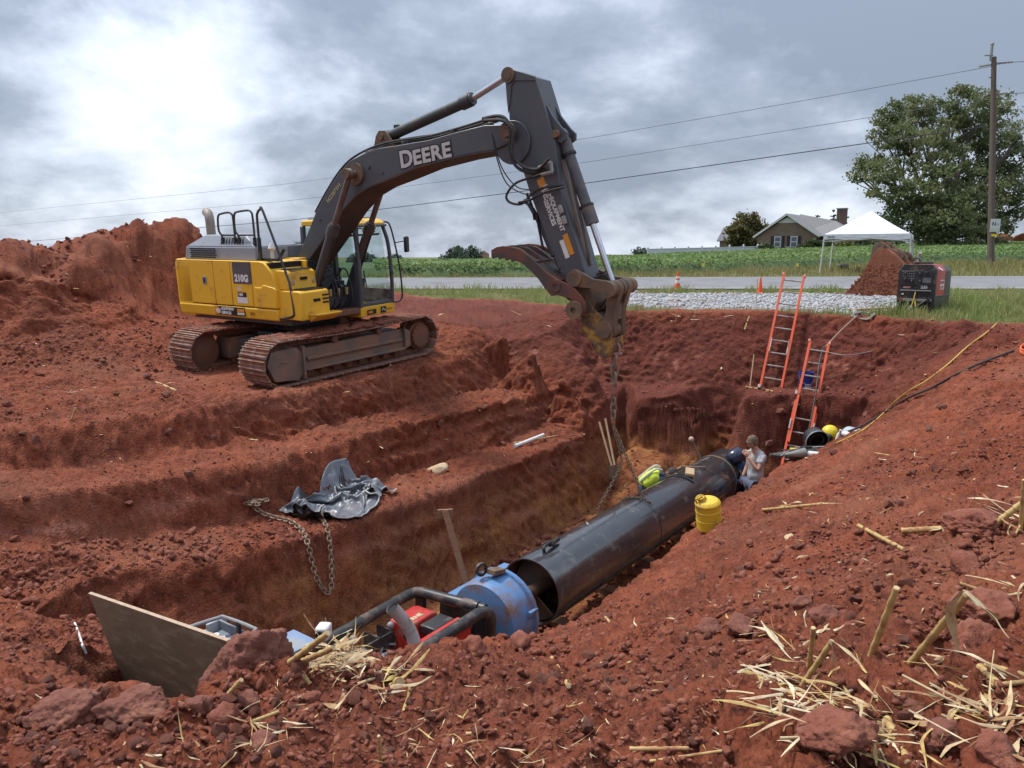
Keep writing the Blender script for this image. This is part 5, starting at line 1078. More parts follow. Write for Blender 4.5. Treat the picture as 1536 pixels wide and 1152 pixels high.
def build_machine():
    M = pitM(0, 0, ZFL)      # x along the pipe, y left, z above the pit floor
    za = ZAX - ZFL
    B = thing('boring_machine', 'boring machine with black roll frame, red engine boxes and blue casing drum in the pit', 'boring machine', M=M)
    # track it rides on
    for y in (-.48, .48):
        q = MB(); q.box((.6, y, .08), (11.5, .14, .03)); q.box((.6, y, .16), (11.5, .03, .16)); q.box((.6, y, .24), (11.5, .10, .025)); q.build('track_rail', BLKP, B)
    for k in range(9):
        q = MB(); q.box((-4.8 + k * 1.35, 0, .05), (.2, 1.5, .10)); q.build('cross_tie', WOODM, B, bevel=.01)
    # blue drum that pushes the casing
    q = MB(); q.lathe([(.20, -1.36), (.46, -1.33), (.48, -1.28), (.495, -1.20), (.50, -.98), (.53, -.97), (.53, -.91), (.49, -.90), (.49, -1.05), (.10, -1.06)], (0, 0, za), (1, 0, 0), 56)
    drum = q.build('casing_drum', BLUE, B, smooth=35)
    q = MB(); q.ring((-.935, 0, za), (1, 0, 0), .495, .535, .05, 56); q.build('drum_rim', BLUE, drum)
    for k in range(26):
        a = 2 * pi * k / 26; q = MB() if k == 0 else q; q.cyl((-.975, .516 * cos(a), za + .516 * sin(a)), (-.895, .516 * cos(a), za + .516 * sin(a)), .014, 6)
    tag(q.build('rim_bolts', BARE, drum), kind='stuff')
    drum.location.x = .12
    for ang in (.25,):
        q = MB(); q.box((-1.0, -.52 * cos(ang), za + .52 * sin(ang)), (.16, .04, .08), Matrix.Rotation(ang, 3, 'X')); q.build('drum_lug', BLUE, drum, bevel=.006)
    q = MB(); q.box((-.95, -.52, za - .28), (.05, .13, .16)); q.box((-.95, -.585, za - .28), (.09, .03, .12)); q.build('rim_bracket', GREYP, drum, bevel=.006)
    q = MB(); q.ring((-1.22, .10, za + .60), (.3, 1, 0), .05, .085, .035, 18); q.build('lifting_eye', BLKP, drum)
    q = MB(); q.box((-1.08, -.02, za + .56), (.22, .13, .06), Matrix.Rotation(.2, 3, 'Y')); q.build('drum_bracket', RUSTY, drum, bevel=.006)
    # blue beam along the left of the drum
    q = MB(); q.box((-.52, .62, za + .06), (1.25, .05, .15)); q.box((-.52, .58, za + .142), (1.25, .13, .02)); q.build('side_beam', BLUE, B, bevel=.006)
    q = MB(); q.box((-.35, .62, za - .40), (.08, .10, .75)); q.build('beam_post', BLUE, B)
    q = MB(); q.box((-.95, .62, za - .40), (.08, .10, .75)); q.build('beam_post', BLUE, B)
    q = MB(); q.box((-1.45, -.42, .42), (.6, .28, .25)); q.box((-1.30, -.56, .46), (.34, .03, .1)); q.build('foot_frame', GREYP, B, bevel=.01)
    q = MB(); q.box((-1.44, .06, .66), (.08, .78, .86)); q.box((-1.44, .18, 1.08), (.05, .4, .10)); q.build('thrust_plate', BLKP, B, bevel=.02)
    for y in (-.3, 0, .3):
        q = MB(); q.cyl((-1.7, y, .6 + .3 * (y == 0)), (-1.4, y, .6 + .3 * (y == 0)), .07, 14); q.build('thrust_ram', GREYP, B)
    # roll frame
    zf = 1.26
    q = MB(); q.tube([(-3.45, .53, zf - .04), (-2.0, .56, zf), (-1.86, .57, zf), (-1.78, .55, zf), (-1.73, .49, zf), (-1.66, -.30, zf + .01)], .062, 14)
    q.tube([(-3.05, -.41, zf - .02), (-1.80, -.40, zf + .01), (-1.70, -.41, zf), (-1.63, -.42, zf - .05), (-1.60, -.42, zf - .13), (-1.60, -.42, .3)], .066, 14)
    q.tube([(-1.72, .50, zf), (-1.64, -.38, zf)], .058, 14); q.build('roll_frame', BLKP, B)
    q = MB(); q.box((-1.62, -.33, .78), (.05, .20, .9)); q.build('frame_plate', BLKP, B)
    q = MB(); q.box((-1.74, .50, .8), (.06, .12, .8)); q.build('frame_plate', BLKP, B)
    q = MB(); q.box((-2.6, 0, .40), (1.7, .86, .26)); q.box((-2.6, 0, .62), (1.5, .7, .2)); q.build('engine_base', BLKP, B, bevel=.02)
    q = MB(); q.prism([(-2.36, .55), (-1.90, .55), (-1.90, 1.19), (-1.98, 1.215), (-2.36, 1.20)], lambda a, b, h: Vector((a, h, b)), .10, .40); e1 = q.build('engine_box', RED, B, bevel=.02)
    q = MB(); q.prism([(-2.66, .55), (-1.86, .55), (-1.86, 1.20), (-2.66, 1.19)], lambda a, b, h: Vector((a, h, b)), -.36, -.16); e2 = q.build('engine_box', RED, B, bevel=.02)
    q = MB(); q.box((-1.52, .25, 1.14), (.14, .28, .05)); q.box((-1.50, -.14, 1.17), (.13, .18, .05)); q.build('red_guard', RED, B, bevel=.01)
    TX = Matrix.Rotation(0, 4, 'Z')
    text_mesh('box_lettering', 'MICHAEL', .085, LETWH, e2, Matrix.Translation((-2.45, -.30, 1.196)) @ Matrix.Rotation(-.012, 4, 'Y'), bold=.004)
    text_mesh('box_lettering', 'BYRNE', .085, mat('decal_cream', (.6, .5, .3), .5), e1, Matrix.Translation((-2.33, .16, 1.204)) @ Matrix.Rotation(-.04, 4, 'Y'), bold=.003)
    q = MB(); q.box((-2.05, -.03, 1.13), (.34, .22, .10)); q.build('black_hood', BLKP, B, bevel=.015)
    for x, y in ((-2.42, .03), (-2.72, -.28), (-2.9, .40), (-2.45, .30)):
        q = MB(); q.tube([(x, y, .7), (x + .03, y + .02, 1.16)], .012, 6); q.ball((x + .03, y + .02, 1.18), .04, 10, 7); q.build('knob_lever', GREYP, B)
    q = MB(); q.box((-2.38, .08, 1.13), (.04, .10, .16), Matrix.Rotation(.5, 3, 'X')); q.build('latch', BLKP, B)
    q = MB(); q.tube(curve_pts([(-2.58, -.24, .55), (-2.58, -.22, .95), (-2.57, -.15, 1.25), (-2.64, -.08, 1.45), (-2.76, -.05, 1.62)], 6), .068, 16, caps=False); ex = q.build('exhaust_pipe', mat('exhaust_dull', (.42, .42, .41), .55, col2=(.33, .32, .31), scale=6, dirt=(.25, .16, .11), dscale=6, damt=.3), B)
    q = MB(); q.cyl((-2.742, -.055, 1.59), (-2.749, -.053, 1.60), .064, 16); q.build('exhaust_mouth', DARKIN, ex)
    # battery tray, boxes and pipework behind the engine
    q = MB(); q.box((-2.62, .40, .96), (.42, .26, .02)); q.box((-2.62, .28, 1.04), (.42, .02, .18)); q.box((-2.42, .40, 1.04), (.02, .26, .18)); q.box((-2.62, .40, 1.04), (.02, .25, .18)); q.build('battery_tray', BLKP, B)
    q = MB(); q.box((-2.95, .26, 1.0), (.26, .22, .18)); q.build('grey_box', mat('dark_grey_box', (.10, .11, .12), .5), B, bevel=.01)
    q = MB(); q.box((-2.85, -.08, .98), (.3, .2, .22)); q.build('red_tank', RED, B, bevel=.03)
    rs = random.Random(4); q = MB()
    for k in range(46):
        c = Vector((rs.uniform(-3.3, -2.3), rs.uniform(-.05, .5), rs.uniform(.82, 1.0)))
        if k % 3: q.tube(curve_pts([c, c + Vector((rs.uniform(-.15, .15), rs.uniform(-.15, .15), rs.uniform(0, .1))), c + Vector((rs.uniform(-.25, .25), rs.uniform(-.2, .2), -.05))], 3), .016, 6)
        else: q.cyl(c, c + Vector((rs.uniform(-.04, .04), .03, .07)), .03, 8)
    tag(q.build('hoses_and_fittings', GREYP, B), kind='stuff')
    q = MB(); q.box((-4.05, .30, .75), (1.3, .9, .06)); q.box((-4.05, .3, .5), (1.2, .8, .4)); q.build('rear_carriage', BLKP, B)
    # blue foot plate
    q = MB(); q.box((-3.55, .60, 1.36), (.42, .36, .03), Matrix.Rotation(.03, 3, 'X')); q.build('blue_cover', mat('blue_worn', (.16, .25, .42), .5, col2=(.24, .29, .36), scale=3, dirt=(.30, .29, .27), dscale=3, damt=.5), B, bevel=.008)
    q = MB(); q.box((-3.58, .64, .72), (.26, .22, 1.2)); q.build('cover_housing', BLKP, B)
    q = MB(); q.box((-3.32, .34, 1.48), (.16, .13, .14), Matrix.Rotation(.5, 3, 'Z')); wc = q.build('white_cap', WHITE, B, bevel=.025)
    q = MB(); q.cyl((-3.41, .30, 1.48), (-3.395, .31, 1.48), .04, 12); q.build('cap_hole', DARKIN, wc)
    # operator's console with levers and guard rail
    cx, cy_, cz = -4.28, .62, 1.60
    CM = mat('console_grey', (.13, .16, .21), .5, dirt=(.2, .13, .1), dscale=4, damt=.3)
    q = MB(); q.prism([(-.15, -.04), (.15, -.04), (.15, .10), (-.15, .03)], lambda a, b, h: Vector((cx + a, cy_ + h, cz + b)), -.24, .24); cons = q.build('console', CM, B, bevel=.01)
    q = MB(); q.box((cx + .02, cy_, .8), (.16, .2, 1.6)); q.build('console_post', BLKP, B)
    q = MB(); q.box((cx + .16, cy_ + .02, cz + .10), (.02, .46, .16)); q.build('console_panel', mat('panel_grey', (.22, .24, .27), .5), cons, bevel=.004)
    q = MB(); q.box((cx + .13, cy_ + .24, cz + .08), (.20, .03, .20)); q.build('side_cheek', mat('cheek_grey', (.45, .47, .50), .5), cons, bevel=.008)
    for dx, dy in ((-.10, .16), (-.08, .05), (-.10, -.06), (-.05, -.15), (.0, .11), (.0, -.03)):
        q = MB(); q.tube([(cx + dx, cy_ + dy, cz + .05), (cx + dx - .05, cy_ + dy + .02, cz + .16)], .008, 6); q.ball((cx + dx - .05, cy_ + dy + .02, cz + .17), .026, 10, 7); q.build('lever', BLKP if dx < -.06 else GREYP, cons)
    for dy in (.14, .05, -.06):
        q = MB(); q.cyl((cx + .06, cy_ + dy, cz + .07), (cx + .055, cy_ + dy, cz + .10), .032, 14); q.build('gauge', WHITE, cons)
    q = MB(); q.box((cx + .02, cy_ - .20, cz + .10), (.04, .05, .07)); q.build('red_switch', RED, cons)
    q = MB(); q.box((cx + .06, cy_ - .13, cz + .075), (.07, .07, .01)); q.build('warning_label', RED, cons)
    q = MB(); q.box((cx + .10, cy_ - .24, cz + .05), (.12, .04, .10)); q.build('end_cheek', mat('cheek_grey', (.45, .47, .50), .5), cons, bevel=.006)
    q = MB(); q.tube(curve_pts([(cx - .25, cy_ + .30, cz - .3), (cx - .24, cy_ + .30, cz + .10), (cx - .22, cy_ + .28, cz + .20), (cx + .08, cy_ + .14, cz + .25), (cx + .13, cy_ + .08, cz + .255), (cx + .16, cy_ - .28, cz + .25), (cx + .13, cy_ - .34, cz + .24), (cx - .16, cy_ - .42, cz + .20), (cx - .20, cy_ - .43, cz + .12), (cx - .20, cy_ - .43, cz - .3)], 4), .018, 8); q.build('guard_rail', GREYP, B)
    q = MB(); q.box((cx + .14, cy_ - .10, cz + .16), (.03, .035, .20)); q.build('rail_post', BLKP, B)
    return B
BORER = build_machine()

# ------------------------------------------------------------------ chains, link by link
def link_mesh(name, L, w, r):
    q = MB(); P = []
    h = L / 2 - w / 2
    for k in range(9): a = -pi / 2 + pi * k / 8; P.append((0, w / 2 * sin(a), h + w / 2 * cos(a)))
    for k in range(9): a = pi / 2 + pi * k / 8; P.append((0, w / 2 * sin(a), -h + w / 2 * cos(a)))
    P.append(P[0]); q.tube(P, r, 5, caps=False); return q
def chain(T, path, L=.066, w=.046, r=.0085, m=CHAINM, name='chain_link'):
    """links along a polyline given in T's own frame"""
    P = [Vector(p) for p in path]; seg = [(b - a).length for a, b in zip(P[:-1], P[1:])]; tot = sum(seg); pitch = L - 2 * r
    n = max(1, int(tot / pitch)); first = None
    for k in range(n):
        d = (k + .5) * pitch; i = 0
        while i < len(seg) - 1 and d > seg[i]: d -= seg[i]; i += 1
        p = P[i].lerp(P[i + 1], min(1, d / max(seg[i], 1e-6))); tdir = (P[i + 1] - P[i]).normalized()
        Rm = tdir.to_track_quat('Z', 'Y').to_matrix().to_4x4() @ Matrix.Rotation((pi / 2) * (k % 2) + .3, 4, 'Z')
        Mx = Matrix.Translation(p) @ Rm
        if first is None:
            first = link_mesh(name, L, w, r).build(name, m, T); first.matrix_local = Mx
        else: clone(first, T, M=Mx)
    return n
def build_chains():
    # the lifting chain from the coupler to the pipe
    top = EM @ EL(922, 529, y=0); base = PIPE.matrix_world
    T = thing('lifting_chain', 'rusty lifting chain hanging from the bucket coupler and looped round the black pipe', 'chain', (top.x, top.y, top.z))
    q = MB(); sh = curve_pts([(-.07, 0, -.02), (-.07, 0, .10), (0, 0, .17), (.07, 0, .10), (.07, 0, -.02)], 5); q.tube(sh, .022, 8); q.cyl((-.12, 0, -.02), (.12, 0, -.02), .025, 10); q.build('shackle', mat('shackle_steel', (.36, .31, .27), .5, col2=(.30, .06, .05), scale=9, amt=.8), T)
    z = -.05
    for k, (h, m_) in enumerate(((.22, CHAINM), (.17, None), (.22, None))):
        q = link_mesh('x', h, h * .60, .026); o = q.build('master_link', CHAINM, T); o.location = (0, 0, z - h / 2 + .02); o.rotation_euler = (0, 0, pi / 2 * k + .3); z -= h - .05
    q = MB(); q.box((0, 0, z - .08), (.12, .09, .17)); q.ring((0, 0, z - .19), (0, 1, 0), .035, .06, .04, 14); q.build('swivel', mat('swivel_red', (.34, .07, .05), .6, col2=(.3, .2, .14), scale=12, amt=.8), T, bevel=.02); z -= .24
    for k in range(3):
        q = link_mesh('x', .15, .095, .020); o = q.build('master_link', CHAINM, T); o.location = (0, 0, z - .05); o.rotation_euler = (0, 0, pi / 2 * k + .5); z -= .11
    q = MB(); q.box((0, 0, z - .04), (.07, .05, .10)); q.build('connector', mat('connector_copper', (.42, .17, .08), .5, col2=(.25, .12, .07), scale=10), T, bevel=.015); z -= .10
    # down to the pipe crown
    Mi = Matrix.Translation((-top.x, -top.y, -top.z))
    c0 = Vector((0, 0, z)); s_ = (Vector((top.x, top.y, 0)) - PA).dot(Pa)
    s_ = max(1.9, min(s_, 2.9))
    def onpipe(s, ang, r=.472): return Mi @ (pst(s, 0, ZAX) + (-Pn) * (r * cos(ang)) + Vector((0, 0, r * sin(ang))))
    crown = onpipe(s_, 1.75)
    chain(T, [c0, crown])
    chain(T, [onpipe(s_ + .03 * math.sin(k), 2.1 - k * .145) for k in range(26)])
    # second leg, slack, going down behind the pipe
    chain(T, curve_pts([c0 + Vector((0, 0, -.02)), c0.lerp(crown, .5) + Vector((-.10, .10, 0)), onpipe(s_ - .1, 1.0, .80), onpipe(s_ - .3, .3, .62), onpipe(s_ - .1, -.3, .5)], 6))
    # slack chain over the edge of the lower bench
    P = [hit(378, 767), hit(395, 773), hit(415, 779), hit(435, 786), hit(450, 797), hit(460, 820), hit(467, 850), hit(474, 875), hit(484, 892), hit(491, 897), hit(496, 885), hit(496, 850), hit(493, 815), hit(487, 790), hit(478, 778), hit(460, 775), hit(438, 774)]
    P = [p + Vector((.02, -.03, .03)) for p in P]; b = P[0]
    T = thing('slack_chain', 'rusty loop of chain hanging down the dug bank below the tarpaulin', 'chain', b)
    pp = [p - b for p in curve_pts(P, 4)]; chain(T, pp, L=.084, w=.058, r=.0105)
    rs = random.Random(8)
    for j in range(3): chain(T, [Vector((.05 * j - .02, .03 * j, .02 + .01 * j)) + Vector((rs.uniform(-.1, .12), rs.uniform(-.06, .06), .012 * i % .03)) for i in range(7)], L=.068, w=.048, r=.0085)
build_chains()
# ------------------------------------------------------------------ people
SKIN = mat('skin', (0.50, 0.27, 0.185), 0.55, col2=(0.44, 0.22, 0.15), scale=12)
def skinned(name, J, E_, m, parent, sub=2, wr=0.0):
    """one continuous surface grown over joints: J name -> (point, radius or (rx, ry))"""
    me = bpy.data.meshes.new(name); ks = list(J); idx = {k: i for i, k in enumerate(ks)}
    me.from_pydata([tuple(J[k][0]) for k in ks], [(idx[a], idx[b]) for a, b in E_], [])
    o = bpy.data.objects.new(name, me); COL.objects.link(o); md = o.modifiers.new('skin', 'SKIN'); md.use_smooth_shade = True
    for k in ks:
        r = J[k][1]; r = r if isinstance(r, tuple) else (r, r); sv = me.skin_vertices[0].data[idx[k]]; sv.radius = r; sv.use_root = (ks[0] == k)
    sm = o.modifiers.new('sub', 'SUBSURF'); sm.levels = sub; sm.render_levels = sub
    dg = bpy.context.evaluated_depsgraph_get(); m2 = bpy.data.meshes.new_from_object(o.evaluated_get(dg)); bpy.data.objects.remove(o); bpy.data.meshes.remove(me)
    if wr:
        A = np.array([v.co[:] for v in m2.vertices]); Nn = np.array([v.normal[:] for v in m2.vertices]); A2 = A * np.array([1, 1, .55]); f = (1 - np.abs(fbm(A2, 7.0, 2, off=3)) * 4) * wr + fbm(A2, 16, 2) * wr; A = A + Nn * f[:, None]; m2.vertices.foreach_set('co', A.astype(np.float32).ravel())
    m2.name = name; m2.materials.clear(); m2.materials.append(m)
    for p in m2.polygons: p.material_index = 0
    m2.shade_smooth(); o = bpy.data.objects.new(name, m2); COL.objects.link(o); o.parent = parent; return o
def hand(name, wrist, palm_dir, palm_n, m, parent, curl=.5):
    """palm and five bent fingers; palm_dir from wrist to knuckles, palm_n out of the palm"""
    d = Vector(palm_dir).normalized(); n = Vector(palm_n).normalized(); s = d.cross(n).normalized(); w = Vector(wrist); q = MB()
    Rm = Matrix((s, d, n)).transposed(); q.ball(w + d * .045, .045, 10, 7, (.9, 1.15, .42), Rm)
    for k, (off, ln) in enumerate(((-.030, .070), (-.010, .080), (.010, .076), (.030, .060))):
        b = w + d * .082 + s * off; P = [b - d * .02]; dd = d.copy()
        for j in range(3): P.append(P[-1] + dd * (ln / 3 + (.012 if j == 0 else 0))); dd = (dd + n * curl * .55).normalized()
        q.tube(P, .0092, 6, r2=.007)
    b = w + d * .03 - s * .036; q.tube([b, b - s * .022 + d * .025 + n * .01, b - s * .02 + d * .055 + n * .025], .011, 6, r2=.008)
    return q.build(name, m, parent, smooth=60)
def head(parent, c, face, up, hair_m, m=SKIN, hair=True, r=.098):
    """head facing 'face': skull, jaw, nose, ears, eyes, mouth; hair as a child shell"""
    f = Vector(face).normalized(); u = (Vector(up) - f * Vector(up).dot(f)).normalized(); s = u.cross(f); Rm = Matrix((f, s, u)).transposed(); c = Vector(c)
    q = MB(); L = lambda a, b, h: c + f * a + s * b + u * h
    n, mm = 16, 14; vs = []
    for i in range(mm + 1):
        th = pi * i / mm
        for k in range(n):
            ph = 2 * pi * k / n; x, y, z = sin(th) * cos(ph), sin(th) * sin(ph), cos(th)
            sx = 1.0 + (.10 if x > 0 else .08); sy = .80; sz = 1.22
            if z < -.2: kk = 1 - .30 * (-z - .2); sy *= kk; sx *= (1 - .12 * (-z - .2))
            vs.append(L(x * r * sx, y * r * sy, z * r * sz - .01))
    q.add(vs, [(i * n + k, (i + 1) * n + k, (i + 1) * n + (k + 1) % n, i * n + (k + 1) % n) for i in range(mm) for k in range(n)])
    q.tube([L(.095, 0, .02), L(.122, 0, -.018), L(.098, 0, -.032)], [.008, .015, .012], 8)
    for sy in (-1, 1): q.ball(L(.0, sy * .082, -.008), .03, 8, 6, (.7, .3, 1.1), Rm)
    q.ball(L(.085, 0, -.058), .022, 8, 5, (.6, 1.0, .35), Rm); q.ball(L(.085, 0, -.074), .020, 8, 5, (.6, .9, .4), Rm)
    h = q.build('head', m, parent, smooth=70)
    e = MB()
    for sy in (-1, 1): e.ball(L(.094, sy * .034, .012), .011, 8, 6, (.6, 1.2, .8), Rm)
    e.build('eyes', mat('eye', (.08, .06, .05), .3), h)
    if hair:
        g = MB(); vs = []; rs = random.Random(6)
        for i in range(11):
            th = pi * .62 * i / 10
            for k in range(20):
                ph = 2 * pi * k / 20; x, y, z = sin(th) * cos(ph), sin(th) * sin(ph), cos(th); lim = 1.0
                zz = z
                if x > .35 and i > 5: zz = max(z, .36); 
                w = 1.10 + rs.uniform(-.035, .05)
                vs.append(L(x * r * 1.10 * w, y * r * .84 * w, zz * r * 1.25 * w + .004))
        g.add(vs, [(i * 20 + k, (i + 1) * 20 + k, (i + 1) * 20 + (k + 1) % 20, i * 20 + (k + 1) % 20) for i in range(10) for k in range(20)]); g.build('hair', hair_m, h, smooth=60)
    return h
def build_people():
    # --- standing in the pit beside the far end, hand to his face
    top = atD(1131, 653, 14.4); zf = top.z - 1.78; O = Vector((top.x + .06, top.y + .02, zf))
    fw = Vector((-.93, -.36, 0)).normalized()           # facing left and a little towards the viewer
    T = thing('person', 'man in grey t-shirt by the far end of the pipe, hand at his face', 'person', O)
    lf = Vector((0, 0, 1)).cross(fw)                      # his left
    V = lambda f, l, z: fw * f + lf * l + Vector((0, 0, z))
    J = {'pelvis': (V(0, 0, .95), (.15, .11)), 'waist': (V(-.01, 0, 1.10), (.13, .10)), 'chest': (V(-.01, 0, 1.30), (.155, .11)), 'collar': (V(-.01, 0, 1.45), (.10, .08)), 'neck': (V(.03, 0, 1.53), .055), 'skull': (V(.06, 0, 1.60), .06),
         'sl': (V(-.01, .17, 1.42), .062), 'el': (V(.13, .25, 1.17), .044), 'wl': (V(.235, .06, 1.40), .030),
         'sr': (V(-.01, -.17, 1.42), .062), 'er': (V(-.02, -.24, 1.14), .044), 'wr': (V(.10, -.22, .92), .032),
         'hl': (V(0, .09, .90), .09), 'kl': (V(.05, .10, .50), .062), 'al': (V(0, .11, .09), .044), 'tl': (V(.15, .12, .04), .038),
         'hr': (V(0, -.09, .90), .09), 'kr': (V(.02, -.10, .50), .062), 'ar': (V(-.05, -.11, .09), .044), 'tr': (V(.10, -.12, .04), .038)}
    Ed = [('pelvis', 'waist'), ('waist', 'chest'), ('chest', 'collar'), ('collar', 'neck'), ('neck', 'skull'), ('collar', 'sl'), ('sl', 'el'), ('el', 'wl'), ('collar', 'sr'), ('sr', 'er'), ('er', 'wr'), ('pelvis', 'hl'), ('hl', 'kl'), ('kl', 'al'), ('al', 'tl'), ('pelvis', 'hr'), ('hr', 'kr'), ('kr', 'ar'), ('ar', 'tr')]
    skinned('body', J, Ed, SKIN, T)
    hand('hand', J['wl'][0], V(.05, -.06, .10), V(-.5, -.8, -.1), SKIN, T, .9); hand('hand', J['wr'][0], V(.03, 0, -1), V(0, 1, 0), SKIN, T, .5)
    SH = mat('grey_tshirt', (0.47, 0.49, 0.54), 0.9, col2=(0.40, 0.40, 0.42), scale=5, dirt=(.34, .27, .22), dscale=4, damt=.5, bump=.3, bscale=14)
    K = {'p': (V(0, 0, .86), (.185, .14)), 'w': (V(-.01, 0, 1.05), (.165, .128)), 'c': (V(-.01, 0, 1.29), (.185, .135)), 'k': (V(-.005, 0, 1.44), (.115, .095)), 'n': (V(.005, 0, 1.485), .07),
         'sl': (V(-.01, .17, 1.42), .078), 'el': (V(.075, .215, 1.27), .072), 'sr': (V(-.01, -.17, 1.42), .078), 'er': (V(-.015, -.21, 1.26), .07)}
    skinned('t_shirt', K, [('p', 'w'), ('w', 'c'), ('c', 'k'), ('k', 'n'), ('k', 'sl'), ('sl', 'el'), ('k', 'sr'), ('sr', 'er')], SH, T, sub=3, wr=.012)
    JN = mat('blue_jeans', (0.10, 0.13, 0.20), 0.9, dirt=(.2, .1, .07), dscale=4, damt=.4)
    Lg = {'p': (V(0, 0, .93), (.17, .125)), 'hl': (V(0, .09, .86), .105), 'kl': (V(.05, .10, .50), .078), 'al': (V(0, .11, .12), .066), 'hr': (V(0, -.09, .86), .105), 'kr': (V(.02, -.10, .50), .078), 'ar': (V(-.05, -.11, .12), .066)}
    skinned('trousers', Lg, [('p', 'hl'), ('hl', 'kl'), ('kl', 'al'), ('p', 'hr'), ('hr', 'kr'), ('kr', 'ar')], JN, T, wr=.010)
    HAIR = mat('brown_hair', (0.115, 0.075, 0.045), 0.7, col2=(0.20, 0.14, 0.085), scale=40, amt=.9, bump=.6, bscale=90)
    head(T, V(.085, 0, 1.655), fw + Vector((0, 0, -.42)), (0, 0, 1), HAIR)
    # --- bending over behind the pipe in a high-visibility vest
    c = atD(975, 716, 14.3); O = Vector((c.x, c.y, ZFL)); zb = c.z - ZFL
    T = thing('person', 'dark-haired worker in yellow high-visibility vest bent over behind the black pipe', 'person', O)
    fw = Vector((.93, -.05, 0)).normalized(); lf = Vector((0, 0, 1)).cross(fw)
    V = lambda f, l, z: fw * f + lf * l + Vector((0, 0, z))
    NAVY = mat('navy_shirt', (0.022, 0.030, 0.060), 0.9, col2=(.03, .05, .11), scale=6)
    J = {'pelvis': (V(-.14, 0, .88), (.16, .12)), 'waist': (V(-.04, 0, 1.02), (.14, .11)), 'chest': (V(.10, 0, 1.10), (.17, .13)), 'collar': (V(.22, 0, 1.10), (.10, .09)), 'neck': (V(.29, 0, 1.11), .055), 'skull': (V(.34, 0, 1.12), .06),
         'sl': (V(.20, .18, 1.06), .07), 'el': (V(.42, .26, .95), .052), 'wl': (V(.62, .14, .98), .036), 'sr': (V(.20, -.18, 1.06), .07), 'er': (V(.40, -.22, .90), .052), 'wr': (V(.60, -.05, .95), .036),
         'hl': (V(-.14, .09, .84), .10), 'kl': (V(.02, .11, .48), .075), 'al': (V(-.12, .11, .09), .05), 'tl': (V(.04, .12, .04), .045), 'hr': (V(-.14, -.09, .84), .10), 'kr': (V(.02, -.11, .48), .075), 'ar': (V(-.12, -.11, .09), .05), 'tr': (V(.04, -.12, .04), .045)}
    skinned('body', J, Ed, NAVY, T, wr=.008)
    hand('hand', J['wl'][0], fw, (0, 0, -1), SKIN, T); hand('hand', J['wr'][0], fw, (0, 0, -1), SKIN, T)
    HV = mat('high_visibility_yellow', (0.62, 0.74, 0.05), 0.7, col2=(.5, .6, .06), scale=6)
    K = {'p': (V(-.16, 0, .90), (.18, .15)), 'w': (V(-.04, 0, 1.03), (.17, .135)), 'c': (V(.11, 0, 1.115), (.195, .155)), 'k': (V(.19, 0, 1.115), (.15, .13))}
    vest = skinned('vest', K, [('p', 'w'), ('w', 'c'), ('c', 'k')], HV, T, sub=3, wr=.014)
    q = MB()
    for l in (-.11, .11): q.tube(curve_pts([V(-.20, l, 1.03), V(-.06, l, 1.16), V(.10, l, 1.275), V(.20, l, 1.25)], 5), .020, 6)
    q.build('reflective_strip', mat('reflective_grey', (.6, .6, .58), .4), vest)
    DH = mat('dark_hair', (0.022, 0.017, 0.014), 0.65, col2=(.05, .035, .025), scale=40, bump=.6, bscale=90)
    head(T, V(.40, -.02, 1.15), fw + Vector((0, -.3, -.55)), (.3, 0, 1), DH)
    # --- crouched at the end of the pipe in a welding hood
    c = atD(1112, 682, 15.1); O = Vector((c.x, c.y, ZFL)); zc = c.z - ZFL
    T = thing('person', 'welder in blue jacket and black welding hood crouched at the far end of the pipe', 'person', O)
    fw = Vector((-.8, -.35, 0)).normalized(); lf = Vector((0, 0, 1)).cross(fw); k_ = zc / 1.26
    V = lambda f, l, z: fw * f + lf * l + Vector((0, 0, z * k_))
    BJ = mat('blue_jacket', (0.018, 0.035, 0.095), 0.75, col2=(.05, .09, .18), scale=9, amt=.4)
    J = {'pelvis': (V(-.25, 0, .50), (.17, .14)), 'waist': (V(-.16, 0, .70), (.16, .13)), 'chest': (V(-.05, 0, .92), (.18, .14)), 'collar': (V(.03, 0, 1.06), (.11, .09)), 'neck': (V(.08, 0, 1.12), .06), 'skull': (V(.12, 0, 1.18), .06),
         'sl': (V(.0, .18, 1.01), .078), 'el': (V(.2, .26, .80), .058), 'wl': (V(.42, .14, .86), .04), 'sr': (V(.0, -.18, 1.01), .078), 'er': (V(.2, -.26, .80), .058), 'wr': (V(.42, -.1, .84), .04),
         'hl': (V(-.22, .12, .46), .10), 'kl': (V(.18, .18, .50), .078), 'al': (V(-.08, .16, .09), .05), 'tl': (V(.08, .17, .04), .045), 'hr': (V(-.22, -.12, .46), .10), 'kr': (V(.18, -.18, .46), .078), 'ar': (V(-.08, -.16, .09), .05), 'tr': (V(.08, -.17, .04), .045)}
    skinned('body', J, Ed, BJ, T, wr=.010)
    hand('hand', J['wl'][0], fw, (0, 0, -1), BLK, T); hand('hand', J['wr'][0], fw, (0, 0, -1), BLK, T)
    h = head(T, V(.13, 0, 1.25), fw + Vector((0, 0, -.4)), (0, 0, 1), DH, hair=True)
    q = MB(); fd = (fw + Vector((0, 0, -.4))).normalized(); hc = V(.13, 0, 1.25)
    q.lathe([(.15, -.10), (.155, .02), (.135, .12), (.10, .16), (.0, .17)], hc, fd, 16, caps=False); hd = q.build('welding_hood', mat('hood_black', (.018, .02, .03), .25, col2=(.03, .05, .12), scale=14, amt=.5), T)
    q = MB(); q.box(hc + fd * .165, (.03, .11, .06), fd.to_track_quat('X', 'Z').to_matrix()); q.build('hood_window', mat('hood_glass', (.02, .03, .03), .08), hd)
build_people()
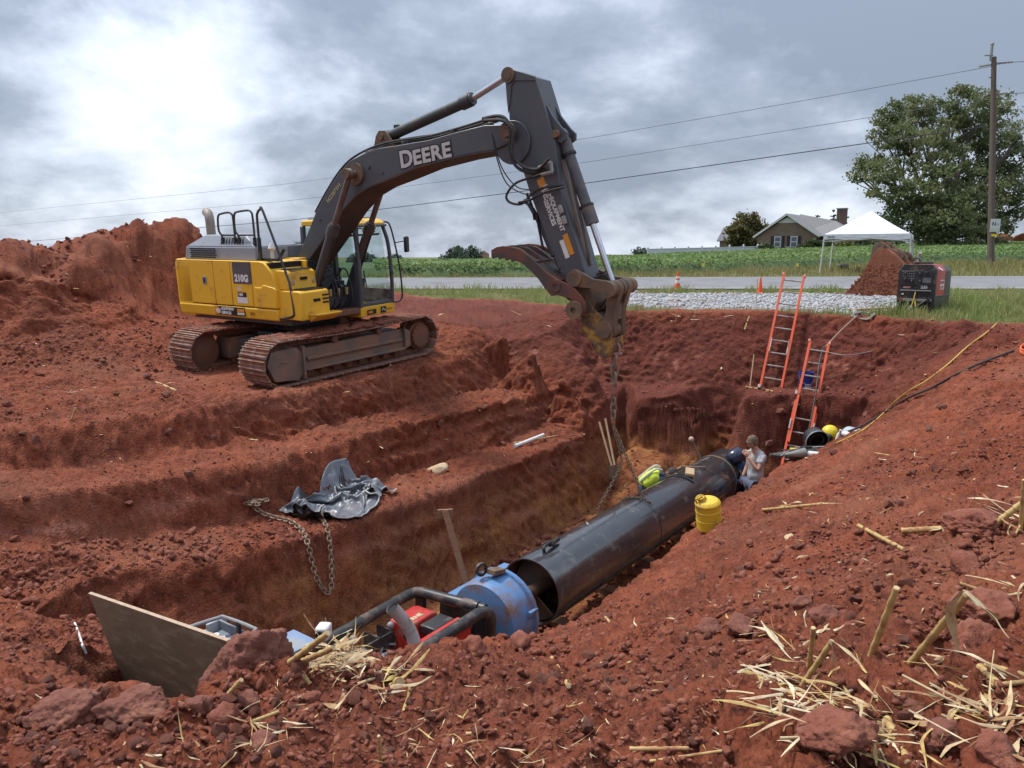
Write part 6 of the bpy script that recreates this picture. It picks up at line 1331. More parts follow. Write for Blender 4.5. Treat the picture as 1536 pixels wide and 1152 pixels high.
# ------------------------------------------------------------------ things lying and standing about the site
def basis(o, xdir, zdir=(0, 0, 1)):
    z = Vector(zdir).normalized(); x = Vector(xdir); x = (x - z * x.dot(z)).normalized(); y = z.cross(x)
    return Matrix(((x.x, y.x, z.x, o[0]), (x.y, y.y, z.y, o[1]), (x.z, y.z, z.z, o[2]), (0, 0, 0, 1)))
ORANGE = mat('orange_fibreglass', (0.66, 0.085, 0.020), 0.45, col2=(0.58, 0.075, 0.022), scale=3, dirt=(.36, .11, .05), dscale=3, damt=.32)
ALU = mat('dull_aluminium', (0.42, 0.40, 0.37), 0.5, metal=.4, col2=(.33, .29, .25), scale=8, dirt=(.24, .12, .07), dscale=5, damt=.5)
YPL = mat('yellow_plastic', (0.72, 0.50, 0.035), 0.5, col2=(.62, .42, .03), scale=6, dirt=(.40, .22, .08), dscale=5, damt=.42)
BUK = mat('blue_plastic', (0.018, 0.055, 0.30), 0.45, col2=(.015, .045, .24), dirt=(.2, .08, .05), dscale=6, damt=.3)

def ladder(label, b, t, wdir, n, fly=None):
    b, t = Vector(b), Vector(t); d = (t - b); Ln = d.length; d.normalize(); w = Vector(wdir); w = (w - d * w.dot(d)).normalized(); y = d.cross(w)
    M = Matrix(((w.x, y.x, d.x, b.x), (w.y, y.y, d.y, b.y), (w.z, y.z, d.z, b.z), (0, 0, 0, 1)))
    T = thing('ladder', label, 'ladder', M=M, group='orange ladders in the pit'); W = .46
    def channel(x, z0, z1, y0=0, th=.075, m=ORANGE, nm='rail'):
        q = MB(); q.box((x, y0, (z0 + z1) / 2), (.012, th, z1 - z0)); s = -1 if x < 0 else 1
        for sy in (-1, 1): q.box((x - s * .020, y0 + sy * (th / 2 - .005), (z0 + z1) / 2), (.045, .010, z1 - z0))
        return q.build(nm, m, T, bevel=.003)
    for x in (-W / 2, W / 2): channel(x, 0, Ln if not fly else fly * Ln)
    k = 0; z = .22; top = Ln if not fly else fly * Ln
    while z < top - .05:
        q = MB(); q.tube([(-W / 2, 0, z), (W / 2, 0, z)], .017, 8); q.build('rung', ALU, T); z += .305
    if fly:
        z1 = fly * Ln
        for x in (-W / 2 + .03, W / 2 - .03): channel(x, z1 - 1.1, Ln, -.065, .065)
        z = z1 + .12
        while z < Ln - .05:
            q = MB(); q.tube([(-W / 2 + .03, -.065, z), (W / 2 - .03, -.065, z)], .017, 8); q.build('rung', ALU, T); z += .305
        for x in (-W / 2, W / 2):
            q = MB(); q.box((x, -.03, z1), (.05, .16, .10)); q.build('guide_bracket', ALU, T, bevel=.008)
            q = MB(); q.box((x * .96, -.09, z1 - .72), (.03, .06, .22)); q.build('rung_lock', ALU, T, bevel=.006)
    else:
        for x in (-W / 2 + .05, W / 2 - .05):
            q = MB(); q.tube([(x, -.03, Ln * .30), (x, -.04, Ln * .42)], .013, 6); q.build('rung_lock', ALU, T)
    for x in (-W / 2, W / 2):
        xx = x if not fly else x * .86
        q = MB(); q.box((xx, -.065 if fly else 0, Ln + .0), (.045, .085, .07)); q.build('end_cap', mat('cap_faded', (.62, .25, .18), .6), T, bevel=.01)
        q = MB(); q.box((x, -.02, -.02), (.06, .10, .08)); q.build('foot', ALU, T, bevel=.008)
    return T
LW = Vector((.94, -.34, 0))
lb = atD(1156, 582, 16.35); lb.z = gz(lb.x, lb.y) + .02
LAD1 = ladder('orange ladder leaning on the upper bank, its top standing above the rim', lb, atD(1191, 413, 17.25), LW, 8)
lt = atD(1229, 516, 15.95); l1 = atD(1193, 686, 15.0); dd = (l1 - lt).normalized(); l0 = l1 + dd * ((l1.z + 3.8) / -dd.z)
LAD2 = ladder('orange extension ladder standing lower in the pit with a black cable over it', l0, lt, LW, 9, fly=.70)
# cable and rope running down the lower ladder
def cable(name, label, P, r, m, cat='cable', k=6, group=None):
    P = [Vector(p) for p in P]; b = P[0].copy(); q = MB(); q.tube([p - b for p in curve_pts(P, k)], r, 7); o = q.build(name, m); o.location = b; return tag(o, label, cat, group)
def on(u, v, h=.02, d0=1.6):
    p = hit(u, v, d0); return p + Vector((0, 0, h))
GREYC = mat('grey_cable', (.24, .22, .20), .6, dirt=(.25, .1, .06), dscale=5, damt=.3); YELC = mat('yellow_cord', (.62, .44, .08), .6, dirt=(.3, .13, .06), dscale=3, damt=.4); TANR = mat('tan_rope', (.42, .36, .27), .8)
ly = (LAD2.matrix_world.to_3x3() @ Vector((0, -1, 0))).normalized()
cable('cable', 'thin black cable strung down the side of the lower orange ladder', [atD(1236, 519, 15.9), atD(1229, 545, 15.75) + ly * .1, atD(1222, 600, 15.35) + ly * .1, atD(1212, 650, 15.05) + ly * .1, atD(1200, 690, 14.8)], .013, BLK)
cable('rope', 'pale rope from the top of the lower ladder to the coil at the rim', [atD(1238, 520, 15.8), atD(1252, 505, 15.9), atD(1265, 492, 16.0), on(1285, 478, .05), on(1300, 472, .06), on(1330, 462, .05)], .010, TANR, 'rope')
cable('cable', 'grey cable drooping from the lower ladder across the dark bank towards the right', [atD(1240, 528, 15.7), atD(1270, 533, 15.2), on(1310, 531), on(1350, 521), on(1390, 504), on(1415, 487)], .012, GREYC)
cable('extension_cord', 'yellow extension cord running down the crest of the right-hand bank', [on(1494, 490, .05), on(1480, 502, .04), on(1450, 527, .04), on(1420, 552, .04), on(1390, 576, .05), on(1366, 590, .06), on(1345, 605, .06), on(1325, 624, .05), on(1300, 646, .04), on(1280, 656, .03), on(1255, 667, .02)], .011, YELC, 'cord')
cable('cable', 'black welding cable lying along the crest below the yellow cord', [on(1520, 530, .03), on(1480, 545, .03), on(1440, 562, .03), on(1400, 585, .05), on(1360, 604, .06), on(1320, 628, .06), on(1280, 650, .05), on(1240, 665, .04)], .018, BLK)
P = []
for k in range(40): a = k * .62; P.append(on(1296 + 16 * cos(a) + rng.normal(0, 2), 478 + 6 * sin(a) + rng.normal(0, 1), .02 + .001 * k))
cable('cable_coil', 'loose coil of grey cable at the rim beside the planks', P, .016, GREYC, 'cable', 3)
P = [on(1541 + 11 * cos(k * .5), 530 + 6 * sin(k * .5), .02 + .002 * k) for k in range(38)]
cable('rope_coil', 'orange coil of rope on the right-hand bank at the edge of view', P, .012, mat('orange_rope', (.75, .14, .05), .6), 'rope', 3)

# ---- blue bucket on the bench behind the ladder
o = on(1208, 584, -.02); T = thing('bucket', 'blue plastic bucket with white print standing on the bench behind the lower ladder', 'bucket', o)
q = MB(); q.lathe([(.125, 0), (.13, .01), (.15, .36), (.158, .36), (.158, .38), (.143, .38), (.120, .02), (0, .02)], (0, 0, 0), (0, 0, 1), 28, caps=False); q.lathe([(0, 0), (.125, 0)], (0, 0, 0), (0, 0, 1), 28, caps=False); bk = q.build('shell', BUK, T)
for z in (.30, .335):
    q = MB(); q.ring((0, 0, z), (0, 0, 1), .140, .158, .012, 28); q.build('rim_band', BUK, T)
q = MB(); q.tube(curve_pts([(-.155, 0, .33), (-.13, -.08, .20), (0, -.165, .13), (.13, -.08, .20), (.155, 0, .33)], 5), .005, 6); q.build('handle', ALU, T)
R3 = Matrix(((1, 0, 0, 0), (0, 0, -1, 0), (0, 1, 0, 0), (0, 0, 0, 1)))
q = MB(); q.box((0, -.138, .10), (.13, .004, .09)); lbp = q.build('print', LETWH, T); text_mesh('print_text', "LOWE'S", .045, BUK, lbp, Matrix.Translation((-.06, -.142, .09)) @ R3)

# ---- yellow fuel can on the crest
o = on(1064, 797, .05); M = basis(o, (1, .1, 0)) @ Matrix.Rotation(radians(-9), 4, 'Y') @ Matrix.Rotation(radians(7), 4, 'X')
T = thing('fuel_can', 'yellow ribbed fuel can standing on the soil beside the black pipe', 'fuel can', M=M)
q = MB(); r = .158; q.lathe([(.145, 0), (r, .012), (r, .125), (r + .004, .130), (r + .004, .136), (r, .141), (r, .245), (r + .004, .250), (r + .004, .256), (r, .261), (r, .345), (r + .003, .352), (.150, .372), (.125, .392), (.07, .405), (.03, .408)], (0, 0, 0), (0, 0, 1), 36); q.build('body', YPL, T, smooth=24)
q = MB(); q.lathe([(.04, 0), (.042, .03), (.035, .035), (.048, .04), (.048, .06), (.02, .07)], (-.07, -.01, .39), (-.3, 0, 1), 16); q.build('spout_cap', YPL, T)
q = MB(); q.tube(curve_pts([(-.14, 0, .37), (-.15, 0, .43), (-.11, 0, .47), (-.05, 0, .46), (-.01, 0, .40)], 5), .011, 8); q.tube([(-.11, -.03, .39), (-.15, -.03, .45), (-.07, -.03, .47)], .010, 6); q.build('carry_handle', YPL, T)
# ---- tool heap by the ladder foot
def at_crest(u, v, D, h=0.0): p = atD(u, v, D); return Vector((p.x, p.y, max(p.z, gz(p.x, p.y)) + h))
o = at_crest(1206, 697, 12.5); T = thing('hose_bundle', 'heap of black hoses and grey sheeting beside the standing man', 'hose bundle', o)
for k in range(11):
    P = [Vector((-.55 + .05 * k, .05 - .03 * k, .02)), Vector((-.25, .06 - .03 * k, .07 + .012 * (k % 5))), Vector((.05, .10 - .035 * k, .11 + .012 * (k % 4))), Vector((.40, .06 - .03 * k, .08)), Vector((.66, -.03 * k + .1, .03))]
    q = MB(); q.tube(curve_pts(P, 5), .026, 8); q.build('hose', mat('hose_grey', (.05, .05, .05), .5, dirt=(.16, .1, .07), dscale=4, damt=.4), T)
o = at_crest(1205, 703, 12.2, .03); T = thing('funnel', 'grey cone-shaped sheet metal funnel lying in front of the hoses', 'funnel', o)
q = MB(); q.lathe([(.012, -.30), (.03, -.25), (.085, .0), (.08, .02)], (0, 0, .06), (1, -.1, .12), 18); q.build('cone', mat('olive_grey', (.20, .20, .17), .5), T); q = MB(); q.lathe([(.05, 0), (.055, .12), (.05, .30), (.02, .32)], (.05, -.02, .05), (1, -.2, -.1), 14); q.build('bag', WHITE, T)
o = at_crest(1203, 682, 12.75, .05); T = thing('grinder', 'yellow angle grinder lying on the black hoses', 'grinder', o, (0, 0, -.1))
q = MB(); q.tube([(-.20, 0, .03), (.14, 0, .03)], .034, 12); q.build('body', YPL, T); q = MB(); q.cyl((.14, 0, .03), (.25, 0, .03), .045, 12); q.cyl((.22, 0, .03), (.22, 0, -.04), .06, 16); q.build('gear_head', BLK, T, bevel=.005); q = MB(); q.cyl((-.05, -.04, .03), (-.05, .04, .03), .04, 10); q.build('switch_band', BLK, T); q = MB(); q.tube([(-.20, 0, .03), (-.32, .05, .01)], .012, 6); q.build('lead', BLK, T)
o = at_crest(1222, 671, 12.9, .10); T = thing('welding_helmet', 'black welding helmet lying open side towards us by the ladder foot', 'helmet', o, (0, 0, .15))
q = MB(); q.lathe([(.19, -.08), (.195, .0), (.18, .10), (.13, .17), (.0, .19)], (0, 0, .04), (0.1, 1, .25), 20, caps=False); q.build('shell', mat('helmet_black', (.02, .02, .022), .35), T); q = MB(); q.ring((0, -.04, .03), (.1, 1, .25), .11, .125, .04, 18); q.build('head_band', BLK, T); q = MB(); q.ring((-.005, -.075, .02), (.1, 1, .25), .185, .20, .02, 22); q.build('rim', GREYP, T)
o = at_crest(1244, 655, 13.1, .06); T = thing('hard_hat', 'yellow hard hat with black ear muff lying on the bank by the ladder', 'hard hat', o, (.9, -.25, .4))
q = MB(); q.lathe([(.14, 0), (.135, .045), (.112, .095), (.06, .125), (0, .132)], (0, 0, 0), (0, 0, 1), 22, caps=False); q.build('shell', mat('hat_yellow', (.78, .60, .02), .35), T); q = MB(); q.box((0, -.15, .01), (.22, .10, .012)); q.build('peak', mat('hat_yellow', (.78, .60, .02), .35), T, bevel=.004); q = MB(); q.lathe([(.06, 0), (.075, .02), (.06, .07)], (-.11, -.06, .06), (-1, -.5, .4), 14); q.build('ear_muff', BLK, T)
o = at_crest(1255, 664, 12.6, .02); T = thing('bottle', 'small white bottle standing next to the black welding helmet', 'bottle', o, (.3, .1, 0)); q = MB(); q.lathe([(.035, 0), (.035, .14), (.015, .17), (.015, .2)], (0, 0, 0), (0, 0, 1), 14); q.build('bottle_body', WHITE, T); q = MB(); q.cyl((0, 0, .195), (0, 0, .22), .018, 12); q.build('cap', WHITE, T)
o = at_crest(1281, 655, 12.3, .04); T = thing('face_shield', 'curved clear grey face shield lying on the crest beside the black cable', 'face shield', o, (0, 0, .45))
q = MB(); V = []; N_ = 12
for k in range(N_ + 1):
    a = -1.1 + 2.2 * k / N_
    for h in (-.12, .12): V.append((.15 * sin(a) * 1.2, h, .15 * cos(a) - .08))
for k in range(N_ + 1):
    a = -1.1 + 2.2 * k / N_
    for h in (-.12, .12): V.append((.146 * sin(a) * 1.2, h, .146 * cos(a) - .08))
n2 = 2 * (N_ + 1)
q.add(V, [(2 * k, 2 * k + 1, 2 * k + 3, 2 * k + 2) for k in range(N_)] + [(n2 + 2 * k, n2 + 2 * k + 2, n2 + 2 * k + 3, n2 + 2 * k + 1) for k in range(N_)]); q.build('visor', mat('visor_grey', (.42, .46, .5), .15), T); q = MB(); q.ball((-.17, 0, -.02), .06, 10, 7, (.8, 1.6, .8)); q.build('crown_band', WHITE, T)
o = at_crest(1228, 693, 12.4, .03); T = thing('torch', 'brass and grey welding torch lying on the soil in front of the helmet', 'torch', o)
q = MB(); q.tube([(-.25, .02, .0), (.15, .0, .02)], .012, 7); q.tube([(.15, 0, .02), (.22, 0, .03), (.24, .0, .12)], .011, 7); q.build('tube', ALU, T); q = MB(); q.tube([(-.30, .02, 0), (-.12, .01, .01)], .020, 8); q.build('handle', BLK, T)

# ---- tarpaulin heap on the lower bench
def tarp():
    """a real sheet, crumpled by a cloth simulation and set down on the bench"""
    c = hit(505, 764); T = thing('tarpaulin', 'crumpled dark grey tarpaulin heaped on the lower bench of the pit', 'tarpaulin', c)
    TM = mat('tarp_grey', (0.125, 0.137, 0.155), 0.34, col2=(0.16, 0.172, 0.19), scale=2.5, dirt=(.19, .11, .08), dscale=5, damt=.2, bump=.05, bscale=60); TM2 = mat('tarp_black_side', (0.020, 0.021, 0.023), 0.28); TM3 = mat('tarp_pale_hem', (.42, .41, .38), .55)
    def sim(nx, ny, w, h, seed, frames, sq, zr):
        r = np.random.default_rng(seed); X, Y = np.meshgrid(np.linspace(-w / 2, w / 2, nx), np.linspace(-h / 2, h / 2, ny), indexing='ij'); V = np.stack([X, Y, 0 * X + .05], -1).reshape(-1, 3)
        i = np.arange(nx - 1)[:, None] * ny; j = np.arange(ny - 1)[None]; F = np.stack([i + j, i + ny + j, i + ny + j + 1, i + j + 1], -1).reshape(-1, 4)
        me = bpy.data.meshes.new('sheet_tmp'); me.from_pydata(V.tolist(), [], F.tolist()); o = bpy.data.objects.new('sheet_tmp', me); COL.objects.link(o); md = o.modifiers.new('cloth', 'CLOTH'); st = md.settings
        st.quality = 5; st.mass = .3; st.tension_stiffness = 15; st.bending_stiffness = .6; cs = md.collision_settings; cs.use_self_collision = True; cs.self_distance_min = .012; cs.distance_min = .012; cs.collision_quality = 3
        g = bpy.data.meshes.new('flat_tmp'); g.from_pydata([(-3, -3, 0), (3, -3, 0), (3, 3, 0), (-3, 3, 0)], [], [(0, 1, 2, 3)]); go = bpy.data.objects.new('flat_tmp', g); COL.objects.link(go); go.modifiers.new('hit', 'COLLISION'); go.collision.cloth_friction = 20
        vg = o.vertex_groups.new(name='p'); pins = r.choice(len(V), 10, replace=False); vg.add([int(k) for k in pins], 1.0, 'ADD'); st.vertex_group_mass = 'p'
        o.shape_key_add(name='b'); k = o.shape_key_add(name='e'); co = V.copy()
        for p in pins: co[p] = [V[p, 0] * sq + r.normal(0, .06), V[p, 1] * sq + r.normal(0, .06), r.uniform(*zr)]
        k.data.foreach_set('co', co.ravel()); k.value = 0; k.keyframe_insert('value', frame=1); k.value = 1; k.keyframe_insert('value', frame=int(frames * .55)); md.point_cache.frame_end = frames
        for f in range(1, frames + 1): S.frame_set(f)
        m2 = bpy.data.meshes.new_from_object(o.evaluated_get(bpy.context.evaluated_depsgraph_get())); A = np.array([v.co[:] for v in m2.vertices]); bpy.data.meshes.remove(m2); bpy.data.objects.remove(o); bpy.data.objects.remove(go); S.frame_set(1); return A, F
    yw = atan2(Pa.y, Pa.x) + .15
    for nm, args, off in (('sheet', (60, 46, 2.5, 1.25, 3, 40, .47, (.06, .20)), (-.05, .0)), ('sheet', (40, 30, 1.2, 1.0, 12, 36, .5, (.05, .20)), (.50, .0))):
        A, F = sim(*args); A = A - np.array([A[:, 0].mean(), A[:, 1].mean(), A[:, 2].min()]); a_ = A[:, 0] + off[0]; b_ = A[:, 1] + off[1]
        x = a_ * cos(yw) - b_ * sin(yw); y = a_ * sin(yw) + b_ * cos(yw); z = gza(x + c.x, y + c.y) - c.z + .05; z0 = np.convolve(z, np.ones(5) / 5, 'same'); V = np.stack([x, y, z + A[:, 2]], 1)
        o = np_obj(nm, V, F, TM, T, True); o.data.materials.append(TM2); sm = o.modifiers.new('sub', 'SUBSURF'); sm.levels = 1; sm.render_levels = 1; sd = o.modifiers.new('thick', 'SOLIDIFY'); sd.thickness = .006; sd.material_offset = 1; sd.offset = -1
        n = args[1]; e = [i * n for i in range(args[0])]; q = MB(); q.tube([V[i] + np.array([0, 0, .004]) for i in e], .012, 5); q.build('hem', TM3, T)
tarp()
# ---- plate, boards, sticks
P1 = atD(135, 890, 6.3); Pb = atD(205, 1048, 6.5); P2 = atD(362, 968, 5.05); tx = (P2 - P1).normalized(); ez = (P1 - Pb); ez = (ez - tx * ez.dot(tx)).normalized(); ny = tx.cross(ez)
M = Matrix(((tx.x, ny.x, ez.x, P1.x), (tx.y, ny.y, ez.y, P1.y), (tx.z, ny.z, ez.z, P1.z), (0, 0, 0, 1)))
T = thing('plywood_sheet', 'brown weathered plywood sheet standing on edge at the near end of the pit', 'plywood', M=M)
PLYF = mat('plywood_face', (0.30, 0.215, 0.125), 0.75, col2=(0.19, 0.135, 0.082), scale=3.0, stretch=(1, 1, 3.5), dirt=(.40, .31, .21), dscale=3.5, damt=.4, bump=.12)
q = MB(); q.box((1.22, 0, -.66), (2.44, .020, 1.32)); q.build('panel', PLYF, T, bevel=.002)
q = MB(); q.box((1.22, 0, .004), (2.44, .026, .008)); q.build('top_edge', mat('plywood_edge', (.48, .36, .26), .75, col2=(.30, .2, .13), scale=20), T)
for (x, z, s) in ((.42, -.09, .03), (.75, -.22, .02), (1.6, -.15, .02), (.33, -.42, .015)):
    q = MB(); q.hexa([(x - s, -.012, z), (x + s * 2, -.012, z - s * .4), (x + s * 1.6, -.012, z + s * .4), (x, -.012, z + s * .5)], [(x - s, -.0135, z), (x + s * 2, -.0135, z - s * .4), (x + s * 1.6, -.0135, z + s * .4), (x, -.0135, z + s * .5)]); q.build('paint_fleck', LETWH, T, smooth=0)
a = atD(700, 868, 10.15); b = atD(668, 766, 10.35); T = thing('timber_stake', 'rough timber post with a short cross piece leaning against the lower bank', 'timber', a)
q = MB(); q.bar((0, 0, -.1), b - a, .125, .08, (1, 0, 0)); q.build('post', WOODM, T, bevel=.006)
q = MB(); e = b - a; q.hexa([e + Vector(v) for v in ((-.13, -.04, -.10), (.10, -.04, -.10), (.10, .0, -.10), (-.13, 0, -.10))], [e + Vector(v) for v in ((-.10, -.04, .02), (.10, -.04, .03), (.10, 0, .03), (-.10, 0, .02))]); q.build('cross_piece', mat('timber_pale', (.26, .14, .075), .8, bump=.1), T)
def stick(name, label, cat, a, b, r, m, group=None, tip=None):
    a, b = Vector(a), Vector(b); T = thing(name, label, cat, a, group=group); q = MB(); q.tube([(0, 0, 0), (b - a) * .5, b - a], r, 8); q.build('shaft', m, T)
    if tip: tip(T, b - a)
    return T
def blade(T, e):
    q = MB(); q.prism([(-.10, 0), (.10, 0), (.11, -.20), (.06, -.28), (-.06, -.28), (-.11, -.20)], lambda x, y, h: Vector((x, h + y * .1, y)), -.008, .008); q.build('blade', RUSTY, T)
HANDLE = mat('ash_handle', (.40, .27, .16), .65, col2=(.3, .19, .11), scale=8)
pf = atD(922, 722, 15.9)
stick('shovel', 'long-handled shovel standing against the dug wall, left of the hanging chain', 'shovel', atD(918, 700, 15.9), atD(899, 633, 16.3), .024, HANDLE, tip=blade)
stick('shovel', 'long-handled shovel standing against the dug wall, right behind the hanging chain', 'shovel', atD(922, 698, 15.8), atD(908, 628, 16.2), .024, HANDLE, tip=blade)
a = on(772, 674, .05); b = on(815, 659, .08); T = thing('plastic_pipe', 'short white plastic pipe lying on the bench among pale straw', 'pipe', a); q = MB(); q.tube([(0, 0, 0), b - a], .035, 14, caps=False); q.build('tube', WHITE, T); q = MB(); q.cyl((0, 0, 0), (b - a).normalized() * .05, .042, 14); q.build('collar', WHITE, T)
stick('iron_bar', 'dark iron bar with a pale knob standing on the far bank behind the pipe', 'iron bar', atD(1052, 690, 16.0), atD(1037, 659, 16.1), .022, RUSTY, tip=lambda T, e: (lambda q: q.build('knob', mat('knob_tan', (.5, .36, .28), .6), T))(MB().ball(e, .06, 10, 7)))
stick('wooden_pole', 'pale wooden pole leaning against the far end of the pipe beside the man', 'pole', atD(1124, 735, 14.75), atD(1096, 675, 15.3), .022, HANDLE)
stick('wooden_stake', 'thin pale stake leaning on the dark bank left of the upper ladder', 'stake', atD(1125, 580, 16.6), atD(1131, 532, 16.75), .014, LUMB)
stick('wooden_stake', 'thin survey stake standing in the gravel beside the plain orange cone', 'stake', on(1134, 458, -.05), on(1134, 458, -.05) + Vector((0, 0, .72)), .012, mat('stake_grey', (.42, .38, .32), .8))
# planks behind the welder
for u0, v0, u1, v1, lb in ((1278, 468, 1352, 465, 'long pale plank lying at the rim left of the welding machine'), (1290, 472, 1345, 470, 'short plank lying in front of the long one at the rim'), (1412, 468, 1504, 469, 'long thin timber lying in the grass right of the welding machine'), (1412, 463, 1450, 462, 'short thin timber lying in the grass behind the longer one')):
    a, b = on(u0, v0, .05), on(u1, v1, .05); T = thing('plank', lb, 'plank', a); q = MB(); q.bar((0, 0, 0), b - a, .14 if u0 < 1300 else .09, .045); q.build('board', LUMB, T, bevel=.004)
# ---- engine welder at the rim
wc = hit(1371, 468, 8); az = Vector((wc.x, wc.y, 0)).normalized(); c_ = -az; r_ = Vector((az.y, -az.x, 0)); ph = radians(15); nf = c_ * cos(ph) - r_ * sin(ph); sx_ = r_ * cos(ph) + c_ * sin(ph)
M = Matrix(((sx_.x, -nf.x, 0, wc.x), (sx_.y, -nf.y, 0, wc.y), (sx_.z, 0, 1, wc.z - .02), (0, 0, 0, 1)))      # x right, y away, z up, front at y = 0
def welder():
    T = thing('engine_welder', 'red and black engine-driven welding machine standing at the rim of the pit', 'welder', M=M)
    W, H, Lg = .62, .86, 1.05; sc = wc.length / 15.6; W *= sc; H *= sc; Lg *= sc; k = sc
    WR = mat('welder_red', (0.52, 0.045, 0.03), 0.38, col2=(.46, .04, .03), scale=2); WRT = mat('welder_faded_red', (0.60, 0.16, 0.17), 0.4); OLV = mat('welder_dark_panel', (.075, .075, .055), .5)
    f = MB(); f.prism([(-W / 2, .10 * k), (W / 2, .10 * k), (W / 2, H * .90), (W / 2 - .07 * k, H), (-W / 2 + .07 * k, H), (-W / 2, H * .90)], lambda a, b, h: Vector((a, h, b)), .0, .10 * k); fr = f.build('front_panel', BLKP, T, bevel=.012)
    q = MB(); q.prism([(-W / 2 + .01, .30 * k), (W / 2 - .01, .30 * k), (W / 2 - .01, H * .88), (W / 2 - .08 * k, H * .985), (-W / 2 + .08 * k, H * .985), (-W / 2 + .01, H * .88)], lambda a, b, h: Vector((a, h, b)), .10 * k, Lg * .62); q.build('red_cover', WR, T, bevel=.015)
    q = MB(); q.prism([(-W / 2 + .01, .30 * k), (W / 2 - .01, .30 * k), (W / 2 - .01, H * .86), (W / 2 - .08 * k, H * .96), (-W / 2 + .08 * k, H * .96), (-W / 2 + .01, H * .86)], lambda a, b, h: Vector((a, h, b)), Lg * .62, Lg); q.build('rear_cover', OLV, T, bevel=.015)
    q = MB(); q.box((0, Lg * .36, H * .99), (W * .7, Lg * .5, .02)); q.build('top_panel', WRT, T, bevel=.006)
    q = MB(); q.box((0, Lg / 2 + .03, .19 * k), (W * .97, Lg * .96, .24 * k)); q.box((W / 2 - .02, Lg / 2, .30 * k), (.05, Lg, .03)); q.build('base_tray', OLV, T, bevel=.01)
    q = MB(); q.box((0, .05, .06), (W * .9, .08, .12)); q.box((0, Lg - .1, .06), (W * .9, .08, .12)); q.build('skid', BLKP, T)
    q = MB(); q.box((0, -.008, H * .72), (W * .84, .02, H * .30)); cp = q.build('control_panel', mat('panel_dark', (.028, .030, .034), .5), T, bevel=.004)
    for i, (x, z) in enumerate(((-.3, .82), (-.3, .70), (-.12, .66), (.08, .82), (.10, .66), (.24, .84))):
        q = MB(); q.cyl((x * W, -.018, z * H), (x * W, -.045, z * H), (.035 if i % 2 else .025) * k, 14); kn = q.build('knob', BLK, cp); q = MB(); q.box((x * W, -.047, z * H + .012), (.005, .006, .022)); q.build('pointer', LETWH, kn)
    q = MB()
    for j in range(4):
        for i in range(6): q.box((W * (-.36 + .055 * i), -.0195, H * (.86 - .05 * j)), (.016, .003, .006))
    tag(q.build('panel_print', LETWH, cp), kind='stuff')
    q = MB(); q.box((W * .27, -.0195, H * .68), (W * .22, .003, H * .10)); q.build('rating_plate', mat('plate_grey', (.16, .17, .18), .5), cp)
    text_mesh('badge', '225', .075 * k, LETWH, fr, Matrix.Translation((W * .12, -.006, H * .515)) @ R3, bold=.003)
    q = MB(); q.box((-W * .25, -.006, H * .53), (W * .2, .006, .035)); bd = q.build('badge_plate', mat('badge_red', (.5, .1, .08), .5), fr, bevel=.002); text_mesh('badge_text', 'LINCOLN', .026 * k, LETWH, bd, Matrix.Translation((-W * .34, -.010, H * .52)) @ R3)
    q = MB(); q.box((0, -.02, H * .465), (W * .82, .03, .02)); q.box((0, -.01, H * .27), (W * .86, .03, .05)); q.build('trim_bar', GREYP, fr, bevel=.003)
    for x in (-.34, -.02, .16, .30):
        q = MB(); q.box((x * W, -.01, H * .39), (W * .13, .02, .075)); so = q.build('socket', BLK, fr, bevel=.004); q = MB(); q.box((x * W, -.022, H * .39), (W * .06, .004, .03)); q.build('socket_face', LETWH if x == -.34 else DARKIN, so)
    for x in (-.36, .36):
        q = MB(); q.cyl((x * W, -.0, H * .27), (x * W, -.09, H * .27), .035, 12); q.build('terminal', mat('terminal_red', (.3, .05, .04), .5) if x < 0 else BLK, fr)
    for x in (-.24, .24):
        q = MB(); q.box((x * W, -.004, H * .14), (W * .36, .01, H * .16)); q.build('lower_panel', DARKIN, fr, bevel=.004)
    q = MB(); q.box((.0, Lg * .30, H + .03), (.34, .26, .045)); q.cyl((-.10, Lg * .18, H + .0), (-.10, Lg * .18, H + .05), .05, 12); q.build('fuel_filler', BLK, T, bevel=.01)
    q = MB(); q.tube(curve_pts([(-.17, Lg * .22, H + .02), (-.17, Lg * .22, H + .10), (-.10, Lg * .22, H + .13), (-.04, Lg * .22, H + .08), (-.04, Lg * .22, H + .02)], 4), .016, 7); q.build('lifting_bail', BLK, T)
    q = MB(); q.cyl((-.24, Lg * .75, H), (-.24, Lg * .75, H + .16), .035, 10); q.tube([(-.24, Lg * .75, H + .16), (-.21, Lg * .72, H + .24)], .035, 10); q.build('muffler', ALU, T)
    RY = Matrix(((0, 0, 1, 0), (1, 0, 0, 0), (0, 1, 0, 0), (0, 0, 0, 1)))
    q = MB(); q.box((W / 2 - .004, Lg * .42, H * .58), (.006, Lg * .26, H * .2)); sd_ = q.build('side_decal', LETWH, T); text_mesh('side_text', 'LINCOLN', .075 * k, WR, sd_, Matrix.Translation((W / 2 + .0, Lg * .295, H * .60)) @ RY, bold=.002, sx=.75); text_mesh('side_text', 'ELECTRIC', .07 * k, WR, sd_, Matrix.Translation((W / 2 + .0, Lg * .295, H * .50)) @ RY, sx=.75)
    q = MB(); q.box((W / 2 - .035, Lg * .3, H * .92), (.006, .1, .14), Matrix.Rotation(-.9, 3, 'Y')); q.build('warning_sticker', LETWH, T)
    q = MB(); q.tube(curve_pts([(0, -.01, H * .46), (-.01, -.05, H * .30), (-.03, -.06, H * .2), (-.05, -.09, .10)], 5), .012, 7); q.build('power_cord', YELC, T); q = MB(); q.box((-.06, -.09, .10), (.05, .02, .10), Matrix.Rotation(.4, 3, 'Y')); q.build('tag_card', LETWH, T)
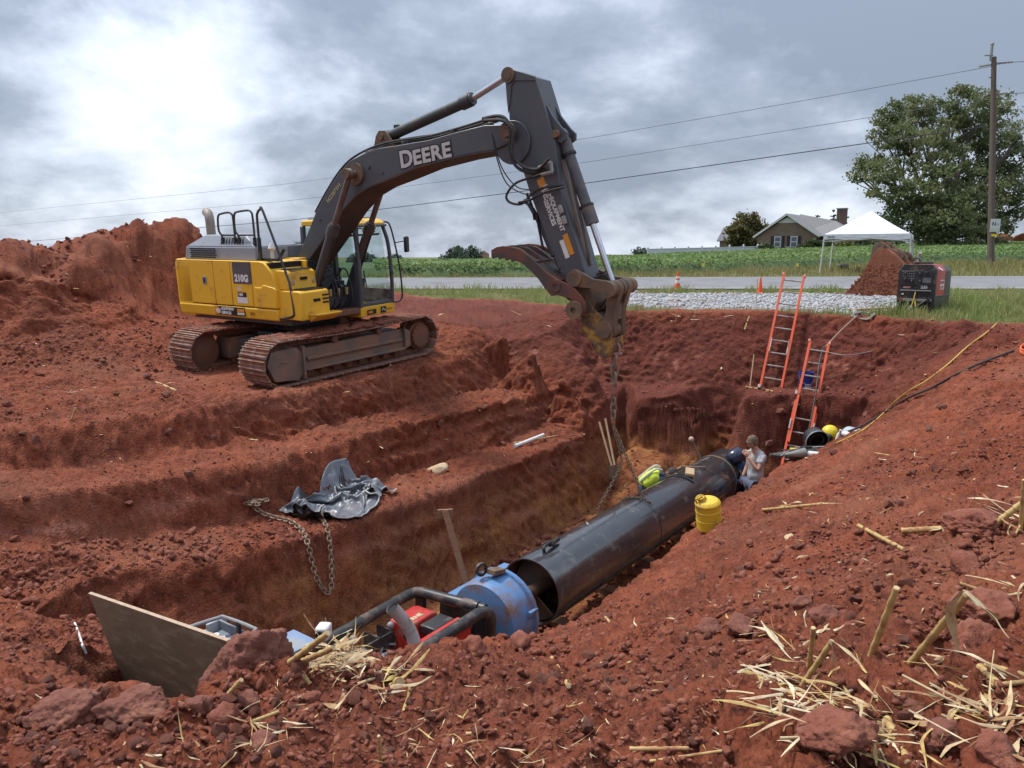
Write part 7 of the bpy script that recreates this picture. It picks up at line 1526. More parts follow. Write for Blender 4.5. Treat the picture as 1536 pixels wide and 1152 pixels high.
    q = MB(); q.tube(curve_pts([(0, -.02, H * .30), (.05, -.10, .14), (.12, -.22, .02), (.20, -.34, .0)], 5), .011, 7); q.build('power_cord', YELC, T)
    q = MB(); q.tube(curve_pts([(-.24, -.09, H * .27), (-.30, -.14, .12), (-.38, -.2, .03), (-.46, -.2, .03)], 5), .015, 7); q.build('lead', BLK, T)
    q = MB(); q.tube(curve_pts([(.22, -.09, H * .27), (.08, -.14, .14), (.0, -.1, .04)], 5), .015, 7); q.build('lead', BLK, T)
welder()
# ---- digging bucket standing on the gravel
def dig_bucket():
    D = 24.2; o = atD(1300, 443, D); o.z = gz(o.x, o.y); s = D / FPX; az = Vector((o.x, o.y, 0)).normalized(); r_ = Vector((az.y, -az.x, 0)); ph = radians(24); xa = r_ * cos(ph) + az * -sin(ph) * 1.0; ya = Vector((-xa.y, xa.x, 0))
    M = Matrix(((xa.x, ya.x, 0, o.x), (xa.y, ya.y, 0, o.y), (0, 0, 1, o.z), (0, 0, 0, 1))); T = thing('digging_bucket', 'soil-caked excavator bucket standing on its lip on the gravel apron', 'bucket', M=M)
    CAK = mat('caked_soil_steel', (0.225, 0.072, 0.035), 0.9, col2=(.15, .05, .028), scale=3, dirt=(.30, .12, .06), dscale=4, damt=.4, bump=.7, bscale=18); EARM = mat('ear_steel', (.105, .072, .05), .65, col2=(.16, .10, .07), scale=3, dirt=(.2, .08, .04), dscale=3, damt=.5)
    def px(L): return [((u - 1300) * s * 1.07, (443 - v) * s) for u, v in L]
    side = px([(1266, 443), (1268, 440), (1280, 428), (1291, 413), (1298, 396), (1303, 384), (1311, 374), (1322, 374), (1334, 384), (1346, 396), (1353, 410), (1354, 424), (1350, 436), (1342, 443)])
    wd = 1.0; idn = lambda a, b, h: Vector((a, h, b))
    for y0 in (0, wd - .05):
        q = MB(); q.prism(side, idn, y0, y0 + .05); q.build('side_plate', CAK, T, bevel=.01)
    back = px([(1311, 374), (1322, 374), (1334, 384), (1346, 396), (1353, 410), (1354, 424), (1350, 436), (1342, 443), (1300, 443), (1266, 443)])
    q = MB()
    for a, b in zip(back[:-1], back[1:]): q.bar((a[0], wd / 2, a[1]), (b[0], wd / 2, b[1]), wd - .02, .03, (0, 0, 1) if abs(a[0] - b[0]) > abs(a[1] - b[1]) else (1, 0, 0))
    q.build('back_wrapper', CAK, T)
    q = MB()   # soil still inside and clinging outside
    rs = random.Random(5)
    for k in range(240):
        a, b = rs.uniform(1272, 1345), rs.uniform(396, 441)
        if b < 443 - (a - 1266) * 1.5 and a < 1308: continue
        (x, z), = px([(a, b)]); q.ball((x, -.01, z), rs.uniform(.015, .045), 6, 4, (1.3, .30, 1), Matrix.Rotation(rs.uniform(0, 3), 3, 'Y'))
    for k in range(60):
        f = rs.random(); (x, z), = px([(1268 + f * 34, 441 - f * 60)]); q.ball((x + .12, rs.uniform(.1, wd - .1), max(.05, z - .1)), rs.uniform(.03, .09), 6, 4)
    tag(q.build('clinging_soil', M_MUD, T), kind='stuff')
    for y0 in (.22, .66):
        q = MB(); ear = px([(1297, 388), (1298, 372), (1303, 364), (1310, 363), (1316, 366), (1322, 372), (1332, 377), (1340, 378), (1345, 384), (1350, 394), (1348, 398), (1330, 386), (1312, 378), (1304, 384)]); q.prism(ear, idn, y0, y0 + .05); q.build('ear', EARM, T, bevel=.008)
        for u, v, r0 in ((1310, 371, .13), (1337, 384, .12)):
            (x, z), = px([(u, v)]); q = MB(); q.ring((x, y0 - .02, z), (0, 1, 0), .06, r0, .04, 20); q.build('ear_boss', EARM, T); q = MB(); q.cyl((x, y0 - .035, z), (x, y0 + .08, z), .06, 12); q.build('pin', RUSTY, T)
    q = MB(); (x, z), = px([(1352, 402)]); q.box((x + .05, .4, z), (.16, .5, .12)); q.build('wear_pad', CAK, T, bevel=.02)
    for k in range(5):
        y = .05 + k * .22; (x, z), = px([(1266, 441)]); q = MB(); q.hexa([(x + .1, y - .05, .0), (x + .1, y + .05, .0), (x + .1, y + .05, .10), (x + .1, y - .05, .10)], [(x - .30, y - .03, .01), (x - .30, y + .03, .01), (x - .30, y + .03, .035), (x - .30, y - .03, .035)]); q.build('tooth', mat('tooth_worn', (.30, .17, .11), .5, col2=(.2, .1, .06), scale=5), T, bevel=.006)
dig_bucket()
# ---- cones, flags
CONE = mat('cone_orange', (0.80, 0.10, 0.02), 0.5, col2=(.72, .09, .02), scale=3)
def cone(u, v, h, label, bands):
    o = hit(u, v, 15); T = thing('traffic_cone', label, 'traffic cone', o, group='traffic cones beside the road'); r0 = h * .17
    q = MB(); q.box((0, 0, .015), (h * .46, h * .46, .03)); q.build('base', CONE if not bands else mat('cone_base', (.65, .09, .02), .6), T, bevel=.008)
    q = MB(); q.lathe([(r0, .03), (r0 * .96, .05), (r0 * .25, h), (r0 * .15, h), (r0 * .10, h - .03)], (0, 0, 0), (0, 0, 1), 24); q.build('cone_body', CONE, T)
    for z0, z1 in bands:
        f = lambda z: r0 * .96 + (r0 * .25 - r0 * .96) * (z * h - .05) / (h - .05) + .004
        q = MB(); q.lathe([(f(z0), z0 * h), (f(z1), z1 * h)], (0, 0, 0), (0, 0, 1), 24, caps=False); q.build('reflective_band', LETWH, T)
cone(1016, 438, .71, 'tall orange traffic cone with pale reflective bands at the road edge', [(.42, .58), (.66, .76)])
cone(1140, 440, .52, 'small plain orange traffic cone behind the top of the upper ladder', [])
FLAG = mat('flag_yellow', (.85, .66, .02), .6)
for u, v, lb in ((1052, 410, 'tiny yellow marker flag in the verge beyond the banded cone'), (1193, 410, 'yellow marker flag in the verge behind the upper ladder'), (1365, 398, 'yellow marker flag beside the right-hand tent leg')):
    o = hit(u, v + 5, 30, 70); T = thing('marker_flag', lb, 'flag', o, group='yellow marker flags in the far verge'); q = MB(); q.tube([(0, 0, -.02), (0, 0, .62)], .010, 5); q.build('wire', ALU, T); q = MB(); q.hexa([(0, 0, .48), (.14, .02, .46), (.14, .03, .46), (0, .01, .48)], [(0, 0, .60), (.13, .03, .62), (.13, .04, .62), (0, .01, .60)]); q.build('flag_cloth', FLAG, T)
# ---- canopy tent
def tent():
    D = 39.0; fl = atD(1232, 412, D); fr = atD(1361, 409, D); xa = (fr - fl); xa.z = 0; W = 3.9; xa.normalize(); th = radians(-29); xa = Vector((xa.x * cos(th) - xa.y * sin(th), xa.x * sin(th) + xa.y * cos(th), 0)); ya = Vector((-xa.y, xa.x, 0)); o = Vector((fl.x, fl.y, gz(fl.x, fl.y) - .02))
    M = Matrix(((xa.x, ya.x, 0, o.x), (xa.y, ya.y, 0, o.y), (0, 0, 1, o.z), (0, 0, 0, 1))); T = thing('canopy_tent', 'white pop-up canopy tent standing on the verge beyond the road', 'tent', M=M)
    ze, zp = 1.95, 3.15; CL = mat('white_canopy', (.72, .74, .77), .75, col2=(.66, .68, .71), scale=2, bump=.1, bscale=5); LG = mat('white_leg', (.62, .62, .60), .45)
    for x, y in ((0, 0), (W, 0), (0, W), (W, W)):
        sx = .14 if x == 0 else -.14; q = MB(); q.bar((x - sx * .6, y, 0), (x + sx * .2, y + (.05 if y == 0 else -.05), ze), .06, .06); lg = q.build('leg', LG, T); q = MB(); q.box((x - sx * .6, y, .02), (.14, .14, .02)); q.build('foot_plate', ALU, lg)
    N_ = 20; V = []
    for i in range(N_ + 1):
        for j in range(N_ + 1):
            x, y = i / N_, j / N_; e = min(x, 1 - x, y, 1 - y) * 2; dg = abs(abs(x - .5) - abs(y - .5)); z = ze + (zp - ze) * (e ** 1.12) - .10 * sin(pi * min(1, e)) * min(1, dg * 3.2)
            V.append((x * W, y * W, z))
    F = [(i * (N_ + 1) + j, (i + 1) * (N_ + 1) + j, (i + 1) * (N_ + 1) + j + 1, i * (N_ + 1) + j + 1) for i in range(N_) for j in range(N_)]
    q = MB(); q.add(V, F); q.build('roof_cloth', CL, T, smooth=25)
    for a, b in (((0, 0), (W, 0)), ((W, 0), (W, W)), ((W, W), (0, W)), ((0, W), (0, 0))):
        q = MB(); n_ = 16; V = []
        for k in range(n_ + 1):
            x = a[0] + (b[0] - a[0]) * k / n_; y = a[1] + (b[1] - a[1]) * k / n_; w_ = .02 * sin(k * 1.9); V += [(x - .01 + w_ * (a[0] == b[0]), y - .01 + w_ * (a[1] == b[1]), ze + .01), (x - .01, y - .01, ze - .26 + .03 * sin(k * .8))]
        q.add(V, [(2 * k, 2 * k + 2, 2 * k + 3, 2 * k + 1) for k in range(n_)]); va = q.build('valance', CL, T)
        if a == (0, 0): text_mesh('valance_print', 'quik', .16, mat('navy_print', (.03, .05, .12), .6), va, Matrix.Translation((.18, -.04, ze - .17)) @ R3, sx=1.3)
    q = MB()
    for a, b in (((0, 0), (W, 0)), ((0, 0), (0, W)), ((W, 0), (W, W)), ((0, W), (W, W))):
        q.bar((*a, ze - .05), (*b, ze - .35), .03, .03); q.bar((*a, ze - .35), (*b, ze - .05), .03, .03)
    q.build('truss', LG, T)
    return T
tent()
# small dark thing and soil pile under the canopy
o = hit(1262, 405, 33, 60); T = thing('black_bag', 'small black bundle on the verge below the canopy tent', 'bag', o); q = MB(); q.ball((0, 0, .18), .22, 10, 7, (1.3, 1, .8)); q.ball((.3, .1, .16), .18, 10, 7); q.build('bag_body', BLK, T); q = MB(); q.ball((.42, 0, .1), .07, 8, 6); q.build('white_tag', WHITE, T)
# ---- utility pole and lines
def pole():
    D = 44; b = atD(1486.5, 401, D); b.z = gz(b.x, b.y) - .2; t = atD(1491, 86, D); PW = mat('pole_timber', (.115, .085, .068), .85, col2=(.075, .055, .045), scale=3, stretch=(6, 6, .6), bump=.25, bscale=8)
    T = thing('utility_pole', 'tall weathered timber utility pole standing right of the big tree', 'utility pole', b); e = t - b
    q = MB(); q.tube([(0, 0, 0), e * .5, e], [.19, .165, .13], 14); q.build('shaft', PW, T)
    q = MB(); q.box(e + Vector((-.18, 0, .25)), (.10, .14, .9)); q.ball(e + Vector((-.16, 0, .72)), .10, 8, 6); q.build('pole_top_bracket', GREYP, T)
    PC = mat('porcelain', (.28, .25, .24), .35)
    for x0, x1, z in ((-.80, -.1, -.50), (.15, 1.15, -.35), (-.42, -.1, -2.15), (.15, 1.0, -2.05)):
        q = MB()
        for k in range(6): q.cyl(e + Vector((x0 + (x1 - x0) * k / 6, 0, z + .02 * k)), e + Vector((x0 + (x1 - x0) * (k + .5) / 6, 0, z + .02 * k)), .06, 10)
        q.tube([e + Vector((x0, 0, z)), e + Vector((x1, 0, z + .1))], .02, 6); q.build('insulator', PC, T)
    q = MB(); q.box(e + Vector((-.3, 0, .1)), (.5, .06, .05)); q.box(e + Vector((.0, 0, -1.1)), (.4, .06, .04)); q.build('cross_bracket', GREYP, T)
    k = atD(1493, 338, D - .35) - b; q = MB(); q.box(k, (.55, .02, .72)); sg = q.build('notice', mat('notice_white', (.62, .66, .66), .6), T)
    q = MB(); q.box(k + Vector((0, -.015, -.24)), (.5, .006, .18)); q.build('notice_panel', mat('notice_green', (.55, .60, .5), .6), sg); text_mesh('notice_text', 'N', .30, mat('notice_dark', (.12, .13, .14), .6), sg, Matrix.Translation(k + Vector((-.20, -.012, -.02))) @ R3, bold=.01); text_mesh('notice_lines', 'III', .16, mat('notice_dark', (.12, .13, .14), .6), sg, Matrix.Translation(k + Vector((.08, -.012, .0))) @ R3)
    q = MB(); q.box(k + Vector((0, -.005, -.55)), (.3, .03, .12)); q.build('orange_tag', FLAG, T)
    Px = Vector((t.x, t.y)); WIRE = mat('line_grey', (.16, .16, .17), .6); WIRD = mat('line_dark', (.05, .04, .06), .6)
    B_ = atD(-260, 340, 230); 
    def wire(label, us, vs, r, m, zt):
        P = []
        for w in list(np.linspace(0, .12, 9)) + list(np.linspace(.15, 1, 22)):
            x, y = t.x + (B_.x - t.x) * w, t.y + (B_.y - t.y) * w; D_ = y / cos(PITCH); 
            for _ in range(4):
                u = CX + FPX * x / D_; v = np.interp(u, us, vs); D_ = y / (ray(u, v).y)
            P.append(_C + ray(u, v) * D_)
        o = P[0].copy(); q = MB(); q.tube([p - o for p in P], r, 5); ob = q.build('power_line', m); ob.location = o; tag(ob, label, 'power line', 'overhead lines left of the pole')
    wire('topmost thin overhead line crossing the sky to the left of the pole', [-260, 0, 469, 860, 1200, 1490], [345, 319, 272, 211, 152, 99], .016, WIRE, 0)
    wire('middle thin overhead line, hidden partly by the big tree', [-260, 0, 469, 869, 1318, 1490], [360, 339, 298, 245, 174, 146], .016, WIRE, 0)
    wire('lowest and thickest dark overhead line crossing behind the raised boom', [-260, 31, 453, 877, 1200, 1490], [385, 363, 329, 275, 229, 188], .030, WIRD, 0)
    for lb, z, dv in (('upper overhead line running right from the pole top', -.3, 90), ('second overhead line running right from the pole', -2.0, 138), ('lowest overhead line running right from the pole', -3.95, 186)):
        a = t + Vector((.1, 0, z)); bb = Vector((t.x + 40, t.y - 14, a.z + .3)); m_ = (a + bb) / 2 - Vector((0, 0, .7)); q = MB(); q.tube([p - a for p in curve_pts([a, m_, bb], 8)], .02, 5); ob = q.build('power_line', WIRE); ob.location = a; tag(ob, lb, 'power line', 'overhead lines right of the pole')
    a = t + Vector((.05, 0, -1.3)); bb = Vector((t.x + 6.5, t.y + 1.0, gz(t.x + 6.5, t.y + 1))); q = MB(); q.tube([Vector(), bb - a], .022, 5); ob = q.build('guy_wire', WIRE); ob.location = a; tag(ob, 'guy wire slanting down to the right from the pole', 'wire')
pole()
# ---- rocks worth naming
ROCKY = mat('yellow_stone', (.46, .30, .13), .8, col2=(.56, .46, .34), scale=9, amt=.7, bump=.5, bscale=30)
# ------------------------------------------------------------------ road, field, houses and trees
def far1(x, y): return float(far_ground(np.array([x]), np.array([y]))[0])
def strip(name, xs, y0, y1, lift, m, nv=6):
    V = []; 
    for x in xs:
        for k in range(nv + 1):
            ya, yb = (y0(x), y1(x)) if callable(y0) else (y0, y1); y = ya + (yb - ya) * k / nv; V.append((x, y, far1(x, y) + lift))
    F = [(i * (nv + 1) + k, (i + 1) * (nv + 1) + k, (i + 1) * (nv + 1) + k + 1, i * (nv + 1) + k + 1) for i in range(len(xs) - 1) for k in range(nv)]
    q = MB(); q.add(V, F); return tag(q.build(name, m, smooth=60), kind='structure')
ASPH = mat('road_asphalt', (.175, .175, .182), .9, col2=(.215, .213, .215), scale=1.2, dirt=(.145, .14, .14), dscale=.8, damt=.4, bump=.2, bscale=60)
xs = np.arange(-70, 90, 2.0)
strip('road', xs, 27.9, 34.9, .035, ASPH)
LINE = mat('road_paint', (.55, .55, .53), .8, col2=(.40, .40, .39), scale=8, amt=.8)
strip('road_marking', xs, 34.15, 34.30, .042, LINE, 1); strip('road_marking', xs, 28.45, 28.58, .042, LINE, 1)
YL = mat('road_paint_yellow', (.50, .34, .05), .8, col2=(.38, .27, .07), scale=8, amt=.8)
# gravel apron stones and verge grass: nobody could count these
ICO = None
def ico(sub):
    bm = bmesh.new(); bmesh.ops.create_icosphere(bm, subdivisions=sub, radius=1.0); V = np.array([v.co[:] for v in bm.verts]); F = np.array([[v.index for v in f.verts] for f in bm.faces]); bm.free(); return V, F
def rockr(V0, r, n=13, lo=.62, hi=1.0):
    """radius of a broken lump: unit directions cut by random planes"""
    N_ = r.normal(size=(n, 3)); N_ /= np.linalg.norm(N_, axis=1)[:, None]; dd = r.uniform(lo, hi, n); q = V0 @ N_.T; return np.minimum(np.where(q > .05, dd[None] / np.maximum(q, .05), 9).min(1), 1.35)
def lumps(name, P, Rd, m, sub=1, nvar=10, flat=.75, rough=.28, seed=1, par=None, smooth=False, sink=.25):
    r = np.random.default_rng(seed); V0, F0 = ico(sub); vs = []
    for k in range(nvar):
        d = rockr(V0, r) * (1 + fbm(V0 * 1.0 + k * 9.1, 1.1, 2, off=k * 3.3) * rough * 1.6)
        V = V0 * d[:, None] * np.array([1 + .35 * r.random(), .8 + .3 * r.random(), flat]); vs.append(V)
    n = len(P); kk = r.integers(0, nvar, n); an = r.uniform(0, 2 * pi, n); tl = r.normal(0, .35, (n, 2)); out = np.empty((n, len(V0), 3), np.float32); VA = np.array(vs)[kk]
    ca, sa = np.cos(an), np.sin(an); x = VA[:, :, 0] * ca[:, None] - VA[:, :, 1] * sa[:, None]; y = VA[:, :, 0] * sa[:, None] + VA[:, :, 1] * ca[:, None]; z = VA[:, :, 2] + x * tl[:, :1] + y * tl[:, 1:]
    R_ = Rd[:, None]; out[:, :, 0] = x * R_ + P[:, :1]; out[:, :, 1] = y * R_ + P[:, 1:2]; out[:, :, 2] = z * R_ + P[:, 2:3] + (flat - sink) * R_ * .6
    F = (F0[None] + (np.arange(n) * len(V0))[:, None, None]).reshape(-1, 3); return np_obj(name, out.reshape(-1, 3), F, m, par, smooth)
STONE = mat('gravel_stone', (.46, .455, .45), .85, col2=(.27, .27, .28), scale=9, amt=.9)
g = np.random.default_rng(3); n = 9000; x = g.uniform(2, 16, n); y = g.uniform(16, 28, n); zz_ = zones(x, y, np.zeros(n)); ok = (zz_[1] > g.uniform(.3, .8, n)) & (fbm(np.stack([x, y, 0 * x], 1), .8, 3, off=15) < g.uniform(.0, .35, n)); x, y = x[ok], y[ok]
tag(lumps('gravel', np.stack([x, y, gza(x, y)], 1), g.uniform(.025, .06, len(x)), STONE, 1, 8, .7, .2, 2), kind='stuff')
def blades(name, x, y, h, w, m, lean=.35, seed=1, z=None):
    r = np.random.default_rng(seed); n = len(x); z = gza(x, y) if z is None else z; an = r.uniform(0, 2 * pi, n); la = r.uniform(0, 2 * pi, n); ln = r.normal(0, lean, n) * h
    dx, dy = np.cos(an) * w / 2, np.sin(an) * w / 2; lx, ly = np.cos(la) * ln, np.sin(la) * ln
    V = np.empty((n, 5, 3), np.float32); b = np.stack([x, y, z - .02], 1)
    V[:, 0] = b + np.stack([-dx, -dy, 0 * dx], 1); V[:, 1] = b + np.stack([dx, dy, 0 * dx], 1)
    m_ = b + np.stack([lx * .3, ly * .3, h * .6], 1); V[:, 2] = m_ + np.stack([dx * .7, dy * .7, 0 * dx], 1); V[:, 3] = m_ - np.stack([dx * .7, dy * .7, 0 * dx], 1); V[:, 4] = b + np.stack([lx, ly, h], 1)
    o = (np.arange(n) * 5)[:, None]; F = np.concatenate([o + np.array([[0, 1, 2]]), o + np.array([[0, 2, 3]]), o + np.array([[3, 2, 4]])]); return tag(np_obj(name, V.reshape(-1, 3), F, m), kind='stuff')
def leafmat(name, c1, c2, scale=.8, trans=.25):
    m = bpy.data.materials.new(name); m.use_nodes = True; nt = m.node_tree; b = nt.nodes['Principled BSDF']; N = nt.nodes.new; L = nt.links.new
    tc = N('ShaderNodeTexCoord'); nz = N('ShaderNodeTexNoise'); nz.inputs['Scale'].default_value = scale; nz.inputs['Detail'].default_value = 6; nz.inputs['Roughness'].default_value = .7; L(tc.outputs['Object'], nz.inputs['Vector'])
    mr = N('ShaderNodeMapRange'); mr.inputs[1].default_value = .36; mr.inputs[2].default_value = .64; L(nz.outputs['Fac'], mr.inputs[0])
    x = N('ShaderNodeMix'); x.data_type = 'RGBA'; L(mr.outputs[0], x.inputs[0]); x.inputs[6].default_value = (*c1, 1); x.inputs[7].default_value = (*c2, 1); L(x.outputs[2], b.inputs['Base Color'])
    b.inputs['Roughness'].default_value = .6; b.inputs['Specular IOR Level'].default_value = .3
    t = N('ShaderNodeBsdfTranslucent'); L(x.outputs[2], t.inputs[0]); mx = N('ShaderNodeMixShader'); mx.inputs[0].default_value = trans; o = nt.nodes['Material Output']; L(b.outputs[0], mx.inputs[1]); L(t.outputs[0], mx.inputs[2]); L(mx.outputs[0], o.inputs[0]); return m
GRASS = leafmat('grass_blade', (.20, .29, .07), (.36, .34, .15), .9, .3); DRY = leafmat('dry_grass', (.42, .33, .17), (.30, .27, .10), 1.5, .3)
def grass_area(n, x0, x1, y0, y1, keep, hmin, hmax, name, m, seed, wpx=1.3):
    r = np.random.default_rng(seed); x = r.uniform(x0, x1, n); y = r.uniform(y0, y1, n); k = keep(x, y, r); x, y = x[k], y[k]
    P = np.stack([x, y, 0 * x], 1); cl = np.clip(.55 + fbm(P, .6, 3, off=seed) * 1.8, .15, 1.3); h = r.uniform(hmin, hmax, len(x)) * cl; w = np.maximum(.008, wpx * np.hypot(x, y) / 770 * .55); return blades(name, x, y, h, w, m, .4, seed)
def kp(thr): return lambda x, y, r: (zones(x, y, np.zeros_like(x))[0] * (1 - zones(x, y, np.zeros_like(x))[1]) > r.uniform(thr, 1, len(x))) & ~((y > 27.6) & (y < 35.2))
grass_area(42000, 7, 15, 11.5, 20, kp(.35), .12, .44, 'grass', GRASS, 4)
grass_area(12000, 7, 15, 11.0, 20, kp(.15), .06, .26, 'grass', DRY, 5)
grass_area(46000, -6, 26, 19, 28, kp(.35), .08, .34, 'grass', GRASS, 6)
grass_area(14000, -6, 26, 18, 28, kp(.2), .06, .30, 'grass', DRY, 7)
def verge(x, y, r): 
    f = zones(x, y, np.zeros_like(x))[2]; return (y > 35.3) & (f < .6)
grass_area(52000, -10, 42, 35, 62, verge, .15, .50, 'grass', leafmat('verge_grass', (.20, .21, .065), (.36, .30, .14), .35, .3), 8)
grass_area(9000, 1.5, 9, 15.5, 19.8, lambda x, y, r: (zones(x, y, np.zeros_like(x))[5] > -.15) & (zones(x, y, np.zeros_like(x))[5] < .9) & (fbm(np.stack([x, y, 0 * x], 1), .9, 2, off=4) > .02), .05, .20, 'grass', DRY, 9)
# ---- soya field
def crops():
    r = np.random.default_rng(21); V = []; n = 150000
    u = r.uniform(560, 1640, n); y = 37 + (118 - 37) * r.random(n) ** 1.25; x = (u - CX) / FPX * y * cos(PITCH)
    f = zones(x, y, np.zeros_like(x))[2]; k = (f > .5) & (y < 116); x, y = x[k], y[k]
    row = np.round(x * .6 / .55 + y * .8 / .55); P = np.stack([x, y, 0 * x], 1)
    hh = .74 + fbm(P, .15, 2) * .25; z = far_ground(x, y) + hh * (1 - r.random(len(x)) ** 2 * .55)
    s = r.uniform(.06, .11, len(x)) * np.clip(y / 55, .9, 1.5); an = r.uniform(0, 2 * pi, len(x)); t1 = r.normal(0, .5, len(x)); t2 = r.normal(0, .5, len(x))
    ca, sa = np.cos(an), np.sin(an); a = np.stack([ca, sa, t1], 1) * s[:, None]; b = np.stack([-sa, ca, t2], 1) * s[:, None] * .75; c = np.stack([x, y, z], 1)
    V = np.stack([c - a, c - b, c + a, c + b], 1).reshape(-1, 3); F = np.arange(len(V)).reshape(-1, 4)
    tag(np_obj('soya_crop', V, F, leafmat('soya_leaf', (.125, .205, .058), (.20, .27, .095), .12, .3)), kind='stuff')
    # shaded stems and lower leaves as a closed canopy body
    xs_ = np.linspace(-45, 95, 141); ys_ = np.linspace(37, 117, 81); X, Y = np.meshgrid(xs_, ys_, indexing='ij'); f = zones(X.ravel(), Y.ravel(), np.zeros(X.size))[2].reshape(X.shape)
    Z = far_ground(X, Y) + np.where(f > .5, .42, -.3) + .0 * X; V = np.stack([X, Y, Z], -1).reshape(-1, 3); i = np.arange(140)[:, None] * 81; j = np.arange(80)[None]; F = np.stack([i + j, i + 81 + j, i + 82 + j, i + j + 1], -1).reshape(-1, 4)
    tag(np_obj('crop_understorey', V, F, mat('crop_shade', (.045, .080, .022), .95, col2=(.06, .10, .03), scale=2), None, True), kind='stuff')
crops()
# ---- trees
BARK = mat('bark', (.075, .060, .048), .9, col2=(.05, .04, .033), scale=3, bump=.4, bscale=12)
def tree(name, label, base, lobes, n_tw, n_lf, lsz, m, trunk_r, spread=.55, group=None, cat='tree', limbs=True, seed=1, vert=1.0):
    """lobes: (centre offset from base, radius) ; twigs spread in the lobes, leaves round the twigs"""
    r = np.random.default_rng(seed); b = Vector(base); T = thing(name, label, cat, b, group=group); LC = np.array([l[0] for l in lobes]); LR = np.array([l[1] for l in lobes]); w = LR ** 2.2; w /= w.sum()
    k = r.choice(len(lobes), n_tw, p=w); d = r.normal(size=(n_tw, 3)); d /= np.linalg.norm(d, axis=1)[:, None]; rad = r.random(n_tw) ** .42; tw = LC[k] + d * (LR[k] * rad)[:, None] * np.array([1, 1, vert])
    tw = tw[tw[:, 2] > .3]
    kk = r.integers(0, len(tw), n_lf); sp = spread * r.uniform(.5, 1.2, len(tw))[kk]; c = tw[kk] + r.normal(0, 1, (n_lf, 3)) * sp[:, None] * np.array([1, 1, .6]); s = lsz * r.uniform(.6, 1.3, n_lf)
    a = r.normal(size=(n_lf, 3)); a /= np.linalg.norm(a, axis=1)[:, None]; b2 = np.cross(a, r.normal(size=(n_lf, 3))); b2 /= np.maximum(np.linalg.norm(b2, axis=1), 1e-6)[:, None]; b2 *= .6
    a = a * s[:, None]; b2 = b2 * s[:, None]; V = np.stack([c - a, c - b2, c + a, c + b2], 1).reshape(-1, 3); np_obj('crown', V, np.arange(len(V)).reshape(-1, 4), m, T)
    q = MB(); top = LC.mean(0); H = float(top[2]); rs = random.Random(seed)
    q.tube(curve_pts([(0, 0, -.5), (0, 0, H * .12), (top[0] * .25, top[1] * .25, H * .45), (top[0] * .7, top[1] * .7, H * .95)], 4), [trunk_r * 1.35] + [trunk_r * (1 - .75 * i / 12) for i in range(12)], 10); q.build('trunk', BARK, T)
    if limbs:
        q = MB()
        for i, (lc, lr) in enumerate(zip(LC, LR)):
            f0 = rs.uniform(.10, .45); st = Vector((top[0] * f0, top[1] * f0, H * (f0 + .05))); e = Vector(lc); md = st.lerp(e, .5) + Vector((0, 0, -.06 * (e - st).length)); P = curve_pts([st, md, e], 5); q.tube(P, trunk_r * .42, 6, r2=trunk_r * .10)
            for j in range(5):
                e2 = e + Vector((rs.gauss(0, 1), rs.gauss(0, 1), rs.gauss(.2, .8))).normalized() * lr * .85; q.tube([P[-4], P[-4].lerp(e2, .5) + Vector((0, 0, .1)), e2], trunk_r * .14, 5, r2=trunk_r * .03)
        q.build('limbs', BARK, T)
    return T
def lob(D, base, L): return [((atD(u, v, D + dz) - base)[:], p * D / FPX) for u, v, p, dz in L]
def gbase(u, D, sink=0): p = atD(u, 383, D); return Vector((p.x, p.y, far1(p.x, p.y) - sink))
b = gbase(1412, 88); BL = [(1345, 178, 34, 0), (1380, 168, 30, 3), (1425, 170, 40, 2), (1465, 158, 34, 0), (1492, 168, 28, 4), (1385, 225, 52, -2), (1440, 235, 55, 4), (1330, 215, 36, 2), (1300, 248, 22, 0), (1290, 268, 13, 0), (1335, 275, 40, -3), (1395, 300, 55, -4), (1455, 300, 58, 0), (1500, 225, 40, 2), (1518, 270, 38, 0), (1525, 208, 20, -3), (1500, 320, 40, 3), (1370, 330, 38, -3), (1425, 342, 45, -5), (1475, 345, 36, 0), (1395, 348, 30, 2), (1535, 310, 18, 2), (1545, 235, 18, 0)]
tree('big_tree', 'very large spreading green tree standing behind the utility pole', b, lob(88, b, BL), 760, 47000, .19, leafmat('oak_leaf', (.115, .150, .062), (.235, .245, .115), .16, .4), .75, .50, seed=3)
b = gbase(1118, 132); tree('round_tree', 'round olive brown tree standing left of the brick house', b, lob(132, b, [(1122, 335, 18, 0), (1108, 348, 17, -1), (1136, 345, 16, 1), (1120, 358, 20, 0), (1100, 362, 10, 0), (1140, 362, 12, 0)]), 240, 9000, .30, leafmat('olive_leaf', (.085, .080, .025), (.17, .14, .05), .3, .2), .3, .5, seed=4)
for i, (u, vt, wd_, lb) in enumerate(((1222, 318, 8, 'small dark conifer just left of the brick chimney'), (1246, 315, 9, 'tall dark conifer just right of the brick chimney'), (1262, 317, 9, 'second dark conifer to the right of the brick chimney'))):
    D = 150; b = gbase(u, D); tp = atD(u, vt, D); H = (tp - b).z; L_ = [((0, 0, H * f), max(.15, wd_ * 1.25 * D / FPX * (1.05 - f))) for f in np.linspace(.15, .97, 8)]; tree('conifer', lb, b, L_, 260, 6500, .20, leafmat('conifer_leaf', (.030, .050, .025), (.055, .080, .035), .5, .1), .25, .24, group='conifers behind the brick house', limbs=False, seed=10 + i)
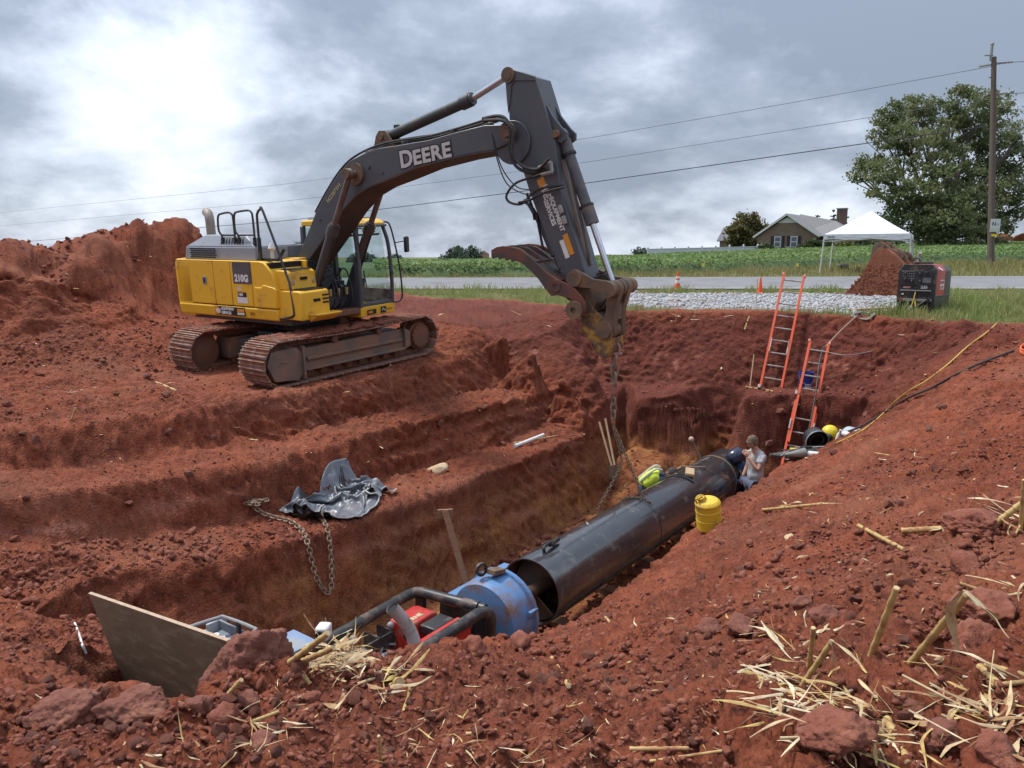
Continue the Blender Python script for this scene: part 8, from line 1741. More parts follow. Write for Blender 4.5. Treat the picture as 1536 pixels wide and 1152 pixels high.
for i, (u, v, p, D, lb) in enumerate(((1290, 345, 14, 145, 'thin pale tree showing above the left half of the white canopy'), (1325, 340, 20, 130, 'loose greyish tree between the canopy and the big tree'), (1308, 375, 16, 110, 'dark bushy tree seen beneath the white canopy'), (1340, 378, 18, 105, 'dark shrubby tree low beside the right tent leg'))):
    b = gbase(u, D); tree('small_tree', lb, b, lob(D, b, [(u, v, p, 0), (u - p * .7, v + p * .4, p * .7, 1), (u + p * .7, v + p * .3, p * .7, -1), (u, v + p * .7, p * .8, 0)]), 150, 4200, .26, leafmat('small_leaf', (.045, .070, .028), (.10, .115, .05), .3, .2), .2, .5, seed=20 + i)
for i, (u, v, p, D, lb) in enumerate(((1148, 374, 9, 112, 'low green shrub at the left corner of the brick house'), (1222, 369, 10, 112, 'dark rounded shrub in front of the house wing'), (1243, 371, 8, 112, 'second dark shrub under the house wing'), (1270, 370, 10, 108, 'yellowish green shrub seen under the canopy eave'), (1205, 373, 5, 112, 'tiny shrub below the right window of the house'))):
    b = gbase(u, D, .2); tree('shrub', lb, b, lob(D, b, [(u, v, p, 0), (u - p * .6, v + 2, p * .7, 0), (u + p * .6, v + 2, p * .7, 0)]), 80, 2600, .18, leafmat('shrub_leaf%d' % (i == 3), (.055, .085, .03) if i != 3 else (.14, .16, .03), (.09, .12, .04) if i != 3 else (.2, .2, .06), .6, .15), .1, .3, cat='shrub', limbs=False, seed=40 + i)
for i, (u, v, p, D, lb) in enumerate(((684, 381, 13, 260, 'left of the pair of far trees on the field horizon behind the boom'), (707, 379, 12, 265, 'right of the pair of far trees on the field horizon behind the boom'), (668, 390, 8, 300, 'small low tree at the left foot of the far pair'), (962, 380, 7, 230, 'tiny round tree on the horizon left of the white fence'), (596, 392, 9, 330, 'far grey-green tree at the right end of the tree belt behind the cab'))):
    p0 = atD(u, 383, D); b = Vector((p0.x, p0.y, HC - 14 * D / FPX)); tree('far_tree', lb, b, lob(D, b, [(u, v, p * .8, 0), (u - p * .6, v + p * .4, p * .6, 1), (u + p * .6, v + p * .4, p * .6, -1), (u, v + p * .6, p * .7, 0)]), 130, 3600, .5, leafmat('far_leaf', (.085, .115, .085), (.12, .15, .11), .1, .1), .35, .7, group=None, limbs=False, seed=60 + i)
r = np.random.default_rng(77); P_ = []
for k in range(46):
    u = 528 + k * 1.5 + r.normal(0, 1); D = r.uniform(300, 340); pp = atD(u, 396 - r.uniform(0, 5) - 6 * sin(k * .16), D); P_.append((pp.x, pp.y, pp.z, r.uniform(4, 7) * D / FPX))
c = np.array([p[:3] for p in P_]); kk = r.integers(0, len(c), 14000); V = c[kk] + r.normal(size=(14000, 3)) * np.array([p[3] for p in P_])[kk][:, None] * .55; s = .55; a = r.normal(size=(14000, 3)) * s * .6; b2 = r.normal(size=(14000, 3)) * s * .5
tag(np_obj('far_wood', np.stack([V - a, V - b2, V + a, V + b2], 1).reshape(-1, 3), np.arange(56000).reshape(-1, 4), leafmat('far_wood_leaf', (.075, .10, .085), (.11, .14, .115), .05, .1)), kind='stuff')
# ---- brick house
BRICK = None
def brickmat(name, c1, c2, mortar, sc=3.2):
    m = bpy.data.materials.new(name); m.use_nodes = True; nt = m.node_tree; b = nt.nodes['Principled BSDF']; N = nt.nodes.new; L = nt.links.new; tc = N('ShaderNodeTexCoord'); br = N('ShaderNodeTexBrick'); mp = N('ShaderNodeMapping'); mp.inputs['Rotation'].default_value = (pi / 2, 0, 0); L(tc.outputs['Object'], mp.inputs[0]); L(mp.outputs[0], br.inputs[0]); br.inputs['Color1'].default_value = (*c1, 1); br.inputs['Color2'].default_value = (*c2, 1); br.inputs['Mortar'].default_value = (*mortar, 1); br.inputs['Scale'].default_value = sc; br.inputs['Mortar Size'].default_value = .02
    nz = N('ShaderNodeTexNoise'); nz.inputs['Scale'].default_value = 2.5; nz.inputs['Detail'].default_value = 5; L(tc.outputs['Object'], nz.inputs['Vector']); x = N('ShaderNodeMix'); x.data_type = 'RGBA'; x.blend_type = 'MULTIPLY'; x.inputs[0].default_value = .6; L(br.outputs[0], x.inputs[6]); L(nz.outputs['Color'], x.inputs[7]); L(x.outputs[2], b.inputs['Base Color']); b.inputs['Roughness'].default_value = .9; return m
def house():
    D = 118; k = D / FPX; o = atD(1178, 383, D); gx = Vector((o.x, o.y, 0)).normalized(); r_ = Vector((gx.y, -gx.x, 0)); ph = radians(-16); xa = r_ * cos(ph) + gx * sin(ph); ya = Vector((-xa.y, xa.x, 0)); zb = HC + (383 - 377) * k; M = Matrix(((xa.x, ya.x, 0, o.x), (xa.y, ya.y, 0, o.y), (0, 0, 1, zb), (0, 0, 0, 1)))
    T = thing('brick_house', 'brown brick house with grey gabled roof standing beyond the soya field', 'house', M=M); BR = brickmat('house_brick', (.36, .22, .145), (.24, .15, .10), (.40, .36, .31)); TRIM = mat('white_trim', (.70, .69, .65), .6); ROOF = mat('roof_shingle', (.23, .225, .225), .9, col2=(.17, .168, .17), scale=3)
    W = 89 * k / cos(ph); hw = W / 2; ze, zp = 2.0 + .35, 54 * k; Ld = 13.0
    idn = lambda a, b, h: Vector((a, h, b))
    q = MB(); q.prism([(-hw + .3, -1.2), (hw - .3, -1.2), (hw - .3, ze), (0, zp - .35), (-hw + .3, ze)], idn, 0, Ld); q.build('wall', BR, T, smooth=0)
    q = MB()
    for s in (-1, 1):
        a, b = Vector((s * (hw + .25), -.45, ze - .25)), Vector((0, -.45, zp)); n_ = Vector((s * (zp - ze), 0, hw)).normalized() * .16; q.hexa([a, b, b + Vector((0, Ld + .9, 0)), a + Vector((0, Ld + .9, 0))] if s < 0 else [b, a, a + Vector((0, Ld + .9, 0)), b + Vector((0, Ld + .9, 0))], [p + n_ for p in ([a, b, b + Vector((0, Ld + .9, 0)), a + Vector((0, Ld + .9, 0))] if s < 0 else [b, a, a + Vector((0, Ld + .9, 0)), b + Vector((0, Ld + .9, 0))])])
    rf = q.build('roof', ROOF, T, smooth=0)
    q = MB()
    for s in (-1, 1): q.bar((s * (hw + .25), -.48, ze - .2), (0, -.48, zp + .02), .05, .30, (0, 1, 0) if False else (0, 0, 1))
    q.build('bargeboard', TRIM, rf)
    q = MB(); q.prism([(-1.6, zp - 2.1 * (zp - ze) / hw * 1.0 + .15), (1.6, zp - 2.1 * (zp - ze) / hw + .15), (0, zp - .4)], idn, -.06, .02); q.build('gable_panel', TRIM, T)
    for u in (1166, 1189):
        x = (u - 1178) * k / cos(ph); z = (377 - 363) * k; f = MB(); f.box((x, -.03, z), (1.05, .10, 1.65)); fr = f.build('window', TRIM, T, bevel=.0); q = MB()
        for dz in (-.38, .38): q.box((x, -.085, z + dz), (.80, .02, .62))
        q.build('pane', mat('window_glass', (.10, .13, .16), .08), fr); 
        for s in (-1, 1): q = MB(); q.box((x + s * .82, -.04, z), (.42, .08, 1.75)); q.build('shutter', mat('shutter_dark', (.022, .018, .025), .6), fr)
    q = MB(); q.box((-.6 + 1.2, -.3, .1), (1.0, .4, 1.2)); q.build('air_unit', GREYP, T, bevel=.02)
    # wing to the right, set back, with its own gable roof
    q = MB(); q.box((hw + 1.6, 5.5, .6), (5.2, 7.5, 3.6)); q.build('wing_wall', BR, T, smooth=0)
    q = MB(); a0 = (hw + 4.6, 1.3, 2.3); q.hexa([(-.2, 1.2, 2.2), (hw + 4.7, 1.2, 2.2), (hw + 4.7, 10, 2.2), (-.2, 10, 2.2)], [(0.4, 5.4, zp + .25), (hw + 1.0, 5.4, zp - .9), (hw + 1.0, 5.8, zp - .9), (0.4, 5.8, zp + .25)]); q.build('wing_roof', ROOF, T, smooth=0)
    for x in (hw + .0, hw + 1.2, hw + 2.2):
        q = MB(); q.box((x, 1.70, .75), (.7, .08, 1.9)); q.build('porch_panel', TRIM, T)
    cx = (1237 - 1178) * k; q = MB(); q.box((cx, 8, 4.2), (1.35, 1.1, 4.6)); ch = q.build('chimney', brickmat('chimney_brick', (.21, .12, .085), (.15, .09, .065), (.25, .2, .17)), T); q = MB(); q.box((cx, 8, 6.55), (1.5, 1.25, .18)); q.build('chimney_cap', GREYP, ch)
house()
def house2():
    D = 150; k = D / FPX; o = atD(1093, 383, D); gx = Vector((o.x, o.y, 0)).normalized(); r_ = Vector((gx.y, -gx.x, 0)); M = Matrix(((r_.x, gx.x, 0, o.x), (r_.y, gx.y, 0, o.y), (0, 0, 1, HC + 10 * k), (0, 0, 0, 1)))
    T = thing('grey_roof_house', 'far house with plain grey roof half hidden behind the round olive tree', 'house', M=M); q = MB(); q.box((1.2, 4, .2), (6.0, 7, 3.0)); q.build('wall', brickmat('far_brick', (.34, .25, .19), (.27, .2, .15), (.4, .36, .3)), T)
    q = MB(); q.hexa([(-2.4, -.4, 1.5), (10.5, -.4, 1.5), (10.5, 8.5, 1.5), (-2.4, 8.5, 1.5)], [(-1.2, 4, 4.2), (10.5, 4, 4.2), (10.5, 4.4, 4.2), (-1.2, 4.4, 4.2)]); q.build('roof', mat('roof_far', (.16, .16, .17), .9), T)
house2()
def far_house():
    D = 300; k = D / FPX; o = atD(726, 383, D); M = Matrix.Translation((o.x, o.y, HC - 9 * k)); T = thing('red_far_house', 'tiny brick-red house on the horizon right of the far pair of trees', 'house', M=M); q = MB(); q.box((0, 2, 1.2), (3.8, 5, 3.2)); q.build('wall', mat('wall_red_far', (.36, .20, .15), .9), T); q = MB(); q.prism([(-2.2, 2.7), (2.2, 2.7), (0, 4.1)], lambda a, b, h: Vector((a, h, b)), -.4, 5); q.build('roof', mat('roof_red_far', (.33, .2, .16), .9), T)
far_house()
def vinyl_fence():
    a, b = atD(972, 383, 120), atD(1136, 377, 116); a.z = HC + 0.2; b.z = HC + .55; T = thing('vinyl_fence', 'long white vinyl privacy fence standing left of the brick house', 'fence', a); VW = mat('vinyl_white', (.70, .72, .74), .5); e = b - a; N_ = 8
    for i in range(N_):
        p, q_ = e * (i / N_), e * ((i + 1) / N_); q = MB(); q.bar(p + Vector((0, 0, -.05)), q_ + Vector((0, 0, -.05)), .06, 1.75 if False else 1.7, (0, 0, 1)); pn = q.build('panel', VW, T); q = MB(); q.bar(p + Vector((0, -.04, .75)), q_ + Vector((0, -.04, .75)), .10, .12); q.build('top_rail', VW, pn)
    for i in range(N_ + 1):
        p = e * (i / N_); q = MB(); q.box(p + Vector((0, 0, .0)), (.22, .22, 2.0)); q.hexa([p + Vector(v) for v in ((-.14, -.14, 1.0), (.14, -.14, 1.0), (.14, .14, 1.0), (-.14, .14, 1.0))], [p + Vector(v) for v in ((-.02, -.02, 1.14), (.02, -.02, 1.14), (.02, .02, 1.14), (-.02, .02, 1.14))]); q.build('post', VW, T)
vinyl_fence()
def dozer():
    D = 150; k = D / FPX; o = atD(1507, 362, D); M = Matrix.Translation((o.x, o.y, o.z)) @ Matrix.Rotation(-.6, 4, 'Z'); T = thing('bulldozer', 'far orange-yellow bulldozer on the skyline right of the utility pole', 'bulldozer', M=M); DY = mat('dozer_yellow', (.42, .24, .08), .6)
    for y in (-.8, .8):
        q = MB(); q.prism([(-1.3, .1), (1.3, .1), (1.5, .5), (1.2, .9), (-1.2, .9), (-1.5, .5)], lambda a, b, h: Vector((a, y + h, b)), -.25, .25); q.build('track', MUDDY, T)
    q = MB(); q.box((-.5, 0, 1.1), (1.9, 1.1, .8)); q.box((.4, 0, 1.0), (1.2, 1.2, .5)); q.build('body', DY, T, bevel=.05); q = MB(); q.box((.5, 0, 2.15), (1.1, 1.2, .08)); 
    for x in (0, 1.0):
        for y in (-.55, .55): q.box((x, y, 1.7), (.08, .08, .9))
    q.build('canopy', DY, T); q = MB(); q.box((-1.9, 0, .7), (.12, 2.6, 1.0)); q.build('blade', mat('blade_red', (.36, .14, .08), .7), T)
    b = atD(1527, 360, 155); P = np.array([[b.x, b.y, b.z - .3], [b.x + 3, b.y + 2, b.z - .4], [b.x - 3, b.y + 1, b.z - .7]]); o_ = lumps('far_spoil_heap', P, np.array([1.6, 1.9, 1.2]), M_MUD, 2, 3, .5, .2, 5); tag(o_, 'low heap of orange-red soil beside the far bulldozer', 'soil heap')
dozer()
# ------------------------------------------------------------------ clods, corn stalks and litter
CLODM = mat('clod_soil', (0.225, 0.070, 0.041), .95, col2=(.155, .047, .029), scale=7, dirt=(.29, .11, .066), dscale=9, damt=.5, bump=.8, bscale=45)
CLODP = mat('clod_purple', (0.195, 0.068, 0.045), .95, col2=(.130, .045, .032), scale=6, dirt=(.28, .12, .075), dscale=7, damt=.5, bump=.8, bscale=40)
def clod(name, label, u, v, px, m=CLODM, seed=0, flat=.8, cat='clod', group=None, sub=3, D=None):
    p = hit(u, v) if D is None else atD(u, v, D); D_ = (p - _C).dot(_F); r = px * D_ / FPX * .5; V0, F0 = ico(sub); R_ = np.random.default_rng(seed)
    big = fbm(V0 + seed * 3.1, .9, 2, off=seed) * .75; fac = np.abs(fbm(V0 + seed, 2.2, 2, off=seed * 2)) * -.45 + .1; wl = (.5 - worley(V0 * 1.0 + seed, 2.4)) * .30; fine = fbm(V0, 7, 3, off=seed) * .16
    V = V0 * (rockr(V0, R_, 16, .66, 1.0) * (1 + big * .35) * (1 + fine * .9 + fac * .5 + wl * .3 + fbm(V0, 14, 3, off=seed) * .09))[:, None] * np.array([1.15, .95, flat]) * r; a = R_.uniform(0, 6); c, s = cos(a), sin(a); V = np.stack([V[:, 0] * c - V[:, 1] * s, V[:, 0] * s + V[:, 1] * c, V[:, 2]], 1)
    o = np_obj(name, V, F0, m, None, True); o.location = (p.x, p.y, p.z + r * flat * .22 if D is None else p.z)
    return tag(o, label, cat, group)
for a in (('big jagged purple-brown clod standing against the plywood sheet', 384, 990, 112, CLODP, 1, .95), ('large rough clod in the bottom left, right of the leftmost one', 207, 1076, 88, CLODP, 2, .8), ('largest broad clod at the lower left corner of the heap', 105, 1086, 100, CLODP, 3, .8),
          ('large smooth red clod half buried at the right edge', 1483, 925, 92, CLODM, 4, .7), ('big red clod beneath the large smooth one at the right edge', 1462, 985, 74, CLODM, 5, .8), ('flat red clod on the right-hand slope beside a bent stalk', 1458, 795, 88, CLODM, 6, .5), ('small round orange-red clod above the leaning stalk on the right', 1447, 862, 38, CLODM, 7, .9),
          ('dusty round clod on the near rim below the black roll frame', 708, 982, 52, CLODM, 8, .85), ('small lighter clod right beside the round rim clod', 690, 998, 22, CLODM, 9, .9), ('pinkish clod on the rim under the blue drum', 778, 965, 30, CLODM, 10, .7), ('flat grey-brown rock on the right foreground slope', 1112, 948, 48, CLODP, 11, .6), ('smaller grey-brown rock left of the flat one', 1063, 946, 34, CLODP, 12, .6), ('dark angular clod on the slope above the leaning stalks', 1235, 935, 46, CLODP, 13, .75),
          ('red clod at the bottom right corner among husks', 1490, 1138, 64, CLODM, 14, .8), ('purple clod in the lower right beside the thick stalk', 1420, 1118, 52, CLODP, 15, .75), ('upright wedge clod in front of the plywood sheet', 340, 1078, 36, CLODM, 16, 1.1), ('clod lying next to the upright wedge at the lower left', 375, 1066, 34, CLODP, 17, .9), ('pinkish clod just left of the upright wedge', 300, 1062, 38, CLODP, 18, .8), ('small reddish lump resting in front of the husk pile', 467, 1052, 24, CLODM, 19, .9), ('half-buried clod at the bottom edge left of centre', 395, 1118, 40, CLODP, 20, .6), ('lump on the slope below the yellow fuel can', 960, 862, 26, CLODM, 21, .6), ('dark clod on the slope left of the stalk-covered patch', 1205, 905, 26, CLODP, 22, .7), ('chunky clod at the bottom edge below the leaning stalks', 1240, 1118, 95, CLODM, 24, .7), ('reddish clod near the bottom right, left of the purple one', 1370, 1075, 42, CLODP, 25, .8)):
    clod('dirt_clod', a[0], *a[1:4], a[4], a[5], a[6], sub=5 if a[3] > 70 else 4 if a[3] > 40 else 3, D=3.5 if a[5] == 1 else None)
clod('yellow_stone', 'pale yellow stone lying on the lower bench right of the tarpaulin', 659, 707, 25, ROCKY, 31, .7, 'stone', sub=3)
clod('yellow_stone', 'small yellowish stone on the right slope beyond the fuel can', 1185, 810, 20, ROCKY, 32, .5, 'stone', sub=2)
clod('white_stone', 'small white stone lying below the fuel can', 1024, 809, 8, mat('quartz', (.6, .56, .48), .6), 33, .8, 'stone', sub=2)
# medium clods that can still be picked apart, alike
rs = np.random.default_rng(5); nC = 0; vars_ = []
for k in range(10):
    V0, F0 = ico(2); V = V0 * (rockr(V0, rs) * (1 + fbm(V0 + k * 5, 1.0, 2, off=k) * .4 + fbm(V0, 3.5, 2, off=k * 3) * .25))[:, None] * np.array([1.1, .95, .75]); me = np_obj('soil_lump', V, F0, CLODM if k % 3 else CLODP, None, True); me.data.set_sharp_from_angle(angle=radians(40)); vars_.append(me)
spots = []
while len(spots) < 190:
    z_ = rs.random()
    if z_ < .34: u, v = rs.uniform(20, 430), rs.uniform(1030, 1150)
    elif z_ < .62: u, v = rs.uniform(900, 1530), rs.uniform(820, 1150)
    elif z_ < .76: u, v = rs.uniform(430, 950), rs.uniform(980, 1150)
    elif z_ < .86: u, v = rs.uniform(1150, 1530), rs.uniform(600, 800)
    else: u, v = rs.uniform(0, 900), rs.uniform(560, 760)
    p = hit(u, v); D_ = (p - _C).dot(_F); px = rs.uniform(11, 26) if v > 800 else rs.uniform(8, 15); spots.append((p, px * D_ / FPX * .5))
for i, (p, r_) in enumerate(spots):
    b_ = vars_[i % 10]; o = b_ if i < 10 else b_.copy()
    if i >= 10: COL.objects.link(o)
    o.location = (p.x, p.y, p.z + r_ * .25); o.scale = (r_, r_, r_); o.rotation_euler = (rs.normal(0, .4), rs.normal(0, .4), rs.uniform(0, 6)); tag(o, 'small rough lump of red soil, one of many scattered on the banks', 'clod', 'small soil lumps scattered over the banks')
# crumbs beyond counting
def crumbs(n, seed, rmin, rmax, sub, zone, name='soil_crumbs', m=CLODM, flat=.8):
    r = np.random.default_rng(seed); x, y, rr = [], [], []
    u = r.uniform(*zone[0], n); v = r.uniform(*zone[1], n)
    # march all bearings at once
    D = np.concatenate([np.arange(1.7, 8, .04), np.arange(8, 24, .08)]); ry = np.cos(PITCH) + (CY - v) / FPX * np.sin(PITCH); rz = -np.sin(PITCH) + (CY - v) / FPX * np.cos(PITCH); rx = (u - CX) / FPX; done = np.zeros(n, bool); X = np.zeros(n); Y = np.zeros(n); Q = np.zeros(n)
    for d in D:
        k = ~done
        if not k.any(): break
        z = gza(d * rx[k], d * ry[k]); h = z > HC + d * rz[k]; idx = np.where(k)[0][h]; X[idx] = d * rx[idx]; Y[idx] = d * ry[idx]; Q[idx] = d; done[idx] = True
    k = done; X, Y, Q = X[k], Y[k], Q[k]; g = zones(X, Y, gza(X, Y)); ok = (g[0] + g[1] < .4); e_ = .12; sl = np.hypot(gz_grid(X + e_, Y, GZ) - gz_grid(X - e_, Y, GZ), gz_grid(X, Y + e_, GZ) - gz_grid(X, Y - e_, GZ)) / (2 * e_); ok &= (sl < .62) | ((r.random(len(X)) < .10) & (sl < 1.3)); P3 = np.stack([X, Y, 0 * X], 1); ok &= (fbm(P3, .9, 3, off=seed) + .28 + r.normal(0, .12, len(X))) > 0.12
    X, Y, Q = X[ok], Y[ok], Q[ok]; z = gza(X, Y); R = r.uniform(0, 1, len(X)) ** 2.2 * (rmax - rmin) + rmin; R = R * np.clip(Q, 2.2, 14) / FPX * .5
    return tag(lumps(name, np.stack([X, Y, z], 1), R, m, sub, 18, flat, .34, seed), kind='stuff')
crumbs(9000, 51, 4, 15, 1, ((-20, 1560), (800, 1190)))
crumbs(15000, 52, 2, 7, 1, ((-20, 1560), (780, 1190)))
crumbs(6000, 53, 1.3, 5, 1, ((0, 900), (470, 860)))
crumbs(2500, 54, 2, 10, 1, ((0, 330), (320, 560)))
crumbs(9000, 55, 1.8, 7, 1, ((850, 1560), (480, 850)))
# ---- corn stalks and husks
STK = mat('corn_stalk', (.52, .38, .15), .62, col2=(.42, .28, .10), scale=14, stretch=(1, 1, 1), dirt=(.28, .12, .06), dscale=12, damt=.52, bump=.12); HUSK = mat('corn_husk', (.56, .45, .265), .75, col2=(.46, .34, .17), scale=22, dirt=(.34, .19, .10), dscale=14, damt=.5, bump=.15, bscale=60)
HUSKS = [HUSK, mat('corn_husk_pale', (.66, .57, .39), .75, col2=(.56, .45, .27), scale=22, dirt=(.36, .2, .11), dscale=12, damt=.4, bump=.15), mat('corn_husk_brown', (.40, .27, .13), .8, col2=(.30, .18, .085), scale=22, dirt=(.24, .09, .045), dscale=12, damt=.6, bump=.15), mat('corn_husk_yellow', (.54, .41, .13), .7, col2=(.44, .31, .10), scale=22, dirt=(.30, .14, .07), dscale=12, damt=.5, bump=.15)]
def stalk(u0, v0, u1, v1, pxw, label, d0=0.0, d1=0.0, h0=.012, h1=.012, bend=None, group=None):
    a, b = hit(u0, v0), hit(u1, v1)
    if d1:   # free end lifted off the ground towards the eye
        Da = (a - _C).dot(_F); b = atD(u1, v1, Da + d1)
    a = a + Vector((0, 0, h0)); b = b + Vector((0, 0, h1 if not d1 else 0)); D_ = ((a + b) / 2 - _C).dot(_F); r = max(.005, pxw * D_ / FPX * .41); T = thing('corn_stalk', label, 'corn stalk', a, group=group); e = b - a; n = 5; P = [e * (i / n) + Vector((0, 0, (bend or 0) * sin(pi * i / n))) for i in range(n + 1)]; q = MB(); rr = []
    PP = []
    for i in range(n):
        PP += [P[i], P[i].lerp(P[i + 1], .45), P[i].lerp(P[i + 1], .93)]; k = 1 - .12 * i / n; rr += [r * 1.14 * k, r * .93 * k, r * .95 * k]
    PP.append(P[-1]); rr.append(r * .9); q.tube(PP, rr, 10); q.build('stem', STK, T); q = MB(); d = e.normalized(); q.cyl(e, e + d * .002, r * .72, 10); q.build('pith', HUSK, T)
    return T
def husk(T, p, d, L_, w, curl, seed, m=HUSK):
    rs_ = random.Random(seed); d = Vector(d).normalized(); s = d.cross(Vector((0, 0, 1)));
    if s.length < .1: s = Vector((1, 0, 0))
    s.normalize(); u = s.cross(d); q = MB(); V = []; n = 8; kink = rs_.uniform(.25, .8); ks = rs_.choice((-3, -1.5, 0, 0, 1.5, 3))
    for i in range(n + 1):
        f = i / n; c = Vector(p) + d * (L_ * f) + u * (curl * L_ * f * f) + s * (.05 * L_ * sin(f * 3 + seed)) + s * (L_ * .22 * max(0, f - kink) * ks); ww = w * (1 - .6 * f ** 3) * (.6 + .4 * min(1, f * 5)) * (.8 + .3 * sin(f * 9 + seed * 3)); tw = .8 * sin(f * 2.6 + seed * 1.3); a_ = s * cos(tw) + u * sin(tw); V += [c - a_ * ww, c + u * ww * .35, c + a_ * ww]
    F = []
    for i in range(n): F += [(3 * i, 3 * i + 1, 3 * i + 4, 3 * i + 3), (3 * i + 1, 3 * i + 2, 3 * i + 5, 3 * i + 4)]
    q.add(V, F); return q
ST = [(1303, 998, 1345, 882, 13, 'straight corn stalk leaning up the right foreground slope', .22), (1366, 1006, 1450, 892, 14, 'thick corn stalk with a drooping husk leaning against the large right clod', .35), (1197, 1045, 1248, 962, 11, 'stalk forming the right arm of a V above the husk litter', .15), (1213, 1012, 1220, 942, 10, 'short upright stalk forming the left arm of a V', .12), (1145, 768, 1308, 752, 6, 'long thin straw lying across the slope right of the fuel can', 0), (1288, 792, 1356, 828, 8, 'pale stalk pointing down right on the middle of the right slope', 0), (1352, 803, 1412, 796, 12, 'bent husky stalk beside the flat red clod', 0), (1330, 1092, 1362, 1158, 16, 'thick pale stalk running off the bottom edge at the lower right', 0), (945, 1133, 1032, 1129, 9, 'yellow stalk lying level at the bottom edge right of centre', 0), (975, 1150, 1085, 1138, 6, 'thin straw just below the level yellow stalk', 0), (828, 990, 853, 1036, 9, 'short stalk pointing down on the rim right of centre', 0), (905, 926, 944, 974, 6, 'bent thin stalk on the slope right of the blue drum', 0), (500, 990, 600, 1032, 11, 'long brownish stalk lying at the front of the husk pile', 0), (436, 1000, 492, 950, 13, 'thick yellow stalk crossing the top of the husk pile', .16), (452, 1000, 500, 972, 12, 'short fat stalk lying behind the crossing yellow one', .08), (465, 1038, 447, 1005, 9, 'short stalk sticking down from the husk pile', 0), (1492, 790, 1545, 745, 12, 'stalk poking in from the right edge beside dry leaves', .1), (1470, 1008, 1496, 1046, 14, 'short thick stalk lying below the right-hand clods', 0), (1478, 1018, 1540, 1020, 11, 'stalk lying level at the right edge, upper of a pair', 0), (1486, 1036, 1542, 1034, 10, 'stalk lying level at the right edge, lower of a pair', 0), (571, 1152, 568, 1104, 7, 'thin upright straw at the bottom edge left of centre', .08), (345, 1054, 362, 1020, 10, 'short yellow stalk in front of the plywood sheet', .06), (1440, 882, 1470, 890, 7, 'thin stalk near the small round orange-red clod', 0), (380, 1100, 418, 1084, 7, 'thin bent straw among clods at lower left', 0), (1530, 800, 1536, 720, 8, 'dark upright stalk at the right edge of view', .1), (700, 1110, 745, 1102, 8, 'flat straw at the bottom edge below the rim clod', 0), (235, 575, 265, 588, 5, 'pale stick lying on the pad in front of the tracks', 0), (108, 630, 113, 612, 4, 'small pale stick standing on the left bench', .03), (770, 667, 835, 655, 3, 'thin straw lying with the white plastic pipe', 0), (1119, 583, 1160, 588, 3, 'straw on the bench at the foot of the upper ladder', 0), (1117, 498, 1124, 476, 4, 'pale stick leaning on the upper bank left of the ladder', 0)]
T_ = []
for i, (u0, v0, u1, v1, w, lb, lift) in enumerate(ST): T_.append(stalk(u0, v0, u1, v1, w, lb, d1=-lift))
def leafset(i, n, L0, w, seed, at_=1.0, down=True):
    T = T_[i]; rs_ = random.Random(seed); e = (T.children[0].data.vertices[-1].co).copy()
    for k in range(n):
        d = Vector((rs_.gauss(0, .7), rs_.gauss(-.2, .7), rs_.uniform(-1.2, -.1) if down else rs_.uniform(-.1, .3))); husk(T, e * at_, d, L0 * rs_.uniform(.7, 1.2), w * rs_.uniform(.7, 1.2), rs_.uniform(-.4, .3), seed + k).build('husk_leaf', HUSK, T)
leafset(1, 3, .22, .018, 3); leafset(6, 4, .16, .018, 9); leafset(16, 4, .3, .02, 14); leafset(2, 2, .10, .012, 15); leafset(7, 3, .2, .02, 18, .05)
# shredded husks in heaps: litter
def litter(name, areas, seed):
    r = random.Random(seed); q = MB(); nn = 0
    for (u, v, su, sv, n, L0, w0, *up) in areas:
        for k in range(n):
            p = hit(r.gauss(u, su), r.gauss(v, sv)); an = r.uniform(0, 6.28); d = Vector((cos(an), sin(an), r.uniform(-.12, .22))); D_ = (p - _C).dot(_F); L_ = L0 * r.uniform(.4, 1.3) * D_ / FPX; w = w0 * r.uniform(.5, 1.3) * D_ / FPX * .5; h = husk(None, p + Vector((0, 0, (.006 if not up else .012) + r.random() * (up[0] if up else .02))), d, L_, w, r.uniform(-.35, .12) if r.random() < .8 else r.uniform(-.5, .7), r.uniform(0, 20)); q.cur = r.choice((0, 0, 1, 2, 2, 3)); q.add(h.v, h.f)
            if w0 > 3.5 and r.random() < .10: q.cur = 0; q.tube([p + Vector((0, 0, .012)), p + Vector((0, 0, .016)) + d * L_ * .9], w * .55, 6)
    o = q.build(name, HUSKS, smooth=80); return tag(o, kind='stuff')
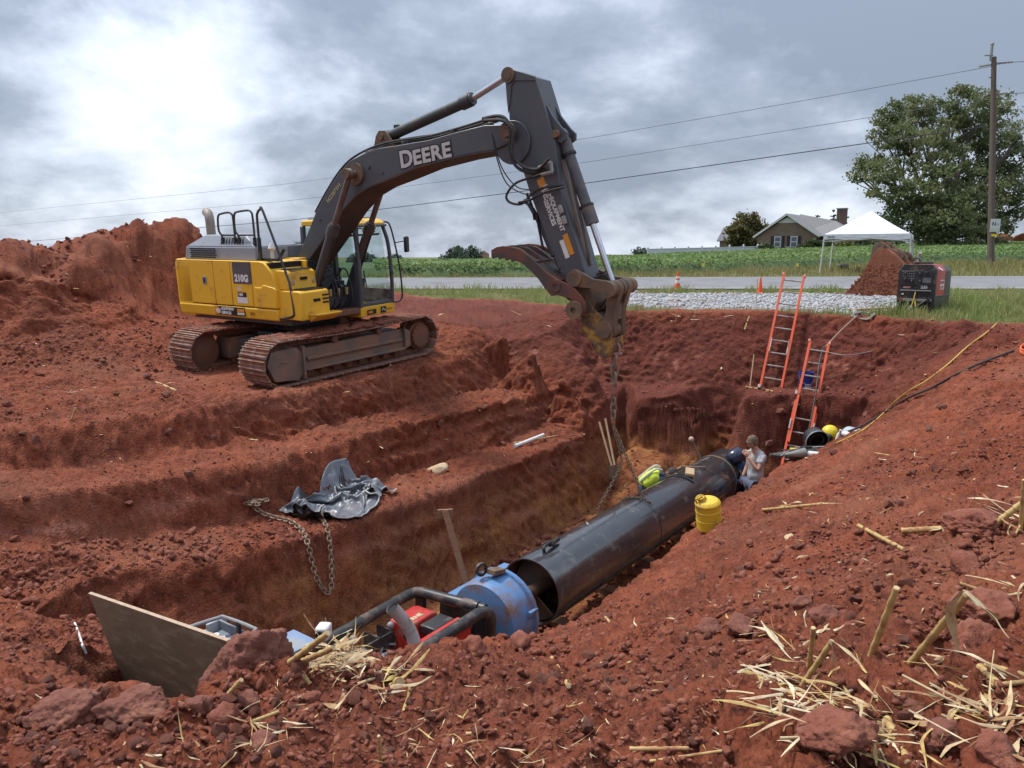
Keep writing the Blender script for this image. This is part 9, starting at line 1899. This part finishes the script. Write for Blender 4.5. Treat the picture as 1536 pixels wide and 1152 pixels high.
litter('corn_litter', [(510, 1006, 24, 8, 88, 49.68, 4.76, .11), (520, 1002, 19.2, 7, 19, 54, 10.2, .12), (500, 1000, 19.2, 6, 9, 64.8, 12.24, .10), (580, 1022, 22, 9, 19, 59.4, 6.8), (505, 1062, 16, 12, 6, 74.25, 7.48), (1165, 1045, 28, 22, 48, 59.4, 5.44), (1255, 1085, 46, 26, 80, 81, 4.76), (1300, 1120, 40, 18, 36, 75.6, 7.48), (1185, 975, 26, 16, 32, 48.6, 4.76), (1490, 1085, 40, 34, 72, 89.1, 6.12), (1500, 1100, 30, 24, 20, 94.5, 12.24), (1530, 900, 14, 20, 17, 70.2, 4.08), (1530, 790, 12, 18, 20, 72.9, 4.08), (655, 1125, 40, 18, 20, 45.9, 3.06), (830, 1135, 60, 14, 20, 45.9, 3.06), (250, 1150, 40, 10, 9, 48.6, 4.76), (400, 1120, 20, 22, 20, 62.1, 2.72), (1150, 900, 20, 12, 14, 31.2, 1.92), (1330, 690, 60, 50, 20, 27, 2.04)], 31)
litter('straw_bits', [(900, 1060, 260, 60, 93, 19.5, 2.6), (1250, 950, 170, 110, 104, 19.5, 2.6), (1330, 720, 120, 90, 49, 13, 2.4), (600, 1080, 200, 45, 49, 19.5, 2.6), (160, 1050, 120, 60, 33, 15.6, 2.6), (260, 640, 200, 60, 38, 11.7, 2), (700, 640, 140, 60, 33, 11.7, 2), (150, 400, 110, 30, 27, 11.7, 2.2), (1380, 545, 60, 30, 22, 20.8, 2.2), (1050, 480, 140, 8, 33, 15.6, 2), (120, 578, 30, 8, 14, 20.8, 1.6), (1330, 512, 20, 6, 13, 23.4, 2), (900, 790, 120, 60, 22, 9.1, 2)], 32)
# white paint-like string on the left bank
q = MB(); P = [hit(u, v) for u, v in ((112, 938), (116, 950), (121, 962), (124, 975), (130, 988))]; o = P[0]; q.tube([p - o + Vector((0, 0, .012)) for p in curve_pts(P, 5)], .010, 6); ob = q.build('white_string', WHITE); ob.location = o; tag(ob, 'short white string hanging down the bank left of the plywood sheet', 'string')
